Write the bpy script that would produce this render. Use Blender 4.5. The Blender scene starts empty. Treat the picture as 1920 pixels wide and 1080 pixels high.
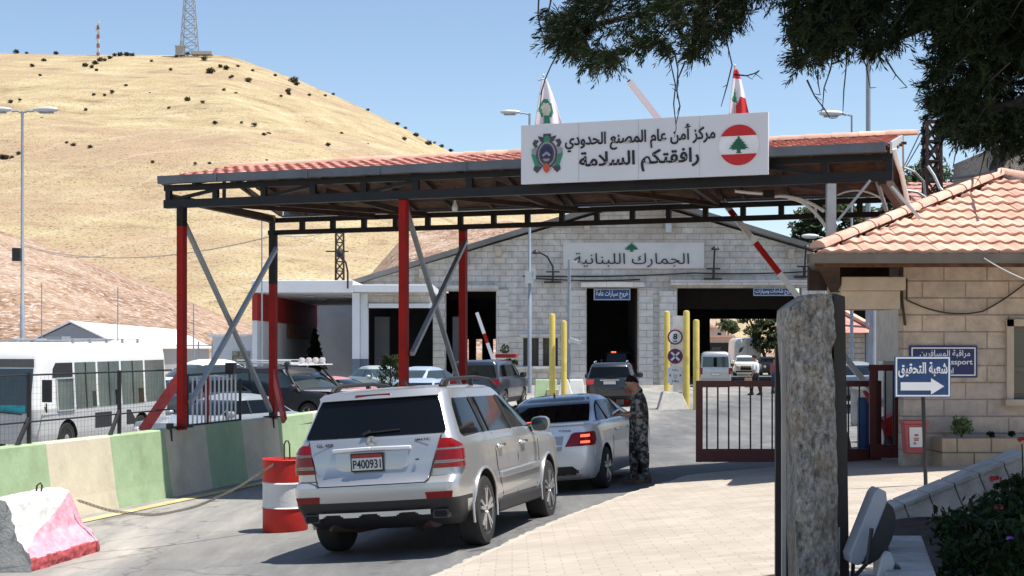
import bpy, bmesh, math, random
from mathutils import Vector, Matrix
import mathutils
R = math.radians
random.seed(7)
sc = bpy.context.scene
col = sc.collection

# ---------------------------------------------------------------- camera, sky, sun, exposure
F = 2900.0                     # focal length in pixels of the 1920 wide photograph
HZ = 652.0                     # image row of the horizon
CH = 2.2                       # camera height
cam_d = bpy.data.cameras.new('camera'); cam = bpy.data.objects.new('camera', cam_d); col.objects.link(cam)
cam_d.sensor_width = 36.0
cam_d.lens = 36.0 * F / 1920.0
cam_d.shift_y = (HZ - 540.0) / 1920.0
cam_d.clip_start = 0.1; cam_d.clip_end = 6000
cam.location = (0, 0, CH); cam.rotation_euler = (R(90), 0, 0)
sc.camera = cam

SUN_EL, SUN_AZ = R(71), R(101)         # azimuth clockwise from +Y: high, from the right
world = bpy.data.worlds.new('World'); sc.world = world; world.use_nodes = True
wn = world.node_tree.nodes; wl = world.node_tree.links
sky = wn.new('ShaderNodeTexSky'); sky.sky_type = 'NISHITA'; sky.sun_disc = False
sky.sun_elevation = SUN_EL; sky.sun_rotation = SUN_AZ; sky.air_density = 1.0; sky.dust_density = 0.8; sky.ozone_density = 1.0
sky.altitude = 900
wl.new(sky.outputs[0], wn['Background'].inputs[0]); wn['Background'].inputs[1].default_value = 0.115
sun_d = bpy.data.lights.new('sun', 'SUN'); sun = bpy.data.objects.new('sun', sun_d); col.objects.link(sun)
sun_d.energy = 5.0; sun_d.angle = R(0.53); sun_d.color = (1.0, 0.95, 0.87)
sdir = Vector((math.sin(SUN_AZ) * math.cos(SUN_EL), math.cos(SUN_AZ) * math.cos(SUN_EL), math.sin(SUN_EL)))
sun.rotation_euler = sdir.to_track_quat('Z', 'Y').to_euler()
sun.location = (30, 10, 60)
sc.view_settings.view_transform = 'Standard'; sc.view_settings.look = 'None'
sc.view_settings.exposure = 0.5; sc.view_settings.gamma = 1.0
sc.render.engine = 'CYCLES'

# ---------------------------------------------------------------- helpers
def P(px, py, Y):
    return Vector(((px - 960.0) / F * Y, Y, CH + (HZ - py) / F * Y))

def interp(tab, x):
    if x <= tab[0][0]: return tab[0][1]
    for (a, b), (c, d) in zip(tab, tab[1:]):
        if x <= c:
            t = (x - a) / (c - a); return b + (d - b) * t
    return tab[-1][1]

def tag(o, label=None, cat=None, group=None, kind=None):
    if label: o['label'] = label
    if cat: o['category'] = cat
    if group: o['group'] = group
    if kind: o['kind'] = kind
    return o

def empty(name, loc=(0, 0, 0), rz=0.0, label=None, cat=None, group=None):
    o = bpy.data.objects.new(name, None); col.objects.link(o)
    o.location = loc; o.rotation_euler = (0, 0, rz); o.empty_display_size = 0.2
    return tag(o, label, cat, group)

def local_matrix(o):
    m = Matrix.LocRotScale(Vector(o.location), o.rotation_euler, Vector(o.scale))
    if o.parent: m = local_matrix(o.parent) @ o.matrix_parent_inverse @ m
    return m

def attach(o, parent):
    o.parent = parent
    o.matrix_parent_inverse = local_matrix(parent).inverted()

def children_of(o):
    return [c for c in bpy.data.objects if c.parent == o]

def copy_tree(o, parent=None):
    c = o.copy(); col.objects.link(c)
    if parent: c.parent = parent
    for ch in children_of(o): copy_tree(ch, c)
    return c

class MB:
    """collects shapes and links them as one mesh object"""
    def __init__(s): s.v = []; s.f = []; s.m = []
    def add(s, vs, fs, mi=0):
        n = len(s.v); s.v += [tuple(v) for v in vs]; s.f += [tuple(i + n for i in f) for f in fs]; s.m += [mi] * len(fs)
        return s
    def box(s, c, d, rz=0.0, mi=0, mat=None):
        x, y, z = d[0] / 2, d[1] / 2, d[2] / 2
        vs = [Vector(p) for p in ((-x,-y,-z),(x,-y,-z),(x,y,-z),(-x,y,-z),(-x,-y,z),(x,-y,z),(x,y,z),(-x,y,z))]
        m = mat if mat else Matrix.Rotation(rz, 3, 'Z')
        return s.add([m @ v + Vector(c) for v in vs], ((0,3,2,1),(4,5,6,7),(0,1,5,4),(1,2,6,5),(2,3,7,6),(3,0,4,7)), mi)
    def bar(s, a, b, w, h=None, mi=0, up=(0, 0, 1)):
        """square bar from a to b, w wide sideways, h along up"""
        a, b = Vector(a), Vector(b); h = h or w; d = (b - a).normalized(); up = Vector(up)
        if abs(d.dot(up)) > 0.98: up = Vector((0, 1, 0))
        sx = d.cross(up).normalized(); uz = sx.cross(d).normalized()
        vs = []
        for p in (a, b):
            for i, j in ((-1,-1),(1,-1),(1,1),(-1,1)): vs.append(p + sx * i * w / 2 + uz * j * h / 2)
        return s.add(vs, ((0,1,2,3),(7,6,5,4),(0,4,5,1),(1,5,6,2),(2,6,7,3),(3,7,4,0)), mi)
    def tube(s, pts, r, n=8, mi=0, cap=True):
        pts = [Vector(p) for p in pts]; rs = r if isinstance(r, (list, tuple)) else [r] * len(pts)
        vs = []; fs = []; prev = None
        for i, p in enumerate(pts):
            d = (pts[min(i + 1, len(pts) - 1)] - pts[max(i - 1, 0)])
            if d.length < 1e-9: d = Vector((0, 0, 1))
            d.normalize()
            if prev is None:
                a = Vector((0, 0, 1)) if abs(d.z) < 0.9 else Vector((1, 0, 0))
                u = d.cross(a).normalized()
            else:
                u = (prev - d * prev.dot(d))
                u = u.normalized() if u.length > 1e-6 else d.orthogonal().normalized()
            prev = u; w = d.cross(u)
            for k in range(n):
                a = 2 * math.pi * k / n
                vs.append(p + (u * math.cos(a) + w * math.sin(a)) * rs[i])
        for i in range(len(pts) - 1):
            for k in range(n):
                k2 = (k + 1) % n
                fs.append((i * n + k, i * n + k2, (i + 1) * n + k2, (i + 1) * n + k))
        if cap:
            fs.append(tuple(range(n - 1, -1, -1))); fs.append(tuple((len(pts) - 1) * n + k for k in range(n)))
        return s.add(vs, fs, mi)
    def lathe(s, prof, n=24, c=(0, 0, 0), axis='Z', mi=0, mis=None, cap=True):
        """prof: (radius, height) pairs"""
        vs = []; c = Vector(c)
        for r, h in prof:
            for k in range(n):
                a = 2 * math.pi * k / n; x, y = r * math.cos(a), r * math.sin(a)
                v = {'Z': (x, y, h), 'Y': (x, h, -y), 'X': (h, x, y)}[axis]
                vs.append(c + Vector(v))
        base = len(s.v); s.v += [tuple(v) for v in vs]
        for i in range(len(prof) - 1):
            for k in range(n):
                k2 = (k + 1) % n
                s.f.append((base + i * n + k, base + i * n + k2, base + (i + 1) * n + k2, base + (i + 1) * n + k))
                s.m.append(mis[i] if mis else mi)
        if cap:
            s.f.append(tuple(base + k for k in range(n - 1, -1, -1))); s.m.append(mis[0] if mis else mi)
            s.f.append(tuple(base + (len(prof) - 1) * n + k for k in range(n))); s.m.append(mis[-1] if mis else mi)
        return s
    def prism(s, poly, o, u, v, depth, mi=0):
        """polygon (a,b) laid at o + a*u + b*v, thickened by vector depth"""
        o, u, v, depth = Vector(o), Vector(u), Vector(v), Vector(depth)
        n = len(poly)
        vs = [o + u * a + v * b for a, b in poly] + [o + u * a + v * b + depth for a, b in poly]
        tri = mathutils.geometry.tessellate_polygon([[Vector((a, b, 0)) for a, b in poly]])
        fs = [tuple(t) for t in tri] + [tuple(i + n for i in reversed(t)) for t in tri]
        fs += [(i, (i + 1) % n, (i + 1) % n + n, i + n) for i in range(n)]
        return s.add(vs, fs, mi)
    def build(s, name, mats, parent=None, smooth=None, bevel=0.0, recalc=True, loc=None):
        me = bpy.data.meshes.new(name)
        me.from_pydata([tuple(v) for v in s.v], [], s.f)
        if not isinstance(mats, (list, tuple)): mats = [mats]
        for m in mats: me.materials.append(m)
        me.polygons.foreach_set('material_index', s.m)
        if recalc:
            bm = bmesh.new(); bm.from_mesh(me); bmesh.ops.recalc_face_normals(bm, faces=bm.faces); bm.to_mesh(me); bm.free()
        if smooth is not None:
            me.polygons.foreach_set('use_smooth', [True] * len(me.polygons)); me.set_sharp_from_angle(angle=R(smooth))
        me.update()
        o = bpy.data.objects.new(name, me); col.objects.link(o)
        if bevel:
            b = o.modifiers.new('b', 'BEVEL'); b.width = bevel; b.segments = 2; b.limit_method = 'ANGLE'; b.angle_limit = R(40)
        if loc is not None:   # move the origin to loc, keep the shape in place
            me.transform(Matrix.Translation(-Vector(loc))); o.location = loc
        if parent: attach(o, parent)
        return o

# ---------------------------------------------------------------- materials (procedural)
MATS = {}
def nodes_of(m):
    m.use_nodes = True; nt = m.node_tree
    return nt, nt.nodes, nt.links, nt.nodes['Principled BSDF']

def ramp(n, stops):
    r = n.new('ShaderNodeValToRGB'); e = r.color_ramp.elements
    while len(e) < len(stops): e.new(0.5)
    for el, (p, c) in zip(e, stops): el.position = p; el.color = (*c, 1) if len(c) == 3 else c
    return r

def mk(name, c, rough=0.6, metal=0.0, var=0.12, scale=4.0, bump=0.0, bscale=30.0, coat=0.0, spec=0.5, coord='Object', detail=6.0, c2=None, dirt=0.0):
    m = bpy.data.materials.new(name); nt, n, l, b = nodes_of(m)
    tc = n.new('ShaderNodeTexCoord')
    b.inputs['Roughness'].default_value = rough; b.inputs['Metallic'].default_value = metal
    b.inputs['Coat Weight'].default_value = coat; b.inputs['Coat Roughness'].default_value = 0.05
    b.inputs['Specular IOR Level'].default_value = spec
    nz = n.new('ShaderNodeTexNoise'); nz.inputs['Scale'].default_value = scale; nz.inputs['Detail'].default_value = detail; nz.inputs['Roughness'].default_value = 0.62
    l.new(tc.outputs[coord], nz.inputs['Vector'])
    lo = tuple(max(0, x * (1 - var)) for x in c); hi = tuple(min(1, x * (1 + var)) for x in (c2 or c))
    r = ramp(n, [(0.3, lo), (0.7, hi)]); l.new(nz.outputs['Fac'], r.inputs['Fac'])
    out = r.outputs['Color']
    if dirt:
        n2 = n.new('ShaderNodeTexNoise'); n2.inputs['Scale'].default_value = scale * 0.35; n2.inputs['Detail'].default_value = 9; n2.inputs['Roughness'].default_value = 0.7
        l.new(tc.outputs[coord], n2.inputs['Vector'])
        r2 = ramp(n, [(0.52, (0, 0, 0)), (0.72, (dirt,) * 3)]); l.new(n2.outputs['Fac'], r2.inputs['Fac'])
        mx = n.new('ShaderNodeMixRGB'); l.new(r2.outputs['Color'], mx.inputs['Fac']); l.new(out, mx.inputs[1]); mx.inputs[2].default_value = (c[0] * 0.35 + .03, c[1] * 0.33 + .025, c[2] * 0.3 + .02, 1)
        out = mx.outputs[0]
    l.new(out, b.inputs['Base Color'])
    if bump:
        n3 = n.new('ShaderNodeTexNoise'); n3.inputs['Scale'].default_value = bscale; n3.inputs['Detail'].default_value = 5
        l.new(tc.outputs[coord], n3.inputs['Vector'])
        bp = n.new('ShaderNodeBump'); bp.inputs['Strength'].default_value = bump; bp.inputs['Distance'].default_value = 0.02
        l.new(n3.outputs['Fac'], bp.inputs['Height']); l.new(bp.outputs[0], b.inputs['Normal'])
    MATS[name] = m
    return m

def emit(name, c, s):
    m = mk(name, c, 0.3); b = m.node_tree.nodes['Principled BSDF']
    b.inputs['Emission Color'].default_value = (*c, 1); b.inputs['Emission Strength'].default_value = s
    return m

def brickmat(name, c1, c2, mortar, bw, bh, ms=0.012, axes='XZ', rough=0.85, bump=0.6, noise=0.5, nscale=14.0, off=0.5, stain=None, coord='Object', sq=1.0):
    m = bpy.data.materials.new(name); nt, n, l, b = nodes_of(m)
    b.inputs['Roughness'].default_value = rough
    tc = n.new('ShaderNodeTexCoord'); sp = n.new('ShaderNodeSeparateXYZ'); cb = n.new('ShaderNodeCombineXYZ')
    l.new(tc.outputs[coord], sp.inputs[0])
    l.new(sp.outputs['XYZ'.index(axes[0])], cb.inputs[0]); l.new(sp.outputs['XYZ'.index(axes[1])], cb.inputs[1])
    br = n.new('ShaderNodeTexBrick'); br.inputs['Scale'].default_value = 1.0
    br.inputs['Brick Width'].default_value = bw; br.inputs['Row Height'].default_value = bh; br.inputs['Mortar Size'].default_value = ms
    br.inputs['Mortar Smooth'].default_value = 0.3; br.offset = off; br.squash = sq
    br.inputs['Color1'].default_value = (*c1, 1); br.inputs['Color2'].default_value = (*c2, 1); br.inputs['Mortar'].default_value = (*mortar, 1)
    l.new(cb.outputs[0], br.inputs['Vector'])
    nz = n.new('ShaderNodeTexNoise'); nz.inputs['Scale'].default_value = nscale; nz.inputs['Detail'].default_value = 8; nz.inputs['Roughness'].default_value = 0.65
    l.new(tc.outputs[coord], nz.inputs['Vector'])
    r = ramp(n, [(0.25, (1 - noise,) * 3), (0.75, (1 + 0.0,) * 3)]); l.new(nz.outputs['Fac'], r.inputs['Fac'])
    mx = n.new('ShaderNodeMixRGB'); mx.blend_type = 'MULTIPLY'; mx.inputs[0].default_value = 1
    l.new(br.outputs['Color'], mx.inputs[1]); l.new(r.outputs['Color'], mx.inputs[2])
    out = mx.outputs[0]
    if stain:
        n2 = n.new('ShaderNodeTexNoise'); n2.inputs['Scale'].default_value = stain[1]; n2.inputs['Detail'].default_value = 7
        l.new(tc.outputs[coord], n2.inputs['Vector'])
        r2 = ramp(n, [(0.5, (0, 0, 0)), (0.7, (stain[2],) * 3)]); l.new(n2.outputs['Fac'], r2.inputs['Fac'])
        m2 = n.new('ShaderNodeMixRGB'); l.new(r2.outputs['Color'], m2.inputs[0]); l.new(out, m2.inputs[1]); m2.inputs[2].default_value = (*stain[0], 1)
        out = m2.outputs[0]
    l.new(out, b.inputs['Base Color'])
    if bump:
        ad = n.new('ShaderNodeMath'); ad.operation = 'MULTIPLY_ADD'; l.new(nz.outputs['Fac'], ad.inputs[0]); ad.inputs[1].default_value = 0.7
        inv = n.new('ShaderNodeMath'); inv.operation = 'SUBTRACT'; inv.inputs[0].default_value = 1; l.new(br.outputs['Fac'], inv.inputs[1]); l.new(inv.outputs[0], ad.inputs[2])
        bp = n.new('ShaderNodeBump'); bp.inputs['Strength'].default_value = bump; bp.inputs['Distance'].default_value = 0.02
        l.new(ad.outputs[0], bp.inputs['Height']); l.new(bp.outputs[0], b.inputs['Normal'])
    MATS[name] = m
    return m

silver = mk('silver paint', (0.47, 0.475, 0.475), 0.31, 0.65, 0.02, coat=0.6)
silver2 = mk('bright silver paint', (0.74, 0.75, 0.77), 0.30, 0.25, 0.02, coat=0.7)
navy = mk('dark grey blue paint', (0.035, 0.042, 0.06), 0.28, 0.2, 0.05, coat=0.8)
darkgreen = mk('near black paint', (0.02, 0.026, 0.03), 0.28, 0.2, 0.05, coat=0.8)
whitepaint = mk('white vehicle paint', (0.78, 0.78, 0.76), 0.35, 0, 0.03, coat=0.4)
greypaint = mk('grey vehicle paint', (0.33, 0.35, 0.36), 0.35, 0.3, 0.05, coat=0.5)
palepaint = mk('pale blue paint', (0.42, 0.5, 0.58), 0.35, 0.3, 0.05, coat=0.5)
pinkpaint = mk('faded red paint', (0.5, 0.2, 0.2), 0.4, 0.0, 0.08, coat=0.4)
glass = mk('tinted glass', (0.004, 0.005, 0.006), 0.05, 0, 0.0, spec=0.28)
busglass = mk('bus window glass', (0.075, 0.105, 0.105), 0.08, 0, 0.35, scale=1.5, spec=0.8)
glass2 = mk('greenish glass', (0.035, 0.05, 0.052), 0.07, 0, 0.1, spec=0.8)
blk = mk('black plastic', (0.018, 0.018, 0.02), 0.55, 0, 0.15)
under = mk('underbody black', (0.008, 0.008, 0.008), 0.85, 0, 0.1)
rubber = mk('tyre rubber', (0.022, 0.021, 0.02), 0.8, 0, 0.2, scale=12, bump=0.2, bscale=60)
alloy = mk('alloy', (0.55, 0.56, 0.57), 0.3, 0.85, 0.03)
chrome = mk('chrome', (0.75, 0.75, 0.77), 0.12, 1.0, 0.0)
redlens = mk('red lens', (0.21, 0.004, 0.005), 0.2, 0, 0.1, coat=0.25, spec=.3)
redlit = emit('lit brake lamp', (1.0, 0.12, 0.06), 1.3)
smoked = mk('smoked lens', (0.20, 0.15, 0.14), 0.25, 0, 0.05, coat=.3)
clearlens = mk('clear lens', (0.55, 0.5, 0.48), 0.1, 0, 0.05, coat=1.0)
platewhite = mk('plate white', (0.62, 0.62, 0.6), 0.5, 0, 0.04)
platered = mk('plate red', (0.35, 0.02, 0.02), 0.5, 0, 0.04)
ink = mk('black lettering', (0.012, 0.013, 0.016), 0.6, 0, 0.05)
whiteink = mk('white lettering', (0.75, 0.77, 0.8), 0.55, 0, 0.03)
redpost = mk('red post paint', (0.33, 0.008, 0.005), 0.55, 0, 0.18, scale=3, dirt=0.2, spec=.2)
redrail = mk('maroon gate paint', (0.075, 0.007, 0.007), 0.5, 0, 0.2, scale=5)
redbright = mk('bright red paint', (0.5, 0.016, 0.01), 0.6, 0, 0.15, scale=6, dirt=0.55, bump=.15)
redpink = mk('faded red steel', (0.5, 0.05, 0.05), 0.5, 0, 0.2, scale=6)
darksteel = mk('dark primer steel', (0.013, 0.009, 0.008), 0.6, 0.0, 0.4, scale=3, spec=.3)
darksteel2 = mk('black blue steel', (0.009, 0.011, 0.015), 0.5, 0.0, 0.4, scale=3, spec=.35)
rust = mk('rusty brown steel', (0.05, 0.028, 0.02), 0.75, 0, 0.4, scale=5)
galv = mk('galvanised steel', (0.36, 0.38, 0.4), 0.45, 0.35, 0.12, scale=4)
polegrey = mk('grey pole paint', (0.3, 0.33, 0.37), 0.5, 0.2, 0.1)
lampgrey = mk('lamp housing', (0.5, 0.52, 0.52), 0.45, 0.1, 0.05)
whitesteel = mk('white steel paint', (0.72, 0.71, 0.69), 0.5, 0, 0.08, dirt=0.15)
gutter = mk('gutter grey blue', (0.12, 0.14, 0.17), 0.5, 0.2, 0.2, scale=2, dirt=0.4)
soffit = mk('brown boarding', (0.075, 0.036, 0.02), 0.85, 0, 0.45, scale=6, c2=(0.12, 0.055, 0.03))
signwhite = mk('sign white', (0.70, 0.71, 0.74), 0.5, 0, 0.03, scale=1)
signblue = mk('sign blue', (0.012, 0.055, 0.17), 0.45, 0, 0.06)
signnavy = mk('sign navy', (0.006, 0.014, 0.1), 0.45, 0, 0.06)
green = mk('emblem green', (0.03, 0.25, 0.14), 0.55, 0, 0.15, scale=8)
cedargreen = mk('cedar emblem green', (0.01, 0.11, 0.055), 0.6, 0, 0.2, scale=10)
emblem_dark = mk('emblem dark grey', (0.06, 0.055, 0.07), 0.5, 0, 0.3, scale=12)
emblem_navy = mk('emblem navy', (0.02, 0.02, 0.09), 0.5, 0, 0.1)
emblem_grey = mk('emblem grey', (0.3, 0.3, 0.33), 0.5, 0, 0.1)
emblem_red = mk('emblem red', (0.55, 0.08, 0.04), 0.5, 0, 0.1)
flagred = mk('flag red', (0.55, 0.02, 0.025), 0.7, 0, 0.05)
flagwhite = mk('flag white', (0.78, 0.76, 0.8), 0.7, 0, 0.03)
yellow = mk('yellow bollard paint', (0.72, 0.55, 0.13), 0.5, 0, 0.1, scale=3, dirt=0.12)
concrete = mk('concrete', (0.42, 0.41, 0.38), 0.9, 0, 0.18, scale=5, bump=0.3, dirt=0.25)
whiteconc = mk('white painted concrete', (0.66, 0.66, 0.64), 0.85, 0, 0.08, scale=4, bump=0.2, bscale=25, dirt=0.2)
greenpaint = mk('green barrier paint', (0.34, 0.46, 0.27), 0.8, 0, 0.10, scale=3, bump=0.25, bscale=14, dirt=0.4)
creampaint = mk('cream barrier paint', (0.62, 0.56, 0.42), 0.8, 0, 0.09, scale=3, bump=0.25, bscale=14, dirt=0.4)
cementgrey = mk('grey barrier paint', (0.42, 0.38, 0.33), 0.85, 0, 0.15, scale=4, bump=0.2, bscale=14, dirt=0.2)
tealpaint = mk('teal green barrier paint', (0.03, 0.16, 0.12), 0.8, 0, 0.12, scale=4, dirt=0.2)
pinkconc = mk('faded pink paint', (0.60, 0.24, 0.33), 0.85, 0, 0.1, scale=6, bump=0.35, bscale=18, c2=(0.68, 0.42, 0.48))
pinkred = mk('worn red base paint', (0.5, 0.09, 0.1), 0.85, 0, 0.45, scale=9, bump=0.6, bscale=16, dirt=0.3)
pinkwhite = mk('worn white paint', (0.64, 0.63, 0.60), 0.85, 0, 0.08, scale=6, bump=0.35, bscale=18, dirt=0.2)
bark = mk('bark', (0.07, 0.052, 0.04), 0.95, 0, 0.4, scale=9, bump=0.8, bscale=18)
twig = mk('thin twig', (0.05, 0.04, 0.035), 0.9, 0, 0.3)
annexwhite = mk('annex white paint', (0.72, 0.74, 0.77), 0.7, 0, 0.06, scale=0.6, dirt=0.12)
annexgrey = mk('annex ceiling grey', (0.5, 0.51, 0.53), 0.8, 0, 0.1, scale=1)
annexred = mk('annex red paint', (0.38, 0.02, 0.016), 0.6, 0, 0.1, scale=1)
annexblue = mk('annex plinth blue grey', (0.13, 0.17, 0.22), 0.7, 0, 0.1)
annexbrown = mk('worn brown boards', (0.34, 0.16, 0.10), 0.7, 0, 0.4, scale=1.5)
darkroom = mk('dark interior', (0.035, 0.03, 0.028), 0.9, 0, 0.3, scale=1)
innergrey = mk('inner wall grey', (0.2, 0.21, 0.23), 0.8, 0, 0.1, scale=1)
skin = mk('skin', (0.36, 0.19, 0.12), 0.55, 0, 0.1, scale=20)
hairm = mk('dark hair', (0.012, 0.007, 0.006), 0.8, 0, 0.3, scale=60, bump=.8, bscale=90, spec=.2)
boot = mk('brown boot leather', (0.10, 0.045, 0.022), 0.6, 0, 0.3, scale=20)
denim = mk('blue denim', (0.03, 0.06, 0.16), 0.85, 0, 0.2, scale=10)
shirtw = mk('white shirt', (0.75, 0.75, 0.76), 0.8, 0, 0.05, scale=10)
shirtr = mk('dull red shirt', (0.3, 0.09, 0.09), 0.8, 0, 0.15, scale=10)
darkcloth = mk('dark cloth', (0.02, 0.02, 0.025), 0.9, 0, 0.2)
papercol = mk('paper', (0.75, 0.74, 0.7), 0.7, 0, 0.02)
binred = mk('faded red plastic', (0.45, 0.09, 0.09), 0.55, 0, 0.15, scale=5)
bluebarrel = mk('blue plastic', (0.015, 0.07, 0.2), 0.5, 0, 0.1)
orange = mk('orange plastic', (0.75, 0.12, 0.02), 0.5, 0, 0.1)
soil = mk('soil', (0.06, 0.04, 0.028), 0.95, 0, 0.4, scale=12, bump=0.6)
housestone_trim = mk('pale stone trim', (0.50, 0.42, 0.33), 0.85, 0, 0.15, scale=3, bump=0.3, dirt=0.3)
coping = mk('pale stone coping', (0.40, 0.37, 0.34), 0.85, 0, 0.25, scale=5, bump=0.5, dirt=0.75)
winframe = mk('brown grey window frame', (0.16, 0.14, 0.12), 0.5, 0.2, 0.1)
shedwhite = mk('shed white sheet', (0.72, 0.73, 0.75), 0.6, 0, 0.05, scale=1)
shedgrey = mk('shed grey wall', (0.3, 0.32, 0.36), 0.7, 0, 0.06, scale=1)
bluegreen = mk('bus dash blue green', (0.01, 0.22, 0.26), 0.5, 0, 0.5, scale=4)

# camouflage
m = bpy.data.materials.new('camouflage cloth'); nt, n, l, b = nodes_of(m); b.inputs['Roughness'].default_value = 0.9
tc = n.new('ShaderNodeTexCoord'); nz = n.new('ShaderNodeTexNoise'); nz.inputs['Scale'].default_value = 15; nz.inputs['Detail'].default_value = 2.5; nz.inputs['Distortion'].default_value = 0.8
l.new(tc.outputs['Object'], nz.inputs['Vector'])
r = ramp(n, [(0.0, (0.018, 0.017, 0.016)), (0.44, (0.018, 0.017, 0.016)), (0.45, (0.085, 0.078, 0.07)), (0.54, (0.085, 0.078, 0.07)), (0.55, (0.28, 0.25, 0.21))])
r.color_ramp.interpolation = 'CONSTANT'
l.new(nz.outputs['Fac'], r.inputs['Fac']); l.new(r.outputs[0], b.inputs['Base Color'])
camo = m

def leafmat(name, a, bcol, sc_=3.0):
    m = bpy.data.materials.new(name); nt, n, l, b = nodes_of(m); b.inputs['Roughness'].default_value = 0.55
    g = n.new('ShaderNodeTexCoord'); nz = n.new('ShaderNodeTexNoise'); nz.inputs['Scale'].default_value = sc_; nz.inputs['Detail'].default_value = 4
    l.new(g.outputs['Object'], nz.inputs['Vector'])
    r = ramp(n, [(0.35, a), (0.68, bcol)]); l.new(nz.outputs['Fac'], r.inputs['Fac']); l.new(r.outputs[0], b.inputs['Base Color'])
    b.inputs['Specular IOR Level'].default_value = 0.1
    tr = n.new('ShaderNodeBsdfTranslucent'); l.new(r.outputs[0], tr.inputs['Color'])
    ms = n.new('ShaderNodeMixShader'); ms.inputs[0].default_value = 0.2
    out = n['Material Output']; l.new(b.outputs[0], ms.inputs[1]); l.new(tr.outputs[0], ms.inputs[2]); l.new(ms.outputs[0], out.inputs['Surface'])
    MATS[name] = m; return m
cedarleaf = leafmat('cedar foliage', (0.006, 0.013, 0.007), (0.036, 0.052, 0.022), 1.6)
pineleaf = leafmat('pine foliage', (0.025, 0.045, 0.02), (0.10, 0.12, 0.05), 1.0)
shrubleaf = leafmat('dry hillside shrub leaf', (0.05, 0.045, 0.028), (0.12, 0.10, 0.06), 0.5)
gardenleaf = leafmat('garden leaf', (0.008, 0.018, 0.006), (0.03, 0.055, 0.015), 5)
palelimeleaf = leafmat('pale green leaf', (0.05, 0.10, 0.03), (0.22, 0.30, 0.12), 12)
roseleaf = mk('rose petal red', (0.4, 0.012, 0.012), 0.6, 0, 0.2, scale=20)

# ---------------------------------------------------------------- lettering
AR = {'ا':('\uFE8D','\uFE8E',None,None),'أ':('\uFE83','\uFE84',None,None),'ب':('\uFE8F','\uFE90','\uFE91','\uFE92'),'ة':('\uFE93','\uFE94',None,None),
 'ت':('\uFE95','\uFE96','\uFE97','\uFE98'),'ج':('\uFE9D','\uFE9E','\uFE9F','\uFEA0'),'ح':('\uFEA1','\uFEA2','\uFEA3','\uFEA4'),'خ':('\uFEA5','\uFEA6','\uFEA7','\uFEA8'),
 'د':('\uFEA9','\uFEAA',None,None),'ر':('\uFEAD','\uFEAE',None,None),'ز':('\uFEAF','\uFEB0',None,None),'س':('\uFEB1','\uFEB2','\uFEB3','\uFEB4'),
 'ش':('\uFEB5','\uFEB6','\uFEB7','\uFEB8'),'ص':('\uFEB9','\uFEBA','\uFEBB','\uFEBC'),'ع':('\uFEC9','\uFECA','\uFECB','\uFECC'),'ف':('\uFED1','\uFED2','\uFED3','\uFED4'),
 'ق':('\uFED5','\uFED6','\uFED7','\uFED8'),'ك':('\uFED9','\uFEDA','\uFEDB','\uFEDC'),'ل':('\uFEDD','\uFEDE','\uFEDF','\uFEE0'),'م':('\uFEE1','\uFEE2','\uFEE3','\uFEE4'),
 'ن':('\uFEE5','\uFEE6','\uFEE7','\uFEE8'),'ه':('\uFEE9','\uFEEA','\uFEEB','\uFEEC'),'و':('\uFEED','\uFEEE',None,None),'ي':('\uFEF1','\uFEF2','\uFEF3','\uFEF4')}
def shape(s):
    out = []; i = 0; joined = False
    while i < len(s):
        ch = s[i]
        if ch not in AR: out.append(ch); joined = False; i += 1; continue
        if ch == 'ل' and i + 1 < len(s) and s[i + 1] == 'ا':
            out.append('\uFEFC' if joined else '\uFEFB'); joined = False; i += 2; continue
        iso, fin, ini, med = AR[ch]
        nxt = i + 1 < len(s) and s[i + 1] in AR
        if ini and nxt: out.append(med if joined else ini); joined = True
        else: out.append(fin if joined else iso); joined = False
        i += 1
    return ''.join(reversed(out))

def text(name, s, m, parent, o, u, v, width=None, height=None, depth=0.004, bold=0.0, arabic=False):
    """letters centred on o; u = reading direction, v = up; scaled to width and height"""
    c = bpy.data.curves.new('t', 'FONT'); c.body = shape(s) if arabic else s; c.size = 1; c.extrude = 0.02; c.offset = bold; c.resolution_u = 4
    t = bpy.data.objects.new('t', c); col.objects.link(t)
    bpy.context.view_layer.update()
    me = bpy.data.meshes.new_from_object(t.evaluated_get(bpy.context.evaluated_depsgraph_get()))
    bpy.data.objects.remove(t); bpy.data.curves.remove(c)
    xs = [p.co.x for p in me.vertices]; ys = [p.co.y for p in me.vertices]
    x0, x1, y0, y1 = min(xs), max(xs), min(ys), max(ys)
    sx = width / (x1 - x0) if width else None; sy = height / (y1 - y0) if height else None
    sx = sx or sy; sy = sy or sx
    u, v, o = Vector(u).normalized(), Vector(v).normalized(), Vector(o); w = u.cross(v)
    for p in me.vertices:
        p.co = o + u * (p.co.x - (x0 + x1) / 2) * sx + v * (p.co.y - (y0 + y1) / 2) * sy + w * (depth if p.co.z > 0 else -depth)
    me.name = name; me.materials.append(m)
    ob = bpy.data.objects.new(name, me); col.objects.link(ob)
    if parent: attach(ob, parent)
    return ob

CEDAR = [(0, 1), (.07, .88), (.03, .87), (.2, .74), (.12, .73), (.33, .58), (.2, .58), (.44, .42), (.3, .43), (.5, .26), (.3, .28), (.36, .2), (.1, .22), (.08, .08), (.14, 0)]
CEDAR = CEDAR + [(-a, b_) for a, b_ in reversed(CEDAR)][:-1]
def cedar(mb, o, u, v, w, h, depth, mi=0):
    mb.prism([(a * w, (b_) * h) for a, b_ in CEDAR], o, u, v, depth, mi)
def ngon(n, rx, ry=None, a0=0.0, a1=2 * math.pi):
    ry = ry or rx
    full = abs(a1 - a0 - 2 * math.pi) < 1e-6
    k = n if full else n - 1
    return [(rx * math.cos(a0 + (a1 - a0) * i / k), ry * math.sin(a0 + (a1 - a0) * i / k)) for i in range(n)]
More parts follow.
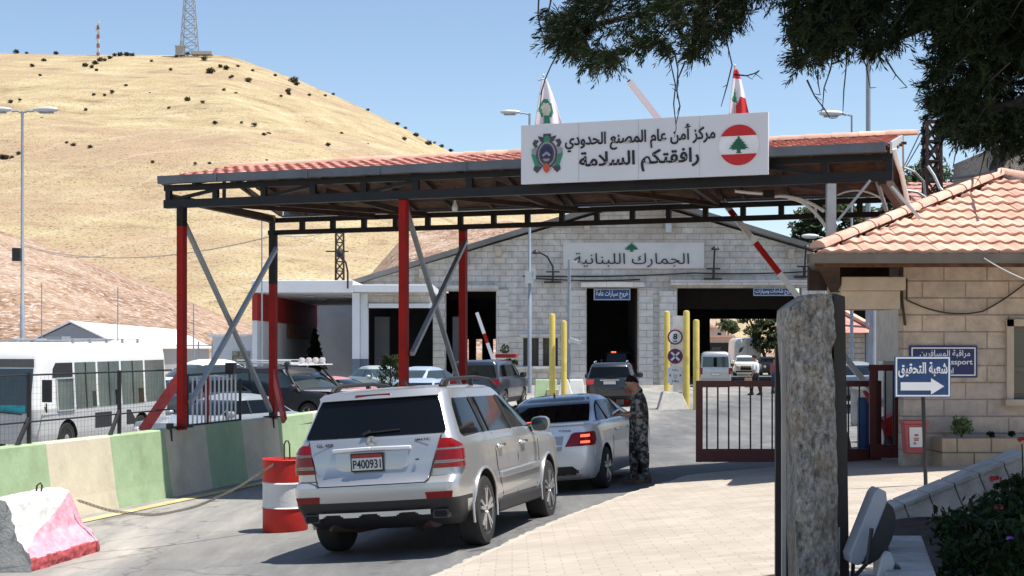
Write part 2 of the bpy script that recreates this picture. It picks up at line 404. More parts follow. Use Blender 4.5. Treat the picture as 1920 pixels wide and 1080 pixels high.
# ---------------------------------------------------------------- ground, road, pavement
GT = [(-60, -.34), (-16, -.33), (-12.2, -.30), (-8, -.20), (-6.5, -.11), (-4.5, .03), (-3.5, .13), (-1, .36), (1, .47), (5, .56), (30, .65)]
def zg(X, Y):
    u = X - 0.252 * min(Y, 40)
    f = 1.0 if Y < 30 else max(0.0, 1 - (Y - 30) / 45.0)
    return interp(GT, u) * f

def sheet(xs, ys, fz, inside=None):
    mb = MB(); idx = {}
    for j, y in enumerate(ys):
        for i, x in enumerate(xs):
            idx[i, j] = len(mb.v); mb.v.append((x, y, fz(x, y)))
    for j in range(len(ys) - 1):
        for i in range(len(xs) - 1):
            if inside is None or inside((xs[i] + xs[i + 1]) / 2, (ys[j] + ys[j + 1]) / 2):
                mb.f.append((idx[i, j], idx[i + 1, j], idx[i + 1, j + 1], idx[i, j + 1])); mb.m.append(0)
    return mb

def frange(a, b, s):
    o = []; x = a
    while x < b - 1e-6: o.append(x); x += s
    return o + [b]

dust = mk('dry dusty earth', (0.42, 0.34, 0.24), 0.95, 0, 0.25, scale=0.15, bump=0.2, detail=10)
xs = [-1500, -600, -250, -120] + frange(-60, 40, 1.0) + [70, 120, 300, 700, 1500]
ys = [-60, -20] + frange(0, 120, 1.0) + [140, 170, 220, 300, 500, 900, 1600, 3000]
tag(sheet(xs, ys, lambda x, y: zg(x, y) - 0.06).build('ground', dust, smooth=60), kind='structure')

# asphalt: bleached, patched, with dusty and oily tracks along the lane
asph = bpy.data.materials.new('bleached asphalt'); nt, n, l, b = nodes_of(asph); b.inputs['Roughness'].default_value = 0.85
tc = n.new('ShaderNodeTexCoord'); mp = n.new('ShaderNodeMapping'); mp.inputs['Rotation'].default_value = (0, 0, R(14)); mp.inputs['Scale'].default_value = (1, 0.16, 1)
l.new(tc.outputs['Object'], mp.inputs['Vector'])
n1 = n.new('ShaderNodeTexNoise'); n1.inputs['Scale'].default_value = 0.9; n1.inputs['Detail'].default_value = 9; n1.inputs['Roughness'].default_value = 0.7; l.new(mp.outputs[0], n1.inputs['Vector'])
r1 = ramp(n, [(0.28, (0.115, 0.115, 0.118)), (0.5, (0.19, 0.19, 0.188)), (0.66, (0.29, 0.28, 0.265)), (0.8, (0.40, 0.385, 0.355))]); l.new(n1.outputs['Fac'], r1.inputs['Fac'])
n2 = n.new('ShaderNodeTexNoise'); n2.inputs['Scale'].default_value = 70; n2.inputs['Detail'].default_value = 4; l.new(tc.outputs['Object'], n2.inputs['Vector'])
r2 = ramp(n, [(0.3, (0.72,) * 3), (0.7, (1.0,) * 3)]); l.new(n2.outputs['Fac'], r2.inputs['Fac'])
mx = n.new('ShaderNodeMixRGB'); mx.blend_type = 'MULTIPLY'; mx.inputs[0].default_value = 1; l.new(r1.outputs[0], mx.inputs[1]); l.new(r2.outputs[0], mx.inputs[2])
# fine cracks
vo = n.new('ShaderNodeTexVoronoi'); vo.feature = 'DISTANCE_TO_EDGE'; vo.inputs['Scale'].default_value = 0.33
ndist = n.new('ShaderNodeTexNoise'); ndist.inputs['Scale'].default_value = 1.6; ndist.inputs['Detail'].default_value = 6; l.new(tc.outputs['Object'], ndist.inputs['Vector'])
vm = n.new('ShaderNodeVectorMath'); vm.operation = 'MULTIPLY_ADD'; l.new(ndist.outputs['Color'], vm.inputs[0]); vm.inputs[1].default_value = (1.2, 1.2, 0); l.new(tc.outputs['Object'], vm.inputs[2])
l.new(vm.outputs[0], vo.inputs['Vector'])
r3 = ramp(n, [(0.0, (0.45,) * 3), (0.012, (1.0,) * 3)]); l.new(vo.outputs['Distance'], r3.inputs['Fac'])
mx2 = n.new('ShaderNodeMixRGB'); mx2.blend_type = 'MULTIPLY'; mx2.inputs[0].default_value = 0.7; l.new(mx.outputs[0], mx2.inputs[1]); l.new(r3.outputs[0], mx2.inputs[2])
# lane to lane: the left lane is dusted pale, the queueing lane is worn dark with oil drips
sx = n.new('ShaderNodeSeparateXYZ'); l.new(vm.outputs[0], sx.inputs[0]); ml_ = n.new('ShaderNodeMath'); ml_.operation = 'MULTIPLY_ADD'; l.new(sx.outputs[1], ml_.inputs[0]); ml_.inputs[1].default_value = -.25; l.new(sx.outputs[0], ml_.inputs[2])
mr = n.new('ShaderNodeMapRange'); mr.inputs[1].default_value = -12.5; mr.inputs[2].default_value = -2.5; l.new(ml_.outputs[0], mr.inputs[0])
rl = ramp(n, [(0.0, (1.55, 1.5, 1.4)), (0.45, (1.45, 1.4, 1.3)), (0.62, (.85,) * 3), (0.72, (.68, .68, .69)), (.80, (.85,) * 3), (1.0, (.92,) * 3)]); l.new(mr.outputs[0], rl.inputs[0])
mx3 = n.new('ShaderNodeMixRGB'); mx3.blend_type = 'MULTIPLY'; mx3.inputs[0].default_value = 1; l.new(mx2.outputs[0], mx3.inputs[1]); l.new(rl.outputs[0], mx3.inputs[2])
no = n.new('ShaderNodeTexNoise'); no.inputs['Scale'].default_value = 1.9; no.inputs['Detail'].default_value = 3; l.new(tc.outputs['Object'], no.inputs[0]); ro = ramp(n, [(.66, (1, 1, 1)), (.72, (.55,) * 3)]); l.new(no.outputs['Fac'], ro.inputs[0])
mx4 = n.new('ShaderNodeMixRGB'); mx4.blend_type = 'MULTIPLY'; mx4.inputs[0].default_value = 1; l.new(mx3.outputs[0], mx4.inputs[1]); l.new(ro.outputs[0], mx4.inputs[2])
l.new(mx4.outputs[0], b.inputs['Base Color'])
bp = n.new('ShaderNodeBump'); bp.inputs['Strength'].default_value = 0.35; bp.inputs['Distance'].default_value = 0.01; l.new(n2.outputs['Fac'], bp.inputs['Height']); l.new(bp.outputs[0], b.inputs['Normal'])

KERB = [(4, -3.9), (8, -2.55), (14.77, -.56), (18.6, .52), (21.6, 1.62), (24.0, 2.72), (40, 7.0)]     # Y -> X of the pavement edge
GATE_Y = 24.0
xs = frange(-40, 60, 0.5); ys = frange(2, 135, 0.5)
def on_road(x, y): return True
tag(sheet(frange(-40, 60, 0.8), frange(2, 135, 0.8), lambda x, y: zg(x, y), on_road).build('road', asph, smooth=60), kind='structure')

paving = brickmat('sand coloured pavers', (0.52, 0.455, 0.38), (0.46, 0.40, 0.33), (0.385, 0.325, 0.26), 0.30, 0.15, 0.007, 'XY', bump=0.3, noise=0.3, nscale=1.6, stain=((0.36, 0.30, 0.24), 0.5, 0.5))
kerbmat = mk('pale kerb stone', (0.50, 0.45, 0.38), 0.9, 0, 0.15, scale=4, bump=0.4, bscale=12, dirt=0.35)
# pavement: rows from the kerb line to the right, following the ground
mb = MB(); rows = frange(4, GATE_Y, 0.4); NX = 40
for y in rows:
    x0 = interp(KERB, y) + 0.14
    for i in range(NX + 1):
        x = x0 + (26 - x0) * (i / NX) ** 1.6
        mb.v.append((x, y, zg(x, y) + 0.085))
for j in range(len(rows) - 1):
    for i in range(NX):
        a = j * (NX + 1) + i; mb.f.append((a, a + 1, a + NX + 2, a + NX + 1)); mb.m.append(0)
n0 = len(mb.v)
for i in range(NX + 1):                                   # far edge goes down
    x, y, z = mb.v[(len(rows) - 1) * (NX + 1) + i]; mb.v.append((x, y, z - 0.4))
for i in range(NX):
    a = (len(rows) - 1) * (NX + 1) + i; mb.f.append((a, a + 1, n0 + i + 1, n0 + i)); mb.m.append(0)
tag(mb.build('pavement', paving, smooth=40), kind='structure')
mb = MB(); rng = random.Random(3)
ky = frange(4, GATE_Y, 0.12)
for y in ky:                                              # worn, slightly ragged kerb
    x0 = interp(KERB, y); w = rng.uniform(-.02, .02); h = 0.085 + rng.uniform(-.012, .006)
    z = zg(x0, y)
    for dx, dz in ((w, -.25), (w + .005, h - .035), (w + .035, h), (.155, h + .004), (.155, -.25)): mb.v.append((x0 + dx, y, z + dz))
for j in range(len(ky) - 1):
    for i in range(4):
        a = j * 5 + i; mb.f.append((a, a + 1, a + 6, a + 5)); mb.m.append(0)
tag(mb.build('kerb', kerbmat, smooth=50), kind='structure')

# faded yellow line along the foot of the barrier wall
lineyel = mk('faded yellow line', (0.52, 0.43, 0.22), 0.85, 0, 0.25, scale=3, dirt=0.5)
mb = MB(); ly = frange(18, 29, 0.5)
for y in ly:
    for u in (-11.86, -11.60): x = u + .252 * y; mb.v.append((x, y, zg(x, y) + .012))
for j in range(len(ly) - 1): mb.f.append((2 * j, 2 * j + 1, 2 * j + 3, 2 * j + 2)); mb.m.append(0)
tag(mb.build('road_line', lineyel), kind='structure')

# ---------------------------------------------------------------- hills
def hillmat(name, stops, scale, rock, rockc, patch=None, ms=(0.35, 0.6, 1.9)):
    m = bpy.data.materials.new(name); nt, n, l, b = nodes_of(m); b.inputs['Roughness'].default_value = 0.95; b.inputs['Specular IOR Level'].default_value = 0.1
    tc = n.new('ShaderNodeTexCoord'); mp = n.new('ShaderNodeMapping'); mp.inputs['Scale'].default_value = ms; l.new(tc.outputs['Object'], mp.inputs['Vector'])
    nz = n.new('ShaderNodeTexNoise'); nz.inputs['Scale'].default_value = scale; nz.inputs['Detail'].default_value = 12; nz.inputs['Roughness'].default_value = 0.72; l.new(mp.outputs[0], nz.inputs['Vector'])
    r = ramp(n, stops); l.new(nz.outputs['Fac'], r.inputs['Fac']); out = r.outputs[0]
    if patch:
        np_ = n.new('ShaderNodeTexNoise'); np_.inputs['Scale'].default_value = patch[0]; np_.inputs['Detail'].default_value = 8; np_.inputs['Roughness'].default_value = .65; l.new(mp.outputs[0], np_.inputs['Vector'])
        rp = ramp(n, [(patch[1], (0, 0, 0)), (patch[1] + .14, (patch[3],) * 3)]); l.new(np_.outputs['Fac'], rp.inputs['Fac'])
        mxp = n.new('ShaderNodeMixRGB'); l.new(rp.outputs[0], mxp.inputs[0]); l.new(out, mxp.inputs[1]); mxp.inputs[2].default_value = (*patch[2], 1); out = mxp.outputs[0]
    if patch:      # faint pale goat tracks across the slope
        wv = n.new('ShaderNodeTexWave'); wv.inputs['Scale'].default_value = 0.012; wv.inputs['Distortion'].default_value = 7; wv.inputs['Detail'].default_value = 3; wv.inputs['Detail Scale'].default_value = .6
        mw = n.new('ShaderNodeMapping'); mw.inputs['Rotation'].default_value = (0, R(-38), R(20)); l.new(tc.outputs['Object'], mw.inputs[0]); l.new(mw.outputs[0], wv.inputs['Vector'])
        rw = ramp(n, [(.965, (0, 0, 0)), (.995, (.2,) * 3)]); l.new(wv.outputs['Fac'], rw.inputs[0])
        mw2 = n.new('ShaderNodeMixRGB'); l.new(rw.outputs[0], mw2.inputs[0]); l.new(out, mw2.inputs[1]); mw2.inputs[2].default_value = (.56, .50, .40, 1); out = mw2.outputs[0]
    n2 = n.new('ShaderNodeTexNoise'); n2.inputs['Scale'].default_value = scale * 9; n2.inputs['Detail'].default_value = 8; n2.inputs['Roughness'].default_value = .75; l.new(tc.outputs['Object'], n2.inputs['Vector'])
    r2 = ramp(n, [(rock, (0, 0, 0)), (rock + .05, (.85,) * 3)]); l.new(n2.outputs['Fac'], r2.inputs['Fac'])
    mx = n.new('ShaderNodeMixRGB'); l.new(r2.outputs[0], mx.inputs[0]); l.new(out, mx.inputs[1]); mx.inputs[2].default_value = (*rockc, 1)
    n3 = n.new('ShaderNodeTexNoise'); n3.inputs['Scale'].default_value = scale * 14; n3.inputs['Detail'].default_value = 6; l.new(tc.outputs['Object'], n3.inputs['Vector'])
    r3 = ramp(n, [(0.36, (0.55, 0.48, 0.42)), (0.46, (1, 1, 1))]); l.new(n3.outputs['Fac'], r3.inputs['Fac'])
    m3 = n.new('ShaderNodeMixRGB'); m3.blend_type = 'MULTIPLY'; m3.inputs[0].default_value = 1; l.new(mx.outputs[0], m3.inputs[1]); l.new(r3.outputs[0], m3.inputs[2])
    l.new(m3.outputs[0], b.inputs['Base Color'])
    bp = n.new('ShaderNodeBump'); bp.inputs['Strength'].default_value = 0.5; bp.inputs['Distance'].default_value = 1.2; l.new(n2.outputs['Fac'], bp.inputs['Height']); l.new(bp.outputs[0], b.inputs['Normal'])
    return m
drygrass = hillmat('dry yellow grass slope', [(0.36, (0.275, 0.20, 0.125)), (0.44, (0.385, 0.305, 0.185)), (0.54, (0.445, 0.365, 0.215)), (0.64, (0.50, 0.43, 0.28))], 0.085, 0.60, (0.49, 0.44, 0.38), (0.016, 0.47, (0.37, 0.265, 0.18), 0.7))
redslope = hillmat('stony reddish slope', [(0.36, (0.20, 0.115, 0.075)), (0.46, (0.31, 0.195, 0.13)), (0.55, (0.39, 0.27, 0.185)), (0.66, (0.47, 0.37, 0.28))], 0.09, 0.52, (0.56, 0.49, 0.44), None, (.8, .8, 1.2))

def hfn(x, y, s): return mathutils.noise.fractal(Vector((x * s, y * s, 0.3)), 1.0, 2.1, 5)
RIDGE = [(-1500, 330), (-700, 190), (-200, 112), (0, 98), (120, 101), (200, 102), (430, 104), (500, 128), (560, 150), (640, 184), (700, 212), (760, 242), (820, 272), (880, 302), (960, 345), (1050, 398), (1150, 450), (1300, 520), (1420, 560), (1700, 590), (2100, 570), (2600, 480), (3300, 420)]
def terrain(name, m, ridge, y0, y1, base, amp, s, px0, px1, npx, nr, back, bulge=1.0):
    mb = MB(); cols = [px0 + (px1 - px0) * i / npx for i in range(npx + 1)]
    ts = [i / nr for i in range(nr + 1)] + [1.06, 1.2, 1.5]
    for px in cols:
        a = (px - 960) / F; zr = (HZ - interp(ridge, px)) / F * y1 + CH
        for t in ts:
            Y = y0 + (y1 - y0) * t; X = a * Y
            if t <= 1: z = base + (zr - base) * (t ** bulge)
            else: z = zr - (zr - base) * min(1, (t - 1) * back)
            env = math.sin(math.pi * min(1, max(0, t))) * 0.9 + 0.1
            z += hfn(X, Y, s) * amp * env
            mb.v.append((X, Y, z))
    k = len(ts)
    for i in range(npx):
        for j in range(k - 1):
            a = i * k + j; mb.f.append((a, a + k, a + k + 1, a + 1)); mb.m.append(0)
    return tag(mb.build(name, m, smooth=80), kind='structure')
terrain('hillside', drygrass, RIDGE, 330, 900, -6, 9, 0.011, -1500, 3300, 200, 46, 1.2, 0.95)
LOW = [(-900, 380), (-300, 405), (0, 432), (60, 450), (120, 470), (220, 512), (330, 552), (400, 585), (480, 612), (560, 632), (700, 645), (1200, 650), (3000, 650)]
terrain('lower_slope', redslope, LOW, 150, 330, -1.5, 3.0, 0.03, -900, 1500, 120, 26, 1.0, 1.1)
RR_ = [(500, 700), (600, 640), (690, 520), (760, 440), (860, 420), (960, 415), (1060, 430), (1160, 470), (1300, 560), (1400, 640), (1500, 700)]
terrain('stony_slope', redslope, RR_, 230, 420, -8, 3.0, 0.03, 500, 1500, 70, 26, 1.0, 0.9)

def hz(px, t):      # a point on the hillside in direction px, at fraction t of the slope (analytic, for planting)
    Y = 330 + 570 * t; a = (px - 960) / F
    zr = (HZ - interp(RIDGE, px)) / F * 900 + CH
    z = -6 + (zr + 6) * t ** 0.95
    env = math.sin(math.pi * t) * .9 + .1
    return Vector((a * Y, Y, z + hfn(a * Y, Y, .011) * 9 * env))
def hill_at(px, py):
    lo, hi = 0.0, 1.0
    for _ in range(40):
        t = (lo + hi) / 2; p = hz(px, t)
        if HZ - (p.z - CH) * F / p.y > py: lo = t
        else: hi = t
    return hz(px, lo)

def leafball(mb, c, rx, ry, rz, n, size, rng, mi=0, shell=0.35):
    """many small leaf faces spread through an uneven ball"""
    c = Vector(c)
    for _ in range(n):
        d = Vector((rng.gauss(0, 1), rng.gauss(0, 1), rng.gauss(0, 1))).normalized()
        k = 0.7 + 0.5 * mathutils.noise.noise(d * 1.7 + c * 0.37)
        rad = (shell + (1 - shell) * rng.random() ** 0.5) * k * 1.15
        p = c + Vector((d.x * rx, d.y * ry, d.z * rz)) * rad
        a = Vector((rng.gauss(0, 1), rng.gauss(0, 1), rng.gauss(0, 1))).normalized(); b_ = a.orthogonal().normalized()
        s = size * rng.uniform(.6, 1.3)
        mb.add([p - a * s, p + b_ * s * .5, p + a * s, p - b_ * s * .5], [(0, 1, 2, 3)], mi)

rng = random.Random(11)
protos = []
for k in range(3):
    mb = MB(); leafball(mb, (0, 0, 0.9), 1.25, 1.25, 1.0, 190, 0.3, rng); leafball(mb, (0.6 - .5 * k, 0, .6), .8, .9, .7, 90, .28, rng)
    protos.append(mb)
SPOTS = [(30,96,5),(50,97,3),(105,97,4),(160,122,5),(178,118,5),(188,112,5),(196,112,4),(206,108,4),(60,123,4),(82,113,4),(172,125,4),(215,103,4),(226,102,5),(238,102,5),(248,103,4),(284,114,3),(181,131,3),(330,106,3),(344,98,5),(352,97,4),(384,110,6),(395,133,7),(413,124,4),(424,127,5),(435,143,3),(466,150,6),(446,124,3),(474,132,3),(516,141,3),(541,170,5),(551,150,8),(556,157,5),(541,176,4),(580,178,3),(610,179,3),(625,175,3),(690,188,3),(745,225,4),(760,230,3),(803,268,6),(780,253,5),(758,260,4),(845,275,4),(828,274,4),(815,265,3),(176,177,3),(210,172,4),(196,178,3),(351,186,5),(380,191,4),(161,205,3),(79,222,3),(403,230,4),(453,230,3),(477,233,5),(495,252,4),(504,251,4),(615,271,4),(125,267,3),(138,272,5),(169,275,4),(10,295,6),(3,294,5),(22,295,4),(35,287,4),(286,303,3),(366,306,3),(393,306,3),(317,202,3),(20,190,4),(37,187,3),(75,141,3),(236,160,3),(281,174,2),(320,130,3),(432,145,3),(500,300,2),(420,168,3),(442,174,3),(527,180,3),(574,229,2),(640,250,3),(690,270,2)]
for i, (px, py, s) in enumerate(SPOTS):
    p = hill_at(px, py + s * .6)
    if i < 3: o = protos[i].build('hillside_shrub', shrubleaf); protos[i] = o; o.location = p
    else: o = protos[i % 3].copy(); col.objects.link(o); o.location = p
    k = s * 0.12 * p.y / 330; o.scale = (k, k, k * .8); o.rotation_euler = (0, 0, i * 1.3)
    tag(o, 'dark round shrub dotted on the dry yellow hillside', 'shrub', 'shrubs on the hillside')

# lattice masts on the ridge
def lattice(mb, c, w0, w1, h, nseg, t, mi=0, mi2=None):
    c = Vector(c); levels = []
    for i in range(nseg + 1):
        w = w0 + (w1 - w0) * i / nseg; z = h * i / nseg
        levels.append([c + Vector((sx * w / 2, sy * w / 2, z)) for sx, sy in ((-1,-1),(1,-1),(1,1),(-1,1))])
    for i in range(nseg):
        k = mi if (mi2 is None or i % 2 == 0) else mi2
        for j in range(4):
            a, b_ = levels[i][j], levels[i + 1][j]; c1, d1 = levels[i][(j + 1) % 4], levels[i + 1][(j + 1) % 4]
            mb.bar(a, b_, t * 1.4, mi=k); mb.bar(a, d1, t, mi=k); mb.bar(c1, b_, t, mi=k); mb.bar(b_, d1, t, mi=k)
p = hill_at(355, 106)
root = empty('radio_mast', p, 0, 'tall tapering grey steel lattice mast on the hilltop', 'mast')
mb = MB(); lattice(mb, p - Vector((0, 0, 3)), 10.0, 4.0, 45, 9, 0.26); mb.build('lattice_frame', galv, root)
mb = MB(); mb.box(p + Vector((-4.5, -3, 2.5)), (5, 4, 5)); mb.box(p + Vector((-4.5, -3, 5.2)), (5.6, 4.6, .5)); mb.box(p + Vector((8, -3, 1.2)), (12, 5, 1.8)); mb.build('equipment_hut', concrete, root)
p = hill_at(184, 104)
root = empty('slim_mast', p, 0, 'slim red and white lattice antenna mast standing on the flat ridge', 'mast')
mb = MB(); lattice(mb, p - Vector((0, 0, 1)), 1.3, 1.0, 21, 8, 0.18, 0, 1); mb.build('lattice_frame', [mk('mast red', (0.4, .12, .1), .6), whitesteel], root)
mb = MB()
for z, dx in ((13, .9), (15, -1), (17.5, .8), (10, -.9)): mb.box(p + Vector((dx, -.6, z)), (.5, .4, 2.2))
mb.build('antenna_panel', lampgrey, root)
# ---------------------------------------------------------------- roof tiles
def tilemat(name, c1, c2, c3):
    m = bpy.data.materials.new(name); nt, n, l, b = nodes_of(m); b.inputs['Roughness'].default_value = 0.75
    tc = n.new('ShaderNodeTexCoord'); nz = n.new('ShaderNodeTexNoise'); nz.inputs['Scale'].default_value = 3.2; nz.inputs['Detail'].default_value = 8; nz.inputs['Roughness'].default_value = .7
    l.new(tc.outputs['Object'], nz.inputs['Vector']); r = ramp(n, [(0.28, c1), (0.5, c2), (0.72, c3)]); l.new(nz.outputs['Fac'], r.inputs['Fac'])
    gn = n.new('ShaderNodeNewGeometry'); r2 = ramp(n, [(0.0, (.78,) * 3), (1.0, (1.08,) * 3)]); l.new(gn.outputs['Random Per Island'], r2.inputs['Fac'])
    mx = n.new('ShaderNodeMixRGB'); mx.blend_type = 'MULTIPLY'; mx.inputs[0].default_value = 1; l.new(r.outputs[0], mx.inputs[1]); l.new(r2.outputs[0], mx.inputs[2]); l.new(mx.outputs[0], b.inputs['Base Color'])
    return m
tile_red = tilemat('weathered red tile', (0.36, 0.14, 0.11), (0.50, 0.22, 0.17), (0.62, 0.37, 0.31))
tile_orange = tilemat('pale orange tile', (0.52, 0.28, 0.20), (0.66, 0.40, 0.30), (0.72, 0.50, 0.40))

def tile_roof(mb, o, e, up, L, Rr, length, row=0.38, colw=0.2, amp=0.022, step=0.035, sub=6, seed=1):
    """rolled tiles as small separate pieces; o = eave point, e along the eave, up = unit vector up the slope; L(t), Rr(t) limits"""
    o, e, up = Vector(o), Vector(e).normalized(), Vector(up).normalized(); nn = e.cross(up).normalized()
    if nn.z < 0: nn = -nn
    rng = random.Random(seed); nrow = int(math.ceil(length / row))
    for k in range(nrow):
        t0, t1 = k * row, min((k + 1) * row, length); tm = (t0 + t1) / 2
        a, b_ = L(tm), Rr(tm); j = math.floor(a / colw)
        while j * colw < b_:
            s0, s1 = j * colw, (j + 1) * colw; j += 1
            dz = rng.uniform(-.004, .006); dt = rng.uniform(-.008, .008)
            prof = []
            for i in range(sub + 1):
                f = i / sub; prof.append((s0 + (s1 - s0) * f, amp * (math.cos(2 * math.pi * f - math.pi) * 0.5 + .5) ** 1.4))
            vs = []
            for (s, h) in prof:
                lo = o + e * min(max(s, L(t0)), Rr(t0)) + up * (t0 - .03 + dt) + nn * (h + step + dz)
                hi = o + e * min(max(s, L(t1)), Rr(t1)) + up * (t1 + .02) + nn * (h + dz)
                bt = o + e * min(max(s, L(t0)), Rr(t0)) + up * (t0 - .02 + dt) + nn * (h * .6 - .012)
                vs += [bt, lo, hi]
            fs = []
            for i in range(sub):
                fs += [(3 * i, 3 * i + 3, 3 * i + 4, 3 * i + 1), (3 * i + 1, 3 * i + 4, 3 * i + 5, 3 * i + 2)]
            mb.add(vs, fs)

def ridge_tiles(mb, a, b_, r=0.11, step=0.4):
    a, b_ = Vector(a), Vector(b_); d = (b_ - a); n_ = max(1, int(d.length / step)); dn = d.normalized()
    side = dn.cross(Vector((0, 0, 1))).normalized(); upv = side.cross(dn)
    for i in range(n_):
        p, q = a + d * (i / n_) - dn * .03, a + d * ((i + 1) / n_) + dn * .02
        vs = []
        for pt, rr in ((p, r * 1.12), (q, r * .95)):
            for k in range(7):
                an = math.pi * k / 6; vs.append(pt + side * math.cos(an) * rr + upv * (math.sin(an) * rr * .8))
        vs += [p + upv * -.02, q + upv * -.02]
        fs = [(k, k + 1, k + 8, k + 7) for k in range(6)] + [tuple(range(6, -1, -1)) , tuple(range(7, 14))]
        mb.add(vs, fs)

# ---------------------------------------------------------------- canopy over the lane
CA = Vector((-6.0, 26.2, 0)); CE = Vector((.933, -.36, 0)).normalized(); CN = Vector((.36, .933, 0)).normalized(); CL = 12.15; CD = 4.9; BD = 4.5; RM = 2.35
def C(s, d, z): return CA + CE * s + CN * d + Vector((0, 0, z))
canopy = empty('canopy', C(6, 1.7, 0), 0, 'long steel canopy with red posts and a red tiled roof spanning the lane', 'canopy')
# front truss
mb = MB()
mb.bar(C(-.05, .3, 4.655), C(CL, .3, 4.655), .12, .14); mb.bar(C(-.05, .3, 4.93), C(CL, .3, 4.93), .10, .10)
ss = frange(0.02, CL - .05, 0.93)
for s in ss: mb.bar(C(s, .3, 4.7), C(s, .3, 4.9), .1, .07, up=CN)
for i in range(len(ss) - 1):
    a, b_ = (4.72, 4.88) if i % 2 == 0 else (4.88, 4.72)
    if i in (0, 2, 4, 7, 9, 11): mb.bar(C(ss[i], .33, a), C(ss[i + 1], .33, b_), .06, .055)
mb.build('front_truss', darksteel2, canopy)
mb = MB()      # back truss: two chords and uprights
mb.bar(C(-.45, BD, 4.47), C(11.8, BD, 4.47), .1, .09); mb.bar(C(-.45, BD, 4.71), C(11.8, BD, 4.71), .1, .09)
for s in frange(-.38, 11.75, 0.673): mb.bar(C(s, BD, 4.44), C(s, BD, 4.69), .09, .09, up=CN)
mb.build('back_truss', darksteel, canopy)
mb = MB()      # end frames, tie beams, rafters
for s in (.05, 3.0, 6.0, 9.0, CL - .1):
    mb.bar(C(s, .3, 4.78), C(s - .4, BD, 4.76), .08, .1)
    mb.bar(C(s, .1, 5.0), C(s - .2, RM, 5.40), .07, .09); mb.bar(C(s - .4, CD - .1, 4.86), C(s - .2, RM, 5.40), .07, .09)
    mb.bar(C(s - .2, RM, 4.76), C(s - .2, RM, 5.36), .06)
for s0, s1 in ((.3, 1.9), (1.1, 3.0), (4.4, 6.0), (7.3, 8.6), (10.0, 11.9)):
    mb.bar(C(s0, .4, 4.70), C(s1, BD - .1, 4.72), .07, .08)
for s in frange(.6, CL - .3, 0.8): mb.bar(C(s, .15, 4.985), C(s - .2, RM, 5.37), .05, .06); mb.bar(C(s - .4, CD - .1, 4.84), C(s - .2, RM, 5.37), .05, .06)
mb.bar(C(.45, .3, 4.68), C(-.35, BD, 4.72), .12, .11)
mb.bar(C(CL - .15, .3, 4.64), C(11.75, BD, 4.62), .12, .2); mb.bar(C(11.75, BD, 4.2), C(11.75, BD, 5.0), .16, .2)
mb.build('roof_framing', rust, canopy)
mb = MB()      # boarding under the tiles
for d0, z0, d1, z1 in ((.02, 5.01, RM, 5.44), (CD, 4.86, RM, 5.44)):
    q = lambda d: -.09 * d
    mb.add([C(.25 + q(d0), d0, z0), C(CL + q(d0), d0, z0), C(CL + q(d1), d1, z1), C(.25 + q(d1), d1, z1), C(.25 + q(d0), d0, z0 + .03), C(CL + q(d0), d0, z0 + .03), C(CL + q(d1), d1, z1 + .03), C(.25 + q(d1), d1, z1 + .03)],
           [(0, 1, 2, 3), (4, 7, 6, 5), (0, 4, 5, 1), (1, 5, 6, 2), (2, 6, 7, 3), (3, 7, 4, 0)])
for k in range(1, 5):                      # battens seen from below
    d = .02 + RM * k / 5; z = 5.0 + .43 * k / 5
    mb.bar(C(.3, d, z - .02), C(CL, d, z - .02), .05, .04)
mb.build('roof_boarding', soffit, canopy)
mb = MB()
up = Vector(CN * (RM - .02) + Vector((0, 0, .43))); ln = up.length
tile_roof(mb, C(0, .02, 5.06), CE, up, lambda t: .25 - .09 * t, lambda t: CL - .02 - .05 * t, ln, row=.34, colw=.21)
up2 = Vector(-CN * (CD - RM) + Vector((0, 0, .58)))
tile_roof(mb, C(-.4, CD, 4.91), CE, up2, lambda t: .25, lambda t: CL - .02, up2.length, row=.36, colw=.21)
mb.build('roof_tiles', tile_red, canopy, smooth=35)
mb = MB(); ridge_tiles(mb, C(.05, RM, 5.50), C(CL + .1, RM, 5.51), .1, .42); mb.build('ridge_cap', tile_orange, canopy, smooth=50)
mb = MB()
prof = [(0, 0), (-.13, 0), (-.14, .13), (-.12, .13), (-.11, .025), (0, .03)]
mb.prism([(a, b_) for a, b_ in prof], C(.06, .03, 4.965), CN, (0, 0, 1), CE * (CL - .11))
mb.prism([(a, b_) for a, b_ in prof], C(-.4, CD - .03, 4.81), -CN, (0, 0, 1), CE * (CL - .0))
for s in (1.2, 2.9, 4.2, 5.7): mb.box(C(s, -.12, 5.02), (.03, .02, .15), math.atan2(CE.y, CE.x))
mb.build('gutter', gutter, canopy)
mb = MB()      # white downpipe and barge board at the right-hand end
mb.bar(C(CL + .02, -.05, 5.02), C(CL - .12, RM, 5.43), .03, .16); mb.bar(C(CL - .4, CD, 4.87), C(CL - .12, RM + .1, 5.43), .03, .16); mb.build('barge_board', lampgrey, canopy)
mb = MB(); mb.tube([C(CL + .06, -.02, 5.0), C(CL + .08, .02, 4.88), C(CL + .1, .45, 4.7), C(CL + .12, .7, 4.5), C(CL + .16, .9, 4.2)], .035, 8); mb.build('downpipe', whitesteel, canopy, smooth=50)
def post(s, d, ztop, dk, m1=redpost, w=.13):
    b_ = C(s, d, 0); z0 = .8 if s < 2 else zg(b_.x, b_.y) - .05
    mb = MB(); ang = math.atan2(CE.y, CE.x)
    mb.box((b_.x, b_.y, (z0 + ztop - dk) / 2), (w, w, ztop - dk - z0), ang, 0); mb.box((b_.x, b_.y, ztop - dk / 2), (w * 1.02, w * 1.02, dk), ang, 1)
    mb.box((b_.x, b_.y, z0 + .05), (w * 2.2, w * 2.2, .02), ang, 1)
    return mb.build('post', [m1, darksteel], canopy, bevel=.006)
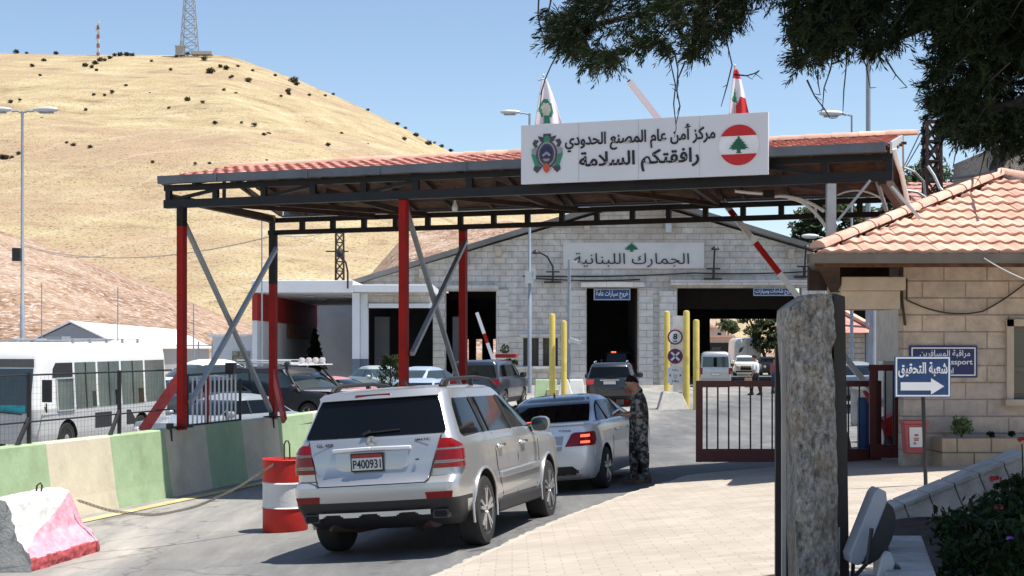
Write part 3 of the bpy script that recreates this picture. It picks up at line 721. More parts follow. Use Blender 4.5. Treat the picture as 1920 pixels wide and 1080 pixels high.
POSTS = [(.28, .3, 4.6), (-.30, BD - .1, 4.45), (4.45, .3, 4.6), (3.71, BD, 4.45)]
for (s, d, z), dk in zip(POSTS, (.33, 1.0, .03, .06)): post(s, d, z, dk)
mb = MB()
def br_(a, za, b_, zb): mb.bar(C(a[0], a[1] + .08, za), C(b_[0], b_[1] - .08, zb), .072, .072)
br_(POSTS[0], 4.33, POSTS[1], .95); mb.build('brace', galv, canopy)
mb = MB(); mb.bar(C(-.2, BD - .15, 4.15), C(.38, .4, 1.25), .072, .072); mb.build('brace', galv, canopy)
mb = MB(); br_(POSTS[2], 4.45, POSTS[3], 1.4); mb.build('brace', galv, canopy)
mb = MB(); mb.bar(C(3.81, BD - .1, 4.2), C(4.55, .4, 2.1), .072, .072); mb.build('brace', galv, canopy)
for (s, d, zt, ds) in ((.28, .3, 1.75, -.55), (-.3, BD - .1, 1.75, .45)):      # raking red struts at the post feet
    mb = MB(); a = C(s, d, zt); b_ = C(s + ds, d - .35, .78); mb.bar(a, b_, .05, .18); mb.build('strut', redpink, canopy)
# grey stub post at the right, standing on the guardhouse roof edge
mb = MB(); a = P(1558, 345, 21.95); b0 = P(1558, 462, 21.95); mb.bar(b0, a, .125, .125); mb.box(b0 + Vector((0, 0, -.06)), (.08, .08, .14)); mb.box(b0 + Vector((0, 0, -.13)), (.24, .24, .02)); mb.build('stub_post', galv, canopy)
for a, b_, w in ((P(1632, 338, 21.8), P(1570, 415, 21.9), .035), (P(1672, 350, 21.7), P(1725, 410, 21.9), .035), (P(1643, 335, 22.3), P(1662, 395, 22.6), .05)): mb = MB(); mb.bar(a, b_, w, .035); mb.build('thin_brace', galv, canopy)
mb = MB()      # pale curved cable arms under the roof
def arc(a, b_, sag, n_=12, y=0):
    a, b_ = Vector(a), Vector(b_); return [a.lerp(b_, t / n_) + Vector((0, 0, sag * 4 * (t / n_) * (1 - t / n_))) for t in range(n_ + 1)]
mb.tube(arc(P(1452, 368, 23.4), P(1545, 396, 23.4), .07), .028, 8); mb.tube(arc(P(1478, 372, 23.4), P(1553, 432, 23.4), .12), .026, 8); mb.tube([P(1378, 358, 23.4), P(1402, 361, 23.4), P(1430, 363, 23.4)], .025, 8)
mb.tube([P(1529, 390, 23.4), P(1530, 408, 23.4)], .02); mb.tube(arc(P(1570, 366, 23.2), P(1655, 374, 23.2), .1), .015, 6)
mb.build('cable_arm', whitesteel, canopy, smooth=50)
mb = MB(); mb.box(P(1441, 364, 23.4), (.16, .12, .12)); mb.build('junction_box', darksteel, canopy)
# bulb lamp hanging below the front truss
p = P(853, 386, 25.0)
root = empty('hanging_lamp', p, 0, 'small white bulb lamp hanging below the front truss of the canopy', 'lamp')
mb = MB(); mb.lathe([(.0, -.10), (.035, -.09), (.05, -.05), (.045, 0), (.02, .05), (.02, .09)], 12, p); mb.build('bulb', mk('milky glass', (.65, .65, .62), .3), root, smooth=60)
mb = MB(); mb.tube([p + Vector((0, 0, .08)), p + Vector((0, 0, .32))], .012, 6); mb.build('stem', blk, root)

# ---------------------------------------------------------------- big sign on the canopy
S0, S1, SZ0, SZ1 = 6.64, 10.45, 4.70, 5.60
def S(a, b_, d=0.0): return C(S0 + (S1 - S0) * a, -.16 - d, SZ0 + (SZ1 - SZ0) * b_)
sgn = empty('roof_sign', S(.5, 0), 0, 'large white sign board with two lines of black Arabic lettering, fixed to the canopy front', 'sign')
mb = MB(); mb.prism([(0, 0), (S1 - S0, 0), (S1 - S0, SZ1 - SZ0), (0, SZ1 - SZ0)], S(0, 0), CE, (0, 0, 1), CN * .06); mb.build('board', signwhite, sgn, bevel=.004)
mb = MB()
for a in (.245, .49, .735): mb.box(S(a, .5, .0015), (.006, .004, .88), math.atan2(CE.y, CE.x))
mb.build('panel_joint', mk('joint grey', (.45, .46, .48), .6), sgn)
text('lettering', 'مركز أمن عام المصنع الحدودي', ink, sgn, S(.492, .69, .008), CE, (0, 0, 1), 2.32, .34, .006, .02, True)
text('lettering', 'رافقتكم السلامة', ink, sgn, S(.49, .31, .008), CE, (0, 0, 1), 1.85, .33, .006, .022, True)
mb = MB(); dp = -CN * .012; oz = S(.112, .5); Z = Vector((0, 0, 1))       # crest
def emb(poly, mi, lift=0): mb.prism(poly, oz - CN * (.002 + lift), CE, Z, dp, mi)
emb([(-.1, .18), (.1, .18), (.15, .27), (.06, .25), (.06, .30), (-.06, .30), (-.06, .25), (-.15, .27)], 1)
emb([(x, y + .20) for x, y in ngon(10, .05, .07)], 0, .01)
for sg in (-1, 1):
    emb([(sg * x, y) for x, y in ((.13, .2), (.2, .22), (.235, .16), (.2, .1), (.15, .1), (.17, .15))], 1)
    emb([(sg * x, y) for x, y in ((.24, .05), (.25, -.02), (.19, -.2), (.1, -.22), (.17, -.08), (.19, .06))], 0)
    emb([(sg * x, y) for x, y in ((.25, .07), (.235, .0), (.17, -.02), (.18, .1))], 3, .006)
    emb([(sg * x, y) for x, y in ((.08, -.2), (.2, -.18), (.22, -.24), (.16, -.29), (.12, -.25))], 1, .004)
emb([(x, y - .01) for x, y in ngon(28, .165, .21)], 1, .008); emb([(x, y - .01) for x, y in ngon(28, .14, .185)], 3, .012); emb([(x, y - .01) for x, y in ngon(28, .12, .16)], 1, .016); emb([(x, y) for x, y in ngon(24, .095, .12)], 2, .02)
emb([(-.07, -.02), (0, .03), (.07, -.02), (.05, -.05), (0, -.01), (-.05, -.05)], 3, .026); emb([(-.06, -.08), (.06, -.08), (.03, -.12), (-.03, -.12)], 3, .026)
emb([(0, -.14), (.055, -.2), (.045, -.26), (0, -.30), (-.045, -.26), (-.055, -.2)], 4, .03)
mb.build('crest', [green, emblem_dark, emblem_navy, emblem_grey, emblem_red], sgn)
mb = MB(); oz = S(.888, .49); RD = .295
emb(ngon(48, RD), 0); 
for sg in (1, -1):
    a0 = math.asin(.45); pts = [(RD * math.cos(a), sg * RD * math.sin(a)) for a in [a0 + (math.pi - 2 * a0) * i / 24 for i in range(25)]]
    emb(pts, 1, .006)
mb.build('flag_roundel', [mk('roundel white', (.78, .78, .79), .5), flagred], sgn)
mb = MB(); cedar(mb, S(.888, .49, .014) - Z * .12, CE, Z, .30, .25, -CN * .008); mb.build('cedar_emblem', cedargreen, sgn)
for a in (.1, .3, .55, .88): mb = MB(); mb.bar(S(a, .85, -.06), S(a, .6, -.35), .04); mb.build('bracket', darksteel, sgn)

# ---------------------------------------------------------------- two flags
def flag(base, h, w, label, kindf, sgnx):
    root = empty('flag', base, 0, label, 'flag')
    mb = MB(); mb.tube([base, base + Vector((0, 0, h + .05))], .012, 6); mb.lathe([(.0, 0), (.02, .02), (0, .05)], 8, base + Vector((0, 0, h + .05))); mb.build('pole', lampgrey, root)
    nu, nv = 22, 24; mb = MB()
    def pos(u, v):
        wd = .05 + w * v ** .85; x = (u - .3) * wd * sgnx; y = -.02 - .05 * v * math.sin(u * 10 + v * 2) - .02
        return base + Vector((x, y, h * (1.02 - v) - .06 * u * v))
    for j in range(nv + 1):
        for i in range(nu + 1): mb.v.append(pos(i / nu, j / nv))
    for j in range(nv):
        for i in range(nu):
            a = j * (nu + 1) + i; mb.f.append((a, a + 1, a + nu + 2, a + nu + 1)); mb.m.append(kindf((i + .5) / nu, (j + .5) / nv))
    o = mb.build('cloth', [flagwhite, flagred, green, mk('flag cream', (.7, .68, .58), .7)], root, smooth=80, recalc=False)
    sm = o.modifiers.new('s', 'SOLIDIFY'); sm.thickness = .004
def fl(u, v):
    x, y = (u - .42) * 1.0, (v - .62) * 1.75; r_ = math.hypot(x * 1.1, y)
    if .24 < r_ < .36 or (v > .82 and abs(x) < .12 and v < .92): return 2
    return 3 if r_ <= .24 else 0
def fr(u, v):
    if v < .22: return 1
    if v > .58 and u > .35 and (v - .58) * 1.6 > (1 - u) - .35 : return 1
    if .42 < v < .72 and u < .5 and abs(u - .27) < (v - .38) * .6: return 2
    return 0
flag(P(1019, 238, 24.1) + Vector((.0, .03, 0)), .74, .42, 'white flag with green wreath hanging limp above the left end of the roof sign', fl, 1)
flag(P(1378, 217, 22.9) + Vector((0, .03, 0)), .68, .28, 'red and white cedar flag hanging limp above the right end of the roof sign', fr, 1)

# ---------------------------------------------------------------- raised boom barrier behind the canopy
def boom(label, a, b_, w, reds, base=None):
    a, b_ = Vector(a), Vector(b_); root = empty('boom_barrier', a, 0, label, 'barrier')
    mb = MB(); cuts = sorted(reds); d = b_ - a; t = 0; upv = Vector((0, -1, 0))
    segs = []; 
    for r0, r1 in cuts:
        if r0 > t: segs.append((t, r0, 0))
        segs.append((r0, r1, 1)); t = r1
    if t < 1: segs.append((t, 1, 0))
    for t0, t1, k in segs: mb.bar(a + d * t0, a + d * t1, w, w * .8, k, upv)
    mb.bar(a + d * .992, b_ + d * .004, w * .6, w * .5, 2, upv)
    mb.build('boom', [signwhite, redpost, blk], root)
    return root
root = boom('long red and white boom raised steeply behind the canopy and its roof sign', P(1655, 760, 27.6), P(1180, 153, 27.6), .10, [(.408, .503), (.585, .603)])
mb = MB(); p = P(1672, 700, 27.7); z0 = zg(p.x, p.y)
mb.box((p.x, p.y, z0 + .75), (.38, .34, 1.5)); mb.box((p.x, p.y, z0 + 1.53), (.42, .38, .06)); mb.build('cabinet', whitesteel, root, bevel=.01)
# ---------------------------------------------------------------- customs hall
HY = 92.0
def Hx(px): return (px - 960) / F * HY
def Hz(py): return CH + (HZ - py) / F * HY
GZ = 0.0
blockmat = brickmat('pale limestone blocks', (0.77, 0.735, 0.68), (0.68, 0.645, 0.59), (0.54, 0.505, 0.455), 0.72, 0.36, 0.02, 'XZ', bump=1.2, noise=0.45, nscale=1.8, stain=((0.36, 0.28, 0.21), 0.16, 0.7))
pilaster = brickmat('dressed limestone', (0.77, 0.74, 0.70), (0.70, 0.67, 0.63), (0.42, 0.39, 0.36), 1.6, 0.405, 0.022, 'XZ', bump=0.5, noise=0.3, nscale=2.5, stain=((0.33, 0.26, 0.2), 0.2, 0.4))
hall = empty('customs_hall', ((Hx(700) + Hx(1700)) / 2, HY + 14, 0), 0, 'wide gabled customs hall of pale stone blocks with dark drive-through bays', 'building')
XL, XR, XA = Hx(668), Hx(1732), Hx(1200); ZE = Hz(533); ZA = Hz(378)
OP = [(Hx(688), Hx(812), Hz(576)), (Hx(836), Hx(930), Hz(546)), (Hx(1100), Hx(1196), Hz(540)), (Hx(1270), Hx(1502), Hz(540)), (Hx(1560), Hx(1680), Hz(546))]
WIN = [(Hx(981), Hx(1010), Hz(686), Hz(634)), (Hx(1018), Hx(1046), Hz(686), Hz(634))]
TH = 0.6
def rf(x):      # gable line
    return ZA - (ZA - ZE) * abs(x - XA) / ((XA - XL) if x < XA else (XR - XA))
cuts = sorted(set([XL, XR, XA] + [v for o_ in OP for v in o_[:2]] + [v for w_ in WIN for v in w_[:2]]))
mb = MB()
def wallpiece(x0, x1, z0a, z0b, z1a, z1b): # front wall block
    mb.add([(x0, HY, z0a), (x1, HY, z0b), (x1, HY, z1b), (x0, HY, z1a), (x0, HY + TH, z0a), (x1, HY + TH, z0b), (x1, HY + TH, z1b), (x0, HY + TH, z1a)],
           [(0, 1, 2, 3), (5, 4, 7, 6), (0, 4, 5, 1), (3, 2, 6, 7), (0, 3, 7, 4), (1, 5, 6, 2)])
for x0, x1 in zip(cuts, cuts[1:]):
    xm = (x0 + x1) / 2; op = [o_ for o_ in OP if o_[0] < xm < o_[1]]; wi = [w_ for w_ in WIN if w_[0] < xm < w_[1]]
    if op: wallpiece(x0, x1, op[0][2], op[0][2], rf(x0), rf(x1))
    elif wi: wallpiece(x0, x1, -.3, -.3, wi[0][2], wi[0][2]); wallpiece(x0, x1, wi[0][3], wi[0][3], rf(x0), rf(x1))
    else: wallpiece(x0, x1, -.3, -.3, rf(x0), rf(x1))
mb.build('front_wall', blockmat, hall)
for px0, px1, top in ((931, 954, 542), (812, 835, 548), (1068, 1098, 545), (1198, 1224, 540), (1236, 1268, 546), (1503, 1530, 540)):
    mb = MB(); mb.box(((Hx(px0) + Hx(px1)) / 2, HY - .06, (Hz(top) - .3) / 2), (Hx(px1) - Hx(px0), .16, Hz(top) + .3)); mb.build('pilaster', pilaster, hall)
for px0, px1, py in ((1088, 1207, 534), (1256, 1512, 530), (828, 936, 540)):
    mb = MB(); mb.box(((Hx(px0) + Hx(px1)) / 2, HY - .22, Hz(py)), (Hx(px1) - Hx(px0), .55, .30)); mb.build('lintel', pilaster, hall, bevel=.02)
mb = MB(); mb.box(((Hx(975) + Hx(1050)) / 2, HY - .1, Hz(633) + .12), (Hx(1050) - Hx(975), .25, .18)); mb.box(((Hx(965) + Hx(1062)) / 2, HY - .12, Hz(690)), (Hx(1062) - Hx(965), .3, .16))
mb.build('window_ledge', pilaster, hall, bevel=.02)
DEPTH = 26.0
mb = MB()      # roof slabs with overhang, grey sheet edge
for xa, xb in ((XL - .6, XA), (XA, XR + .6)):
    za, zb = (ZE - .2, ZA + .22) if xa < XL else (ZA + .22, ZE - .2)
    v = [(xa, HY - .8, za), (xb, HY - .8, zb), (xb, HY + DEPTH, zb), (xa, HY + DEPTH, za)]
    mb.add(v + [(x, y, z + .3) for x, y, z in v], [(0, 3, 2, 1), (4, 5, 6, 7), (0, 1, 5, 4), (1, 2, 6, 5), (2, 3, 7, 6), (3, 0, 4, 7)])
mb.build('roof', mk('weathered grey roof sheet', (.16, .16, .155), .8, 0, .25, scale=.5, dirt=.3), hall)
for px in (792, 870, 935, 1100, 1480, 1555): mb = MB(); mb.box((Hx(px), HY - .35, rf(Hx(px)) - .55), (.35, .6, .55)); mb.build('corbel', housestone_trim, hall)
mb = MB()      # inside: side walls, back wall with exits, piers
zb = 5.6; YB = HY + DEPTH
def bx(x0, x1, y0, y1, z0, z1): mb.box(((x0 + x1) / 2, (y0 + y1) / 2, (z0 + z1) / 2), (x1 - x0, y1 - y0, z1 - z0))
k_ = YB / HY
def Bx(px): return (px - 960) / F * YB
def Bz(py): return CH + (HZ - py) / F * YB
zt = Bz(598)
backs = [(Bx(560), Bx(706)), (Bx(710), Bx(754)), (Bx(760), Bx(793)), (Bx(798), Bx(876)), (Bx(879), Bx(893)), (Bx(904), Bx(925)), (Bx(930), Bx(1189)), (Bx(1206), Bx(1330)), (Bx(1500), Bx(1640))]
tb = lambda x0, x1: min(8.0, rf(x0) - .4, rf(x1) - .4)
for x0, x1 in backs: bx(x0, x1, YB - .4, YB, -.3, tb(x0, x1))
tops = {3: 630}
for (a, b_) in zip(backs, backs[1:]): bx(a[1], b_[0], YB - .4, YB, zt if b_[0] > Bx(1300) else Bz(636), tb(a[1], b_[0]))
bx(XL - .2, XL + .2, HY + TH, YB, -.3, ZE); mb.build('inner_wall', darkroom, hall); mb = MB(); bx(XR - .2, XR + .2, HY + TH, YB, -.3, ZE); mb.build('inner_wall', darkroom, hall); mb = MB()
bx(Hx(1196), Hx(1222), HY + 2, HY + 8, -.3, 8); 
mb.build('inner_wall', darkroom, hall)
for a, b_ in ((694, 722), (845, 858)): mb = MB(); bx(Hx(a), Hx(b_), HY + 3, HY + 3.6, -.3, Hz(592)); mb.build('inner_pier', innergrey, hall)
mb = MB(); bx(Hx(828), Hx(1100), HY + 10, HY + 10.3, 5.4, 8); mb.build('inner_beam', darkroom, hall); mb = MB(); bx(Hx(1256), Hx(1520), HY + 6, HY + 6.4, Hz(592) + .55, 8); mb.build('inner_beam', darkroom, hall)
for (x0, x1, z0, z1) in WIN:
    mb = MB(); bx(x0, x1, HY + .3, HY + .34, z0, z1); o = mb.build('window', glass2, hall)
    mb = MB(); w_ = .05
    for x in (x0 + .03, x1 - .03): bx(x - w_, x + w_, HY + .05, HY + .2, z0, z1)
    for z in (z0 + .03, z1 - .03): bx(x0, x1, HY + .05, HY + .2, z - w_, z + w_)
    mb.build('frame', blk, o)
    mb = MB()
    for i in range(1, 6): bx(x0 + (x1 - x0) * i / 6 - .015, x0 + (x1 - x0) * i / 6 + .015, HY + .06, HY + .09, z0, z1)
    for i in range(1, 5): bx(x0, x1, HY + .06, HY + .09, z0 + (z1 - z0) * i / 5 - .015, z0 + (z1 - z0) * i / 5 + .015)
    mb.build('window_bars', blk, o)
mb = MB(); mb.box(((Hx(1056) + Hx(1320)) / 2, HY - .03, (Hz(455) + Hz(503)) / 2), (Hx(1320) - Hx(1056), .06, Hz(455) - Hz(503)))
pl = mb.build('name_panel', mk('smooth rendered panel', (.64, .62, .59), .8, 0, .06, scale=.7, dirt=.15), hall)
UX, UZ = Vector((1, 0, 0)), Vector((0, 0, 1))
text('lettering', 'الجمارك اللبنانية', ink, pl, (Hx(1184), HY - .1, Hz(488)), UX, UZ, Hx(1292) - Hx(1077), .85, .03, -.006, True)
mb = MB(); cedar(mb, (Hx(1184), HY - .06, Hz(472)), UX, UZ, .85, .52, Vector((0, -.05, 0))); mb.build('cedar_emblem', cedargreen, pl)
# signs over the bays
def baysign(label, px0, px1, py0, py1, s, y=HY - .05):
    k = y / HY; x0, x1, z0, z1 = Hx(px0) * k, Hx(px1) * k, CH + (Hz(py1) - CH) * k, CH + (Hz(py0) - CH) * k
    root = empty('bay_sign', ((x0 + x1) / 2, y, z0), 0, label, 'sign')
    mb = MB(); mb.box(((x0 + x1) / 2, y, (z0 + z1) / 2), (x1 - x0, .06, z1 - z0)); mb.build('board', signblue, root)
    mb = MB()
    for zz in (z0 + .04, z1 - .04): mb.box(((x0 + x1) / 2, y - .035, zz), (x1 - x0, .02, .06))
    for xx in (x0 + .04, x1 - .04): mb.box((xx, y - .035, (z0 + z1) / 2), (.06, .02, z1 - z0 - .1))
    mb.build('border', mk('sign border grey', (.35, .4, .45), .5), root)
    text('lettering', s, whiteink, root, ((x0 + x1) / 2, y - .045, (z0 + z1) / 2), UX, UZ, (x1 - x0) * .88, (z1 - z0) * .7, .01, .01, True)
baysign('blue Arabic sign with white border above the narrow hall bay behind the dark hatchback', 1113, 1182, 541, 563, 'خروج سيارات عامة')
baysign('blue Arabic sign high in the wide hall bay, half hidden by the raised boom', 1412, 1490, 539, 555, 'خروج شاحنات وسيارات')
# gooseneck lamps, cameras and cables on the facade
def gooseneck(px, py0, py1, dx, label):
    b0 = Vector((Hx(px), HY - .9, Hz(py1))); root = empty('facade_lamp', b0, 0, label, 'lamp')
    h = Hz(py0) - Hz(py1)
    mb = MB(); mb.tube([b0 + Vector((0, .9, 0)), b0 + Vector((0, .2, 0)), b0 + Vector((0, 0, .1)), b0 + Vector((0, 0, h * .5)), b0 + Vector((dx * .35, -.2, h * .85)), b0 + Vector((dx * .8, -.5, h * .98))], .055, 8); mb.build('arm', blk, root, smooth=50)
    mb = MB(); c = b0 + Vector((dx, -.6, h)); mb.lathe([(.06, .14), (.14, .08), (.24, -.06), (.24, -.12)], 14, c); mb.build('head', blk, root, smooth=50)
    mb = MB(); mb.box(b0 + Vector((0, .5, -.05)), (1.0, .5, .1)); mb.box(b0 + Vector((0, .3, .27)), (.1, .12, .6)); mb.box(b0 + Vector((0, .3, .55)), (.8, .12, .08)); mb.build('bracket', blk, root)
gooseneck(1036, 475, 528, -1.0, 'black gooseneck lamp bending left beside the lamp post on the hall front')
gooseneck(1335, 468, 522, 0.0, 'black floodlight on a straight stem right of the name panel')
gooseneck(1504, 466, 518, 0.0, 'black floodlight on a straight stem near the right roof edge of the hall')
mb = MB()
for (a, b_, s) in (((980, 518), (1300, 512), -.1), ((1300, 512), (1530, 508), -.1), ((1000, 522), (1200, 524), -.1)):
    mb.tube(arc((Hx(a[0]), HY - .1, Hz(a[1])), (Hx(b_[0]), HY - .1, Hz(b_[1])), s), .035, 5)
tag(mb.build('facade_cable', blk), 'dark cables strung along the hall front above the bays', 'cable')
# white block camera on a bracket, seen through the truss gap
p = Vector((Hx(1252), HY - .4, Hz(413))); root = empty('security_camera', p, 0, 'pale box camera on a white bracket under the hall gable', 'camera')
mb = MB(); mb.box(p, (.42, .5, .42)); mb.build('housing', lampgrey, root, bevel=.03); mb = MB(); mb.box(p + Vector((0, .1, -.45)), (.36, .4, .6)); mb.build('bracket', lampgrey, root)
mb = MB(); mb.lathe([(.0, -.29), (.1, -.28), (.1, -.2)], 12, p, 'Y'); mb.build('lens', blk, root)

# ---------------------------------------------------------------- white annex with the red band, left of the hall
AY = 84.0
def Ax(px): return (px - 960) / F * AY
def Az(py): return CH + (HZ - py) / F * AY
ann = empty('drive_through_annex', (Ax(570), AY + 8, 0), 0, 'white flat-roofed drive-through shelter with a red band on its inner wall', 'building')
mb = MB(); D2 = 26
mb.box(((Ax(474) + Ax(663)) / 2, AY + D2 / 2 - .3, (Az(526) + Az(549)) / 2), (Ax(663) - Ax(474), D2, Az(526) - Az(549)))
mb.box(((Ax(663) + Ax(812)) / 2, AY + 3, (Az(534) + Az(548)) / 2), (Ax(812) - Ax(663), 6.6, Az(534) - Az(548))); mb.build('roof', annexwhite, ann, bevel=.03)
mb = MB(); mb.box(((Ax(663) + Ax(812)) / 2, AY + .7, (Az(549) + Az(570)) / 2), (Ax(812) - Ax(663), .2, Az(549) - Az(570))); mb.build('stone_fascia', blockmat, ann)
mb = MB(); mb.box(((Ax(690) + Ax(812)) / 2, AY + .55, (Az(569) + Az(577)) / 2), (Ax(812) - Ax(690), .3, Az(569) - Az(577))); mb.build('beam', annexwhite, ann)
mb = MB()      # left wall running back, red above, white below
w0, w1 = Ax(473), Ax(482); zr = Az(601)
mb.box(((w0 + w1) / 2, AY + D2 / 2, (zr - .5) / 2), (w1 - w0, D2, zr + .5), 0, 0); mb.box(((w0 + w1) / 2, AY + D2 / 2 + .01, (zr + Az(549)) / 2), (w1 - w0 + .03, D2, Az(549) - zr), 0, 1)
mb.build('side_wall', [annexwhite, annexred], ann)
mb = MB(); mb.box((w1 + .09, AY + 18, zr - .45), (.05, 14, .9)); mb.box((w1 + .09, AY + 16, .5), (.05, 18, .8)); mb.build('brown_panelling', annexbrown, ann)
mb = MB(); mb.box(((w1 + Ax(690)) / 2 - 1, AY + D2 + 5, 2.5), (Ax(690) - w1 + 6, .3, 6.6)); mb.build('end_wall', innergrey, ann)  # added well behind the roof, the open gap lets sky light in
mb = MB()
for px0, px1, y in ((660, 674, AY), (674, 688, AY + .5)):
    mb.box(((Ax(px0) + Ax(px1)) / 2, y + .3, (Az(549) + Az(673)) / 2), (Ax(px1) - Ax(px0) - .02, .6, Az(549) - Az(673)), 0, 0)
    mb.box(((Ax(px0) + Ax(px1)) / 2, y + .3, (Az(673) - .3) / 2), (Ax(px1) - Ax(px0) + .0, .64, Az(673) + .3), 0, 1)
mb.build('pillar', [annexwhite, annexblue], ann)
for x, y in ((-11.5, 4), (-9.3, 4), (-11.5, 10), (-9.3, 10)): mb = MB(); mb.box((x, AY + y, Az(549) - .06), (.5, .5, .06)); mb.build('ceiling_light', lampgrey, ann)
# cypress shaped cut-out tree against the annex wall: a small potted conifer in the shade
p = Vector((w1 + 1.1, AY + 16, 0)); root = empty('conifer', p, 0, 'slim dark conifer standing against the inner wall of the white annex', 'tree')
rng = random.Random(5); mb = MB()
for i in range(9):
    f = i / 8; leafball(mb, p + Vector((0, 0, .9 + f * 2.2)), .95 * (1 - f * .85), .6 * (1 - f * .85), .35, 90, .16, rng)
mb.build('crown', pineleaf, root); mb = MB(); mb.tube([p, p + Vector((0, 0, 2.6))], [.12, .03], 8); mb.build('trunk', bark, root)
# roof lamp and lattice pole over the annex
mb = MB(); p = P(637, 540, 122); p.z = 0; lattice(mb, p, .7, .6, P(0, 437, 122).z, 15, .06); mb.box(p + Vector((-.2, 0, 9.8)), (1.8, .1, .1))
tag(mb.build('lattice_pole', rust), 'rusty lattice pole rising behind the white annex roof', 'pole')
p = P(652, 541, AY - .5); root = empty('roof_lamp', p, 0, 'black lamp on a bent arm fixed to the edge of the annex roof', 'lamp')
mb = MB(); mb.tube([p, p + Vector((0, 0, .9)), p + Vector((-.1, -.1, 1.4)), p + Vector((-.35, -.2, 1.75))], .05, 8); mb.build('arm', blk, root, smooth=50)
mb = MB(); mb.lathe([(.05, .25), (.18, .1), (.2, -.15), (.12, -.25)], 12, p + Vector((-.4, -.2, 1.9))); mb.build('head', blk, root, smooth=50)

# second small boom in the hall bay
boom('short red and white boom raised in the dark bay left of the sapling', P(930, 690, 78), P(894, 586, 78), .17, [(.45, .62), (.0, .08)])

# ---------------------------------------------------------------- sheds on the left
SY = 120.0
sh = empty('storage_shed', P(215, 660, SY + 10), 0, 'long low white shed with a grey gable end below the hill', 'building')
a, b_, ap = P(40, 652, SY), P(225, 650, SY), P(133, 607, SY); rx = (P(392, 645, 175) - P(225, 650, SY)); dv = Vector((rx.x, rx.y, 0))
mb = MB(); mb.prism([(a.x, -.3), (b_.x, -.3), (b_.x, 2.3), (ap.x, ap.z), (a.x, 2.3)], (0, SY, 0), UX, UZ, Vector((dv.x, dv.y, 0))); mb.build('wall', shedgrey, sh)
mb = MB()
for p0, p1 in (((a.x - .5, 2.1), (ap.x, ap.z + .1)), ((ap.x, ap.z + .1), (b_.x + .5, 2.1))):
    v = [Vector((p0[0], SY - .3, p0[1])), Vector((p1[0], SY - .3, p1[1])), Vector((p1[0], SY, p1[1])) + dv, Vector((p0[0], SY, p0[1])) + dv]
    mb.add(v + [q + Vector((0, 0, .12)) for q in v], [(0, 3, 2, 1), (4, 5, 6, 7), (0, 1, 5, 4), (1, 2, 6, 5), (2, 3, 7, 6), (3, 0, 4, 7)])
mb.build('roof', shedwhite, sh)
wh = empty('small_white_building', P(432, 690, 88), 0, 'small plain white flat-roofed building with a poster, beside the annex', 'building')
mb = MB(); q0, q1 = P(398, 631, 88), P(473, 631, 88); mb.box(((q0.x + q1.x) / 2, 90, (q0.z - .3) / 2), (q1.x - q0.x, 4, q0.z + .3)); mb.build('wall', annexwhite, wh)
mb = MB(); mb.box(((q0.x + q1.x) / 2, 90, q0.z + .06), (q1.x - q0.x + .5, 4.4, .12)); mb.build('roof', shedwhite, wh)
mb = MB(); mb.box((P(452, 0, 88).x, 87.96, P(0, 683, 88).z), (1.0, .05, 1.5)); mb.build('poster', mk('faded poster', (.3, .27, .2), .7, 0, .8, scale=4), wh)
mb = MB(); p0 = P(395, 690, 86)
for px in (345, 372, 398): mb.bar(P(px, 700, 86), P(px, 640, 86), .08)
for py in (648, 660, 676): mb.bar(P(330, py, 86), P(398, py, 86), .06)
tag(mb.build('scaffold_frame', galv), 'grey pipe frame standing left of the small white building', 'frame')
# ---------------------------------------------------------------- guardhouse on the right
W0 = 22.2      # front wall plane
hs = empty('guardhouse', (9, W0 + 3, .5), 0, 'stone guardhouse with an orange tiled hip roof at the right edge of the picture', 'building')
stone = brickmat('tan limestone courses', (0.72, 0.585, 0.465), (0.60, 0.505, 0.42), (0.46, 0.38, 0.305), 0.62, 0.243, 0.009, 'XZ', bump=1.6, noise=0.5, nscale=5.0, stain=((0.38, 0.34, 0.32), 1.6, 0.7))
XW0, XW1 = 5.62, 13.0; WX0, WX1, WZ0, WZ1 = P(1897, 0, W0).x, 8.6, P(0, 748, W0).z, P(0, 612, W0).z
ZTOP = 3.55
mb = MB()
def wb(x0, x1, z0, z1): mb.box(((x0 + x1) / 2, W0 + .15, (z0 + z1) / 2), (x1 - x0, .3, z1 - z0))
wb(XW0, WX0, .3, ZTOP); wb(WX0, WX1, .3, WZ0); wb(WX0, WX1, WZ1, ZTOP); wb(WX1, XW1, .3, ZTOP)
mb.bar((XW0 + .17, W0 + .2, 1.9), (XW0 + 2.2, W0 + 5.8, 1.9), .3, 3.3); mb.box((XW1 - .15, W0 + 3, 1.9), (.3, 5.4, 3.3)); mb.box((10.3, W0 + 5.9, 1.9), (5.2, .3, 3.3))
mb.build('wall', stone, hs)
mb = MB()
for x in (WX0 - .04,): mb.box((x, W0 - .02, (WZ0 + WZ1) / 2), (.1, .1, WZ1 - WZ0 + .2))
mb.box(((WX0 + WX1) / 2, W0 - .02, WZ1 + .05), (WX1 - WX0 + .2, .1, .1)); mb.box(((WX0 + WX1) / 2, W0 - .05, WZ0 - .05), (WX1 - WX0 + .25, .18, .09)); mb.build('window_surround', housestone_trim, hs)
mb = MB(); mb.box(((WX0 + WX1) / 2, W0 + .2, (WZ0 + WZ1) / 2), (WX1 - WX0, .02, WZ1 - WZ0)); w_ = mb.build('window', glass2, hs)
mb = MB()
for x in (WX0 + .04, WX0 + .7): mb.box((x, W0 + .16, (WZ0 + WZ1) / 2), (.07, .06, WZ1 - WZ0))
for z in (WZ0 + .04, WZ1 - .04, WZ0 + .42): mb.box(((WX0 + WX1) / 2, W0 + .16, z), (WX1 - WX0, .055, .06))
mb.build('frame', winframe, w_)
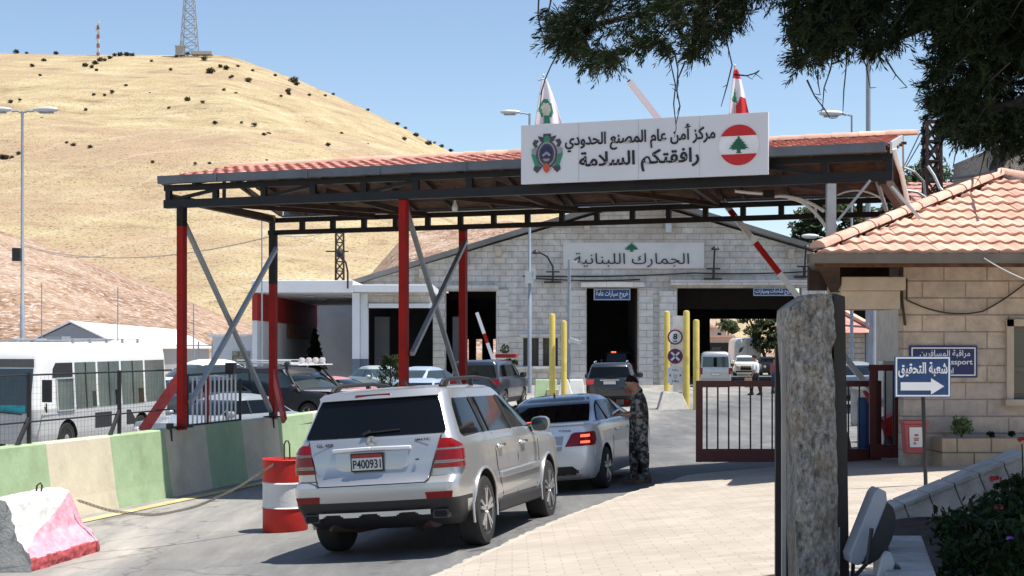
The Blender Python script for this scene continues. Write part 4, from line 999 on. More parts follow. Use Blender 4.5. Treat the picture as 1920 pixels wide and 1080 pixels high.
# roof
EX0, EX1, EY0, EY1, EZ = P(1530, 0, 20.9).x, 11.3, 20.9, 28.4, P(0, 488, 20.9).z
AX = Vector((P(1878, 330, 24.4).x, 24.4, P(0, 332, 24.4).z)); rise = AX.z - EZ - .1
e0 = EZ + .1
BLC = Vector((5.85, EY1, e0)); FLC, FRC, BRC = Vector((EX0, EY0 - .04, e0)), Vector((EX1, EY0 - .04, e0)), Vector((EX1, EY1, e0)); APX = Vector((AX.x, AX.y, AX.z - .02))
mb = MB()
def tri_tiles(A, B, seed):
    e = (B - A); L_ = e.length; e = e / L_; s0 = (APX - A).dot(e); up = APX - (A + e * s0); ln = up.length
    tile_roof(mb, A, e, up, lambda t: s0 * t / ln, lambda t: L_ - (L_ - s0) * t / ln, ln, row=.385, colw=.205, amp=.03, step=.04, seed=seed)
tri_tiles(FLC, FRC, 4); tri_tiles(BLC, FLC, 5); tri_tiles(FRC, BRC, 6)
v = [(EX0, EY0, e0 - .03), (EX1, EY0, e0 - .03), (EX1, EY1, e0 - .03), (BLC.x, EY1, e0 - .03), (AX.x, AX.y, AX.z - .04)]
mb.build('roof_tiles', tile_orange, hs, smooth=35)
mb = MB(); mb.add(v, [(0, 1, 4), (1, 2, 4), (2, 3, 4), (3, 0, 4), (3, 2, 1, 0)]); mb.build('roof_deck', soffit, hs)
mb = MB(); ap = AX + Vector((0, 0, .06)); ridge_tiles(mb, (EX0 + .05, EY0 + .05, e0 + .08), ap, .115, .42); ridge_tiles(mb, (EX1 - .05, EY0 + .05, e0 + .08), ap, .115, .42); ridge_tiles(mb, (BLC.x, EY1, e0 + .08), ap, .115, .42)
mb.build('hip_tiles', tile_orange, hs, smooth=50)
mb = MB(); mb.box(((EX0 + EX1) / 2, EY0 - .09, EZ + .02), (EX1 - EX0 + .2, .13, .13)); mb.bar((EX0 - .06, EY0, EZ + .02), (BLC.x - .06, EY1, EZ + .02), .13, .128); mb.build('gutter', mk('brown grey gutter', (.13, .11, .09), .5, .1, .2, dirt=.3), hs)
mb = MB(); mb.box(((EX0 + EX1) / 2, EY0 + .05, EZ - .06), (EX1 - EX0, .06, .06)); mb.bar((EX0 + .05, EY0 + .1, EZ - .06), (BLC.x + .05, EY1, EZ - .06), .06, .058)
mb.build('fascia', soffit, hs)
# raking end of the soffit at the left: boarded bracket
mb = MB(); mb.add([P(1532, 495, 20.92), P(1575, 495, 20.95), P(1575, 548, 22.1), P(1556, 548, 22.1), P(1532, 495, 22.3), P(1575, 495, 22.3), P(1575, 548, 22.3), P(1556, 548, 22.3)], [(0, 1, 2, 3), (7, 6, 5, 4), (0, 4, 5, 1), (2, 6, 7, 3), (0, 3, 7, 4), (1, 5, 6, 2)]); mb.build('soffit_bracket', rust, hs)
# concrete door canopy between pillar and wall corner
mb = MB(); c0, c1 = P(1572, 520, 22.0), P(1692, 545, 22.0); mb.box(((c0.x + c1.x) / 2, 22.3, (c0.z + c1.z) / 2), (c1.x - c0.x, 1.0, c0.z - c1.z)); mb.box(((c0.x + c1.x) / 2, 22.45, c1.z - .13), (c1.x - c0.x - .06, .9, .26)); mb.build('door_canopy', housestone_trim, hs, bevel=.01)
mb = MB(); mb.box((5.0, 23.0, 3.3), (1.2, .1, .5)); mb.build('soffit_board', rust, hs)
mb = MB()
for (a, b_, s) in ((P(1700, 562, 22.15), P(1842, 584, 22.15), -.1), (P(1842, 584, 22.15), P(1930, 525, 22.15), -.03)): mb.tube(arc(a, b_, s), .012, 6)
mb.tube([P(1700, 522, 22.17), P(1700, 562, 22.17)], .012, 6); mb.tube([P(1688, 535, 22.17), P(1697, 610, 22.17)], .02, 6)
tag(mb.build('wall_cable', twig), 'dark cable sagging across the guardhouse wall above the navy sign', 'cable')
mb = MB(); mb.tube(arc(P(1845, 484, 20.7), P(1925, 525, 20.6), -.02), .01, 6); tag(mb.build('thin_wire', galv), 'thin pale wire drooping from the guardhouse gutter', 'wire')
# wall sign
def sgnb(name, label, x0, x1, z0, z1, y, mb_, brd, cat='sign'):
    root = empty(name, ((x0 + x1) / 2, y, z0), 0, label, cat)
    mb = MB(); mb.box(((x0 + x1) / 2, y, (z0 + z1) / 2), (x1 - x0, .03, z1 - z0)); mb.build('board', mb_, root, bevel=.004)
    mb = MB(); t = .018; i = brd
    for zz in (z0 + i, z1 - i): mb.box(((x0 + x1) / 2, y - .017, zz), (x1 - x0 - 2 * i + t, .006, t))
    for xx in (x0 + i, x1 - i): mb.box((xx, y - .017, (z0 + z1) / 2), (t, .006, z1 - z0 - 2 * i - t - .002))
    mb.build('border', whiteink, root)
    return root
y = W0 - .03; x0, x1, z0, z1 = P(1705, 0, y).x, P(1832, 0, y).x, P(0, 708, y).z, P(0, 648, y).z
root = sgnb('wall_sign', 'navy bilingual passport control sign fixed flat to the guardhouse wall', x0, x1, z0, z1, y, signnavy, .035)
text('lettering', 'مراقبة المسافرين', whiteink, root, ((x0 + x1) / 2 + .02, y - .02, z1 - .12), UX, UZ, .72, .12, .004, .01, True)
text('lettering', 'Passport', whiteink, root, (x1 - .28, y - .02, z1 - .245), UX, UZ, .42, .1, .004, .015); text('lettering', 'Control', whiteink, root, ((x0 + x1) / 2 - .02, y - .02, z0 + .10), UX, UZ, .32, .085, .004, .012)
# blue arrow sign on its post
y = 18.9; g = P(1738, 915, y); x0, x1, z0, z1 = P(1677, 0, y).x, P(1782, 0, y).x, P(0, 745, y).z, P(0, 668, y).z
root = sgnb('direction_sign', 'blue sign with white arrow pointing right on a thin black post in the pavement', x0, x1, z0, z1, y, signblue, .02)
mb = MB(); mb.tube([(g.x, y + .05, zg(g.x, y) + .06), (P(1731, 0, y).x, y + .05, z1 - .1)], .024, 10); mb.build('post', blk, root, smooth=50)
text('lettering', 'شعبة التحقيق', whiteink, root, ((x0 + x1) / 2 + .0, y - .02, z1 - .165), UX, UZ, .60, .19, .004, .022, True)
mb = MB(); ar = [(-.27, -.05), (.1, -.05), (.1, -.1), (.26, .0), (.1, .1), (.1, .05), (-.27, .05)]; mb.prism(ar, ((x0 + x1) / 2, y - .016, z0 + .135), UX, UZ, Vector((0, -.006, 0))); mb.build('arrow', whiteink, root)
# red litter bin fixed at the wall corner
p = P(1713, 850, 21.85); root = empty('litter_bin', p, 0, 'faded red plastic wall bin with a white notice, at the guardhouse corner', 'bin')
mb = MB(); w1_, w0_, h = .16, .125, .42
v = [(-w0_, -.1, 0), (w0_, -.1, 0), (w0_, .12, 0), (-w0_, .12, 0), (-w1_, -.14, h), (w1_, -.14, h), (w1_, .12, h), (-w1_, .12, h)]
mb.add([Vector(q) + p for q in v], ((0, 3, 2, 1), (4, 5, 6, 7), (0, 1, 5, 4), (1, 2, 6, 5), (2, 3, 7, 6), (3, 0, 4, 7))); mb.build('body', binred, root, bevel=.015)
mb = MB(); mb.box(p + Vector((0, -.012, h + .025)), (.36, .3, .05)); mb.build('lid', binred, root, bevel=.012)
mb = MB(); mb.prism([(-.085, .1), (.085, .1), (.1, .38), (-.1, .38)], p + Vector((0, -.113, -.005)), UX, Vector((0, -.095, 1)), Vector((0, -.012, 0))); mb.build('notice', papercol, root)
mb = MB(); o_ = p + Vector((0, -.128, -.005))
for cx, cz, w_, hh in ((0, .27, .05, .03), (0, .225, .07, .012), (0, .2, .065, .02), (-.02, .155, .03, .03)): mb.prism([(cx - w_ / 2, cz - hh / 2), (cx + w_ / 2, cz - hh / 2), (cx + w_ / 2, cz + hh / 2), (cx - w_ / 2, cz + hh / 2)], o_, UX, Vector((0, -.095, 1)), Vector((0, -.006, 0)))
mb.build('notice_mark', binred, root)
# stone planter with plants
px0, pz1 = P(1766, 0, 21.7).x, P(0, 822, 21.7).z
pln = empty('stone_planter', (px0 + 1.5, 21.9, .5), 0, 'low planter of tan stone blocks along the guardhouse wall', 'planter')
mb = MB(); mb.box((px0 + 2.5, 21.76, (pz1 + .3) / 2), (5, .16, pz1 - .3)); mb.box((px0 + .08, 22.02, (pz1 + .3) / 2 - .002), (.155, .35, pz1 - .3)); mb.build('wall', brickmat('planter blocks', (.56, .42, .28), (.50, .38, .26), (.2, .16, .12), .48, .243, .012, 'XZ', bump=.6, noise=.3, nscale=5), pln, bevel=.01)
mb = MB(); mb.box((px0 + 2.5, 22.0, pz1 - .08), (4.8, .36, .1)); mb.build('soil', soil, pln)
rng = random.Random(9)
def plant(name, c, r, n_, size, mat_, label, cat, stems=6, stemm=None):
    root = empty(name, c, 0, label, cat)
    mb = MB()
    for i in range(stems):
        a = rng.uniform(0, 6.28); q = c + Vector((math.cos(a) * r * .6, math.sin(a) * r * .4, r * rng.uniform(.8, 1.5))); mb.tube([c, c.lerp(q, .5) + Vector((0, 0, r * .15)), q], [.008, .006, .003], 5)
    mb.build('stem', stemm or bark, root)
    mb = MB(); leafball(mb, c + Vector((0, 0, r * .85)), r, r * .8, r * .8, n_, size, rng); mb.build('foliage', mat_, root)
    return root
plant('flowering_plant', P(1803, 820, 21.92), .19, 260, .035, palelimeleaf, 'pale green leafy plant growing in the stone planter', 'plant')
for k, (px, lab) in enumerate(((1858, 'small dark weed in the planter soil, nearer the leafy plant'), (1897, 'small dark weed in the planter soil, under the window'))): plant('weed', P(px, 820, 21.95), .06, 60, .03, gardenleaf, lab, 'plant')

# ---------------------------------------------------------------- red gates
def gate(label, y, px0, px1, zt, zb, nb, xend=None, name='sliding_gate'):
    x0, x1 = P(px0, 0, y).x, xend if xend else P(px1, 0, y).x
    root = empty(name, ((x0 + x1) / 2, y, zb), 0, label, 'gate')
    mb = MB(); mb.box(((x0 + x1) / 2, y, zt - .045), (x1 - x0, .06, .09)); mb.box(((x0 + x1) / 2, y, zb + .1), (x1 - x0, .06, .2)); mb.box((x0 + .05, y, (zt + zb) / 2), (.1, .062, zt - zb + .004)); mb.box((x1 - .05, y, (zt + zb) / 2), (.1, .062, zt - zb + .004)); mb.build('frame', redrail, root)
    mb = MB(); 
    for i in range(1, nb): mb.tube([(x0 + (x1 - x0) * i / nb, y, zb + .19), (x0 + (x1 - x0) * i / nb, y, zt - .08)], .013, 8)
    mb.build('bars', blk, root, smooth=50)
    return root
yg = 23.75; zt, zb_ = P(0, 714, yg).z, P(0, 866, yg).z
gate('maroon sliding gate with slim black bars, open beyond the stone pillar', yg, 1305, 0, zt, zb_, 17, P(1652, 0, yg).x)
g2 = gate('taller maroon gate leaf standing at the guardhouse corner', 23.3, 1630, 1690, P(0, 684, 23.3).z, P(0, 858, 23.3).z, 4, name='gate_leaf')

# ---------------------------------------------------------------- foreground: stone pillar, steel panels, floodlights, ramp, garden
rockm = bpy.data.materials.new('rough grey brown stone'); nt, n, l, b = nodes_of(rockm); b.inputs['Roughness'].default_value = .95
tc = n.new('ShaderNodeTexCoord'); mp = n.new('ShaderNodeMapping'); mp.inputs['Scale'].default_value = (1.5, 1.5, .85); mp.inputs['Rotation'].default_value = (0, R(14), 0); l.new(tc.outputs['Object'], mp.inputs[0])
nz = n.new('ShaderNodeTexNoise'); nz.inputs['Scale'].default_value = 24; nz.inputs['Detail'].default_value = 12; nz.inputs['Roughness'].default_value = .75; l.new(mp.outputs[0], nz.inputs[0])
rr = ramp(n, [(.36, (.10, .092, .08)), (.5, (.34, .315, .275)), (.62, (.55, .52, .47))]); l.new(nz.outputs['Fac'], rr.inputs[0])
sp = n.new('ShaderNodeTexNoise'); sp.inputs['Scale'].default_value = 2.2; sp.inputs['Detail'].default_value = 5; l.new(tc.outputs['Object'], sp.inputs[0]); r5 = ramp(n, [(.5, (0, 0, 0)), (.65, (.4,) * 3)]); l.new(sp.outputs['Fac'], r5.inputs[0])
mx = n.new('ShaderNodeMixRGB'); l.new(r5.outputs[0], mx.inputs[0]); l.new(rr.outputs[0], mx.inputs[1]); mx.inputs[2].default_value = (.36, .27, .17, 1); l.new(mx.outputs[0], b.inputs['Base Color'])
bp = n.new('ShaderNodeBump'); bp.inputs['Strength'].default_value = 1.0; bp.inputs['Distance'].default_value = .02; l.new(nz.outputs['Fac'], bp.inputs['Height']); l.new(bp.outputs[0], b.inputs['Normal'])
PY = 9.0
root = empty('stone_pillar', (P(1520, 0, PY).x, PY + .15, .1), 0, 'rough split-face stone gate pillar with dark steel channel, in the right foreground', 'pillar')
mb = MB(); nz_, nx_ = 150, 26; z0, z1 = -.1, P(0, 552, PY).z
LEFT = [(548, 1510), (556, 1500), (570, 1478), (580, 1466), (600, 1464), (660, 1468), (720, 1472), (780, 1474), (850, 1480), (880, 1484), (960, 1482), (1080, 1487), (1400, 1490)]
RIGHT = [(548, 1552), (600, 1557), (640, 1557), (655, 1552), (690, 1556), (760, 1555), (790, 1559), (900, 1561), (1080, 1562), (1400, 1564)]
ring = []
def nzv(p, s): return mathutils.noise.fractal(Vector(p) * s, 1.0, 2.0, 4)
for j in range(nz_ + 1):
    z = z0 + (z1 - z0) * j / nz_; py = HZ - (z - CH) * F / PY
    xl, xr = P(interp(LEFT, py), 0, PY).x, P(interp(RIGHT, py), 0, PY).x
    row = []
    for i in range(nx_ + 1):
        f = i / nx_; x = xl + (xr - xl) * f
        row.append(Vector((x, PY - .05 * math.sin(math.pi * f) + .07 * nzv((x * 1.5, z * .7, 1), 6.0) + .018 * nzv((x * 2, z, 7), 22.0) - .05 * max(0, .25 - f), z)))
    for i in range(1, 7): row.append(Vector((xr + .012 * nzv((z, i, 2), 4), PY + .30 * i / 6, z)))
    for i in range(1, nx_ + 1): row.append(Vector((xr - (xr - xl) * i / nx_, PY + .32, z)))
    for i in range(1, 6): row.append(Vector((xl + .015 * nzv((z, i, 3), 4), PY + .30 - .30 * i / 6, z)))
    ring.append(row)
k = len(ring[0])
for row in ring: mb.v += [tuple(q) for q in row]
for j in range(nz_):
    for i in range(k): mb.f.append((j * k + i, j * k + (i + 1) % k, (j + 1) * k + (i + 1) % k, (j + 1) * k + i)); mb.m.append(0)
mb.f.append(tuple(nz_ * k + i for i in range(k))); mb.m.append(0)
mb.build('stone', rockm, root, smooth=50)
mb = MB(); x0, x1 = P(1563, 0, PY).x, P(1586, 0, PY).x
mb.add([(x0, PY + .06, -.1), (x1 + .02, PY + .06, -.1), (x1 + .02, PY + .42, -.1), (x0, PY + .42, -.1), (x0 - .015, PY + .06, 2.52), (x1 - .02, PY + .06, 2.50), (x1 - .02, PY + .42, 2.50), (x0 - .015, PY + .42, 2.52)], ((0, 3, 2, 1), (4, 5, 6, 7), (0, 1, 5, 4), (1, 2, 6, 5), (2, 3, 7, 6), (3, 0, 4, 7)))
mb.build('steel_channel', mk('dark brown steel', (.028, .024, .02), .6, .1, .3), root)
mb = MB(); mb.tube([(x0 + .012, PY + .04, -.1), (x0 + .012, PY + .04, P(0, 990, PY).z)], .006, 6); mb.build('conduit', lampgrey, root)
x0, x1 = P(1457, 0, PY + .1).x, P(1467, 0, PY + .1).x
mb = MB(); mb.box((x0 + .014, PY + .12, (P(0, 640, PY).z - .1) / 2), (.024, .03, P(0, 640, PY).z + .1)); o = mb.build('edge_strip', mk('grey steel strip', (.38, .37, .35), .5, .3, .15), root)
mb = MB(); mb.box((x0 + .055, PY + .36, (P(0, 655, PY).z - .1) / 2), (.1, .04, P(0, 655, PY).z + .1)); mb.build('gap_shade', blk, root)  # black sheet paints in the shade of the gap behind the strip

root.location.x += .028
# ledge and the ramp coping
ledge = empty('concrete_ledge', (P(1715, 0, 8.6).x, 8.6, .5), 0, 'pale concrete ledge beside the garden bed in the bottom right foreground', 'ledge')
mb = MB(); a, b_, c_, d_ = P(1668, 1004, 9.6), P(1728, 1003, 9.6), P(1790, 1110, 7.2), P(1640, 1110, 7.2); zl = a.z
q = [Vector((v_.x, v_.y, zl)) for v_ in (a, b_, Vector((P(1772, 0, 7.2).x, 7.2, 0)), Vector((P(1655, 0, 7.2).x, 7.2, 0)))]
mb.add(q + [Vector((v_.x, v_.y, -.2)) for v_ in q], [(0, 1, 2, 3), (4, 7, 6, 5), (0, 4, 5, 1), (1, 5, 6, 2), (2, 6, 7, 3), (3, 7, 4, 0)]); mb.build('slab', coping, ledge, bevel=.01)
ramp_ = empty('ramp_coping', P(1780, 950, 11), 0, 'sloping pale stone coping rising beside the garden bed', 'coping')
mb = MB(); A0, A1 = P(1655, 985, 10.6), P(1935, 868, 10.6); dirv = (A1 - A0).normalized(); n2_ = 5
for i in range(6):
    p0, p1 = A0 + dirv * (i / 6 * (A1 - A0).length + .006), A0 + dirv * ((i + 1) / 6 * (A1 - A0).length)
    for pr in (0,):
        upv = Vector((-dirv.z, 0, dirv.x)); o_ = p0; L_ = (p1 - p0).length
        mb.prism([(0, -.09), (L_, -.09), (L_, .0), (L_ , .06), (0, .06)], o_, dirv, upv, Vector((0, .30, 0))); mb.prism([(0, .062), (L_, .062), (L_, .085), (0, .085)], o_ + Vector((0, -.02, 0)), dirv, upv, Vector((0, .34, 0)))
mb.build('coping_stone', coping, ramp_, bevel=.006)
mb = MB(); mb.add([A0 + Vector((0, .05, -.09)), A1 + Vector((0, .05, -.09)), Vector((A1.x, A1.y + .05, -.2)), Vector((A0.x, A0.y + .05, -.2)), A0 + Vector((0, .28, -.09)), A1 + Vector((0, .28, -.09)), Vector((A1.x, A1.y + .28, -.2)), Vector((A0.x, A0.y + .28, -.2))], [(0, 1, 2, 3), (7, 6, 5, 4), (0, 3, 7, 4), (1, 5, 6, 2), (0, 4, 5, 1), (3, 2, 6, 7)]); mb.build('rubble_wall', rockm, ramp_)
# garden bed
mb = MB(); gx = frange(1.9, 7, .15); gy = frange(6.5, 10.55, .15)
tag(sheet(gx, gy, lambda x, y: .62 + .16 * (y - 8) + .05 * mathutils.noise.noise(Vector((x * 3, y * 3, 0))), lambda x, y: x > 2.12 + (y - 7.2) * .12 and x < 6.9).build('garden_bed', soil, smooth=60), kind='structure')
rng = random.Random(21)
GP = [(1812, 1030, 8.9, .19, 420, .03, 'dense dark clipped bush beside the concrete ledge'), (1868, 990, 9.6, .17, 300, .035, 'dark rose bush under the ramp coping with two red blooms'), (1925, 950, 9.8, .17, 260, .035, 'rose bush at the right picture edge below the ramp coping'), (1835, 1095, 8.3, .2, 420, .03, 'low leafy bush at the bottom edge, next to the ledge'), (1890, 1065, 8.4, .22, 420, .035, 'low leafy bush at the bottom edge with a violet flower above'), (1935, 1030, 8.6, .22, 380, .035, 'leafy bush in the bottom right corner of the garden bed')]
for px, py, yy, r_, n_, s_, lab in GP:
    c = P(px, py, yy); c.z = max(c.z - r_ * .6, .55); plant('garden_bush', c, r_ * 1.25, int(n_ * 1.6), s_, gardenleaf, lab, 'bush', 9)
def rose(px, py, y, r_, lab, mat_=roseleaf):
    c = P(px, py, y); root = empty('rose', c, 0, lab, 'flower'); mb = MB()
    for k in range(22):
        a = k * 2.4; t = k / 22; d = Vector((math.cos(a) * math.sin(t * 1.5), math.sin(a) * math.sin(t * 1.5), math.cos(t * 1.5) * .7)); s = d.orthogonal().normalized(); w_ = d.cross(s); p = c + d * r_ * (.4 + .6 * t)
        mb.add([p - s * r_ * .45, p + w_ * r_ * .5 + d * r_ * .2, p + s * r_ * .45, p - w_ * r_ * .35], [(0, 1, 2, 3)])
    mb.build('petals', mat_, root, recalc=False)
    mb = MB(); mb.tube([c - Vector((0, 0, .02)), c + Vector((.02, .03, -.3))], .004, 5); mb.build('stem', gardenleaf, root)
rose(1864, 900, 9.6, .04, 'upper red rose in front of the ramp coping'); rose(1869, 953, 9.4, .035, 'lower red rose in the dark bush below the ramp coping'); rose(1916, 826, 9.7, .035, 'red rose reaching above the coping at the right picture edge'); rose(1892, 1010, 8.2, .02, 'tiny violet flower in the dark garden bed', mk('violet petal', (.2, .06, .35), .6))
# two floodlights seen from behind
def flood(label, o, rx, rz, s=1.0):
    root = empty('floodlight', o, rz, label, 'floodlight'); root.rotation_euler = (0, 0, 0)
    M_ = Matrix.Rotation(rz, 3, 'Z') @ Matrix.Rotation(rx, 3, 'Y')
    def T(v): return M_ @ Vector(v) * s + Vector(o)
    mb = MB(); pr = [(-.045, -.2), (-.02, -.24), (.03, -.24), (.05, -.2), (.05, .18), (.02, .235), (-.03, .24), (-.045, .2)]
    vs = [T((a, -.085, b_)) for a, b_ in pr] + [T((a, .085, b_)) for a, b_ in pr]; nn = len(pr)
    mb.add(vs, [tuple(range(nn - 1, -1, -1)), tuple(range(nn, 2 * nn))] + [(i, (i + 1) % nn, (i + 1) % nn + nn, i + nn) for i in range(nn)]); mb.build('housing', mk('pale grey lamp paint', (.3, .33, .37), .45, .1, .08), root, bevel=.008)
    mb = MB(); pts = []
    for i in range(9):
        a = -math.pi / 2 + math.pi * i / 8; pts.append((.05 + .11 * math.cos(a), .2 * math.sin(a) - .02))
    vs = [T((a, -.08, b_)) for a, b_ in pts] + [T((a, .08, b_)) for a, b_ in pts]; nn = 9
    mb.add(vs, [tuple(range(nn - 1, -1, -1)), tuple(range(nn, 2 * nn))] + [(i, (i + 1) % nn, (i + 1) % nn + nn, i + nn) for i in range(nn)]); mb.build('back_cover', blk, root, smooth=40)
    mb = MB(); mb.tube([T((.0, -.15, 0)), T((.05, -.16, -.2)), T((.05, 0, -.33)), T((.05, .16, -.2)), T((0, .15, 0))], .012, 6); mb.build('bracket', blk, root)
flood('pale grey floodlight with dark back leaning behind the stone pillar', P(1622, 985, 8.9), R(22), R(2), .95)
flood('second pale grey floodlight at the bottom edge, in front of the leaning one', P(1652, 1098, 8.2), R(14), R(-12), .75)
mb = MB(); mb.box((P(1640, 0, 9).x, 9.2, .3), (.45, .7, 1.0)); tag(mb.build('lamp_plinth', coping), 'stone plinth under the two floodlights', 'plinth')
# ---------------------------------------------------------------- striped barrier wall along the lane
UW = -12.2
def wallx(Y): return UW + .252 * Y
def barrier_wall(name, label, y0, y1, edges, first, height, z_of, u=UW, grey=False):
    bnds = [y0] + [e for e in edges if y0 < e < y1] + [y1]
    root_loc = (u + .252 * (y0 + y1) / 2, (y0 + y1) / 2, z_of((y0 + y1) / 2))
    root = empty(name, root_loc, 0, label, 'barrier')
    mb = MB(); mi = first
    for a, b_ in zip(bnds, bnds[1:]):
        n_ = max(1, int((b_ - a) / .5)); rows = []
        for i in range(n_ + 1):
            Y = a + (b_ - a) * i / n_; x = u + .252 * Y; z = z_of(Y)
            rows.append([(x + .02, Y, z - .1), (x, Y, z + .03), (x - .045, Y + .0, z + .28), (x - .14, Y, z + height - .02), (x - .16, Y, z + height), (x - .36, Y, z + height), (x - .37, Y, z + height - .02), (x - .55, Y, z - .1)])
        base = len(mb.v)
        for r_ in rows: mb.v += r_
        for i in range(n_):
            for j in range(7): mb.f.append((base + i * 8 + j, base + i * 8 + j + 1, base + (i + 1) * 8 + j + 1, base + (i + 1) * 8 + j)); mb.m.append(mi)
        if a == y0: mb.f.append(tuple(base + j for j in range(8))); mb.m.append(mi)
        if b_ == y1: mb.f.append(tuple(base + n_ * 8 + j for j in range(7, -1, -1))); mb.m.append(mi)
        mi = 1 - mi
    mb.build('wall', [greenpaint, creampaint], root)
    return root
EDG = [17.2, 18.9, 20.6, 22.3, 24.1, 25.9, 27.4, 28.9, 30.55, 32.4, 34.1, 35.8, 37.5, 39.2]
bw = barrier_wall('barrier_wall', 'long concrete barrier wall painted in pale green and cream blocks along the left of the lane', 15.5, 40, EDG, 1, 1.13, lambda Y: zg(wallx(Y), Y))
# mesh fence on the wall
fx = lambda Y: UW + .252 * Y - .27
fen = empty('mesh_fence', (fx(22.5), 22.5, .85), 0, 'wire mesh fence with two slim black posts on top of the striped barrier wall', 'fence')
zt0 = .82
mb = MB(); ys_ = frange(18.5, 26.4, .1)
for Y in ys_: mb.bar((fx(Y), Y, zt0), (fx(Y), Y, 1.8), .0022)
for k in range(1, 11): mb.bar((fx(18.5), 18.5, zt0 + k * .09), (fx(26.4), 26.4, zt0 + k * .09), .0022)
mb.build('mesh', blk, fen)
for z in (1.8, 1.13):
    mb = MB(); mb.tube([(fx(18.5), 18.5, z), (fx(26.4), 26.4, z + .02)], .013, 8); mb.build('rail', blk, fen)
for Y in (22.1, 24.65):
    mb = MB(); mb.bar((fx(Y), Y, zt0 - .05), (fx(Y), Y, 1.84), .055); mb.bar((fx(Y), Y, zt0 + .38), (fx(Y) - .05, Y - .42, zt0 - .02), .05); mb.build('post', blk, fen)
# railing between the first two canopy posts
ral = empty('railing', (fx(28.3), 28.3, .85), 0, 'dark framed railing with white bars on the barrier wall between the first two canopy posts', 'railing')
mb = MB()
for Y, h in ((27.0, 1.72), (29.15, 1.62)): mb.bar((fx(Y), Y, zt0 - .03), (fx(Y), Y, h), .045)
mb.bar((fx(27.0), 27.0, 1.72), (fx(29.15), 29.15, 1.74), .04); mb.bar((fx(27.0), 27.0, zt0 + .02), (fx(29.15), 29.15, zt0 + .02), .04); mb.box((fx(28.75), 28.75, 1.82), (.16, .3, .2)); mb.build('frame', blk, ral)
mb = MB()
for i in range(11): Y = 27.2 + i * .175; mb.bar((fx(Y), Y, zt0), (fx(Y), Y, 1.7), .028)
mb.build('bars', whitesteel, ral)
mb = MB(); mb.bar((fx(27.75), 27.75, zt0), (fx(27.75), 27.75, 1.72), .07); mb.build('red_upright', redpost, ral)
mb = MB(); mb.tube([(fx(30.6) + .12, 30.6, .62), (fx(33.6) + .14, 33.6, .64)], .025, 8); tag(mb.build('fixing_pipe', blk), 'short black pipe fixed along the barrier wall beyond the canopy', 'pipe')
for Y, lab in ((26.1, 'small black lamp bracket on the wall top by the first red post'), (30.35, 'small black lamp bracket on the wall face by the second red post')):
    mb = MB(); mb.box((fx(Y) + .12, Y, zt0 + .06), (.1, .12, .09)); mb.bar((fx(Y) + .13, Y, zt0), (fx(Y) + .14, Y, zt0 - .2), .05); tag(mb.build('wall_bracket', blk), lab, 'bracket')

# white and pink block in the left foreground
pb = empty('concrete_block', P(90, 1075, 17.2), 0, 'chipped concrete block in worn white and pink paint, in the bottom left corner', 'barrier')
rng = random.Random(4)
gz = -.27; e_ = Vector((.152, .988, 0)).normalized(); nrm = Vector((.988, -.152, 0)).normalized(); Lb = 1.80; o_ = Vector((-5.21, 16.75, gz))
prof = [(.0, 0), (.0, .17), (-.10, .30), (-.17, .38), (-.30, .75), (-.35, .80), (-.56, .81), (-.62, .77), (-.9, 0)]
mb = MB(); NS = 70; sub = []
for (a, b_) in zip(prof, prof[1:]):
    n_ = max(1, int(math.hypot(b_[0] - a[0], b_[1] - a[1]) / .016))
    for i in range(n_): sub.append((a[0] + (b_[0] - a[0]) * i / n_, a[1] + (b_[1] - a[1]) * i / n_))
sub.append(prof[-1]); K = len(sub)
for i in range(NS + 1):
    f = i / NS
    for (d, h) in sub:
        s_ = Lb * f + (.10 * h if f < .5 else -.22 * h) * (abs(f - .5) * 2) ** 3
        p = o_ + e_ * s_ + nrm * d + Vector((0, 0, h)); ed = max(0, 1 - min(f, 1 - f) * Lb / .05)
        nz0 = mathutils.noise.fractal(p * 9, 1.0, 2.0, 4)
        p += nrm * (.012 * nz0) + Vector((0, 0, .01 * nz0)) + e_ * (.05 * ed * mathutils.noise.noise(p * 14)) - nrm * (.05 * max(0, .1 - h) / .1 * abs(mathutils.noise.noise(p * 11)))
        mb.v.append(tuple(p))
def pm(f, h):
    if h < .175 + .02 * mathutils.noise.noise(Vector((f * 9, h, 0))): return 2
    return 1 if f > (h - .26) / .52 + .03 * mathutils.noise.noise(Vector((f * 7, h * 7, 2))) else 0
for i in range(NS):
    for j in range(K - 1):
        f = (i + .5) / NS; h = (sub[j][1] + sub[j + 1][1]) / 2; d = sub[j][0]
        mb.f.append((i * K + j, i * K + j + 1, (i + 1) * K + j + 1, (i + 1) * K + j)); mb.m.append(pm(f, h) if d > -.36 else 0)
mb.f.append(tuple(range(K))); mb.m.append(3); mb.f.append(tuple(NS * K + j for j in range(K - 1, -1, -1))); mb.m.append(1)  # near end gets grey concrete: its shade is put into the colour
mb.build('block', [pinkwhite, pinkconc, pinkred, concrete], pb, smooth=35)
c = o_ + e_ * 1.15 + nrm * -.46
mb = MB(); mb.tube([c + Vector((-.035, 0, .78)), c + Vector((-.025, 0, .87)), c + Vector((.015, 0, .90)), c + Vector((.035, 0, .87)), c + Vector((.02, 0, .78))], .011, 6); mb.build('lifting_loop', rust, pb)
c = o_ + nrm * -.42 + Vector((0, 0, .33)); mb = MB(); mb.tube([c + Vector((.04, .03, -.05)), c + Vector((.05, -.05, .0)), c + Vector((.02, -.06, .05)), c + Vector((0, .03, .06))], .014, 6); mb.build('lifting_loop', rust, pb)

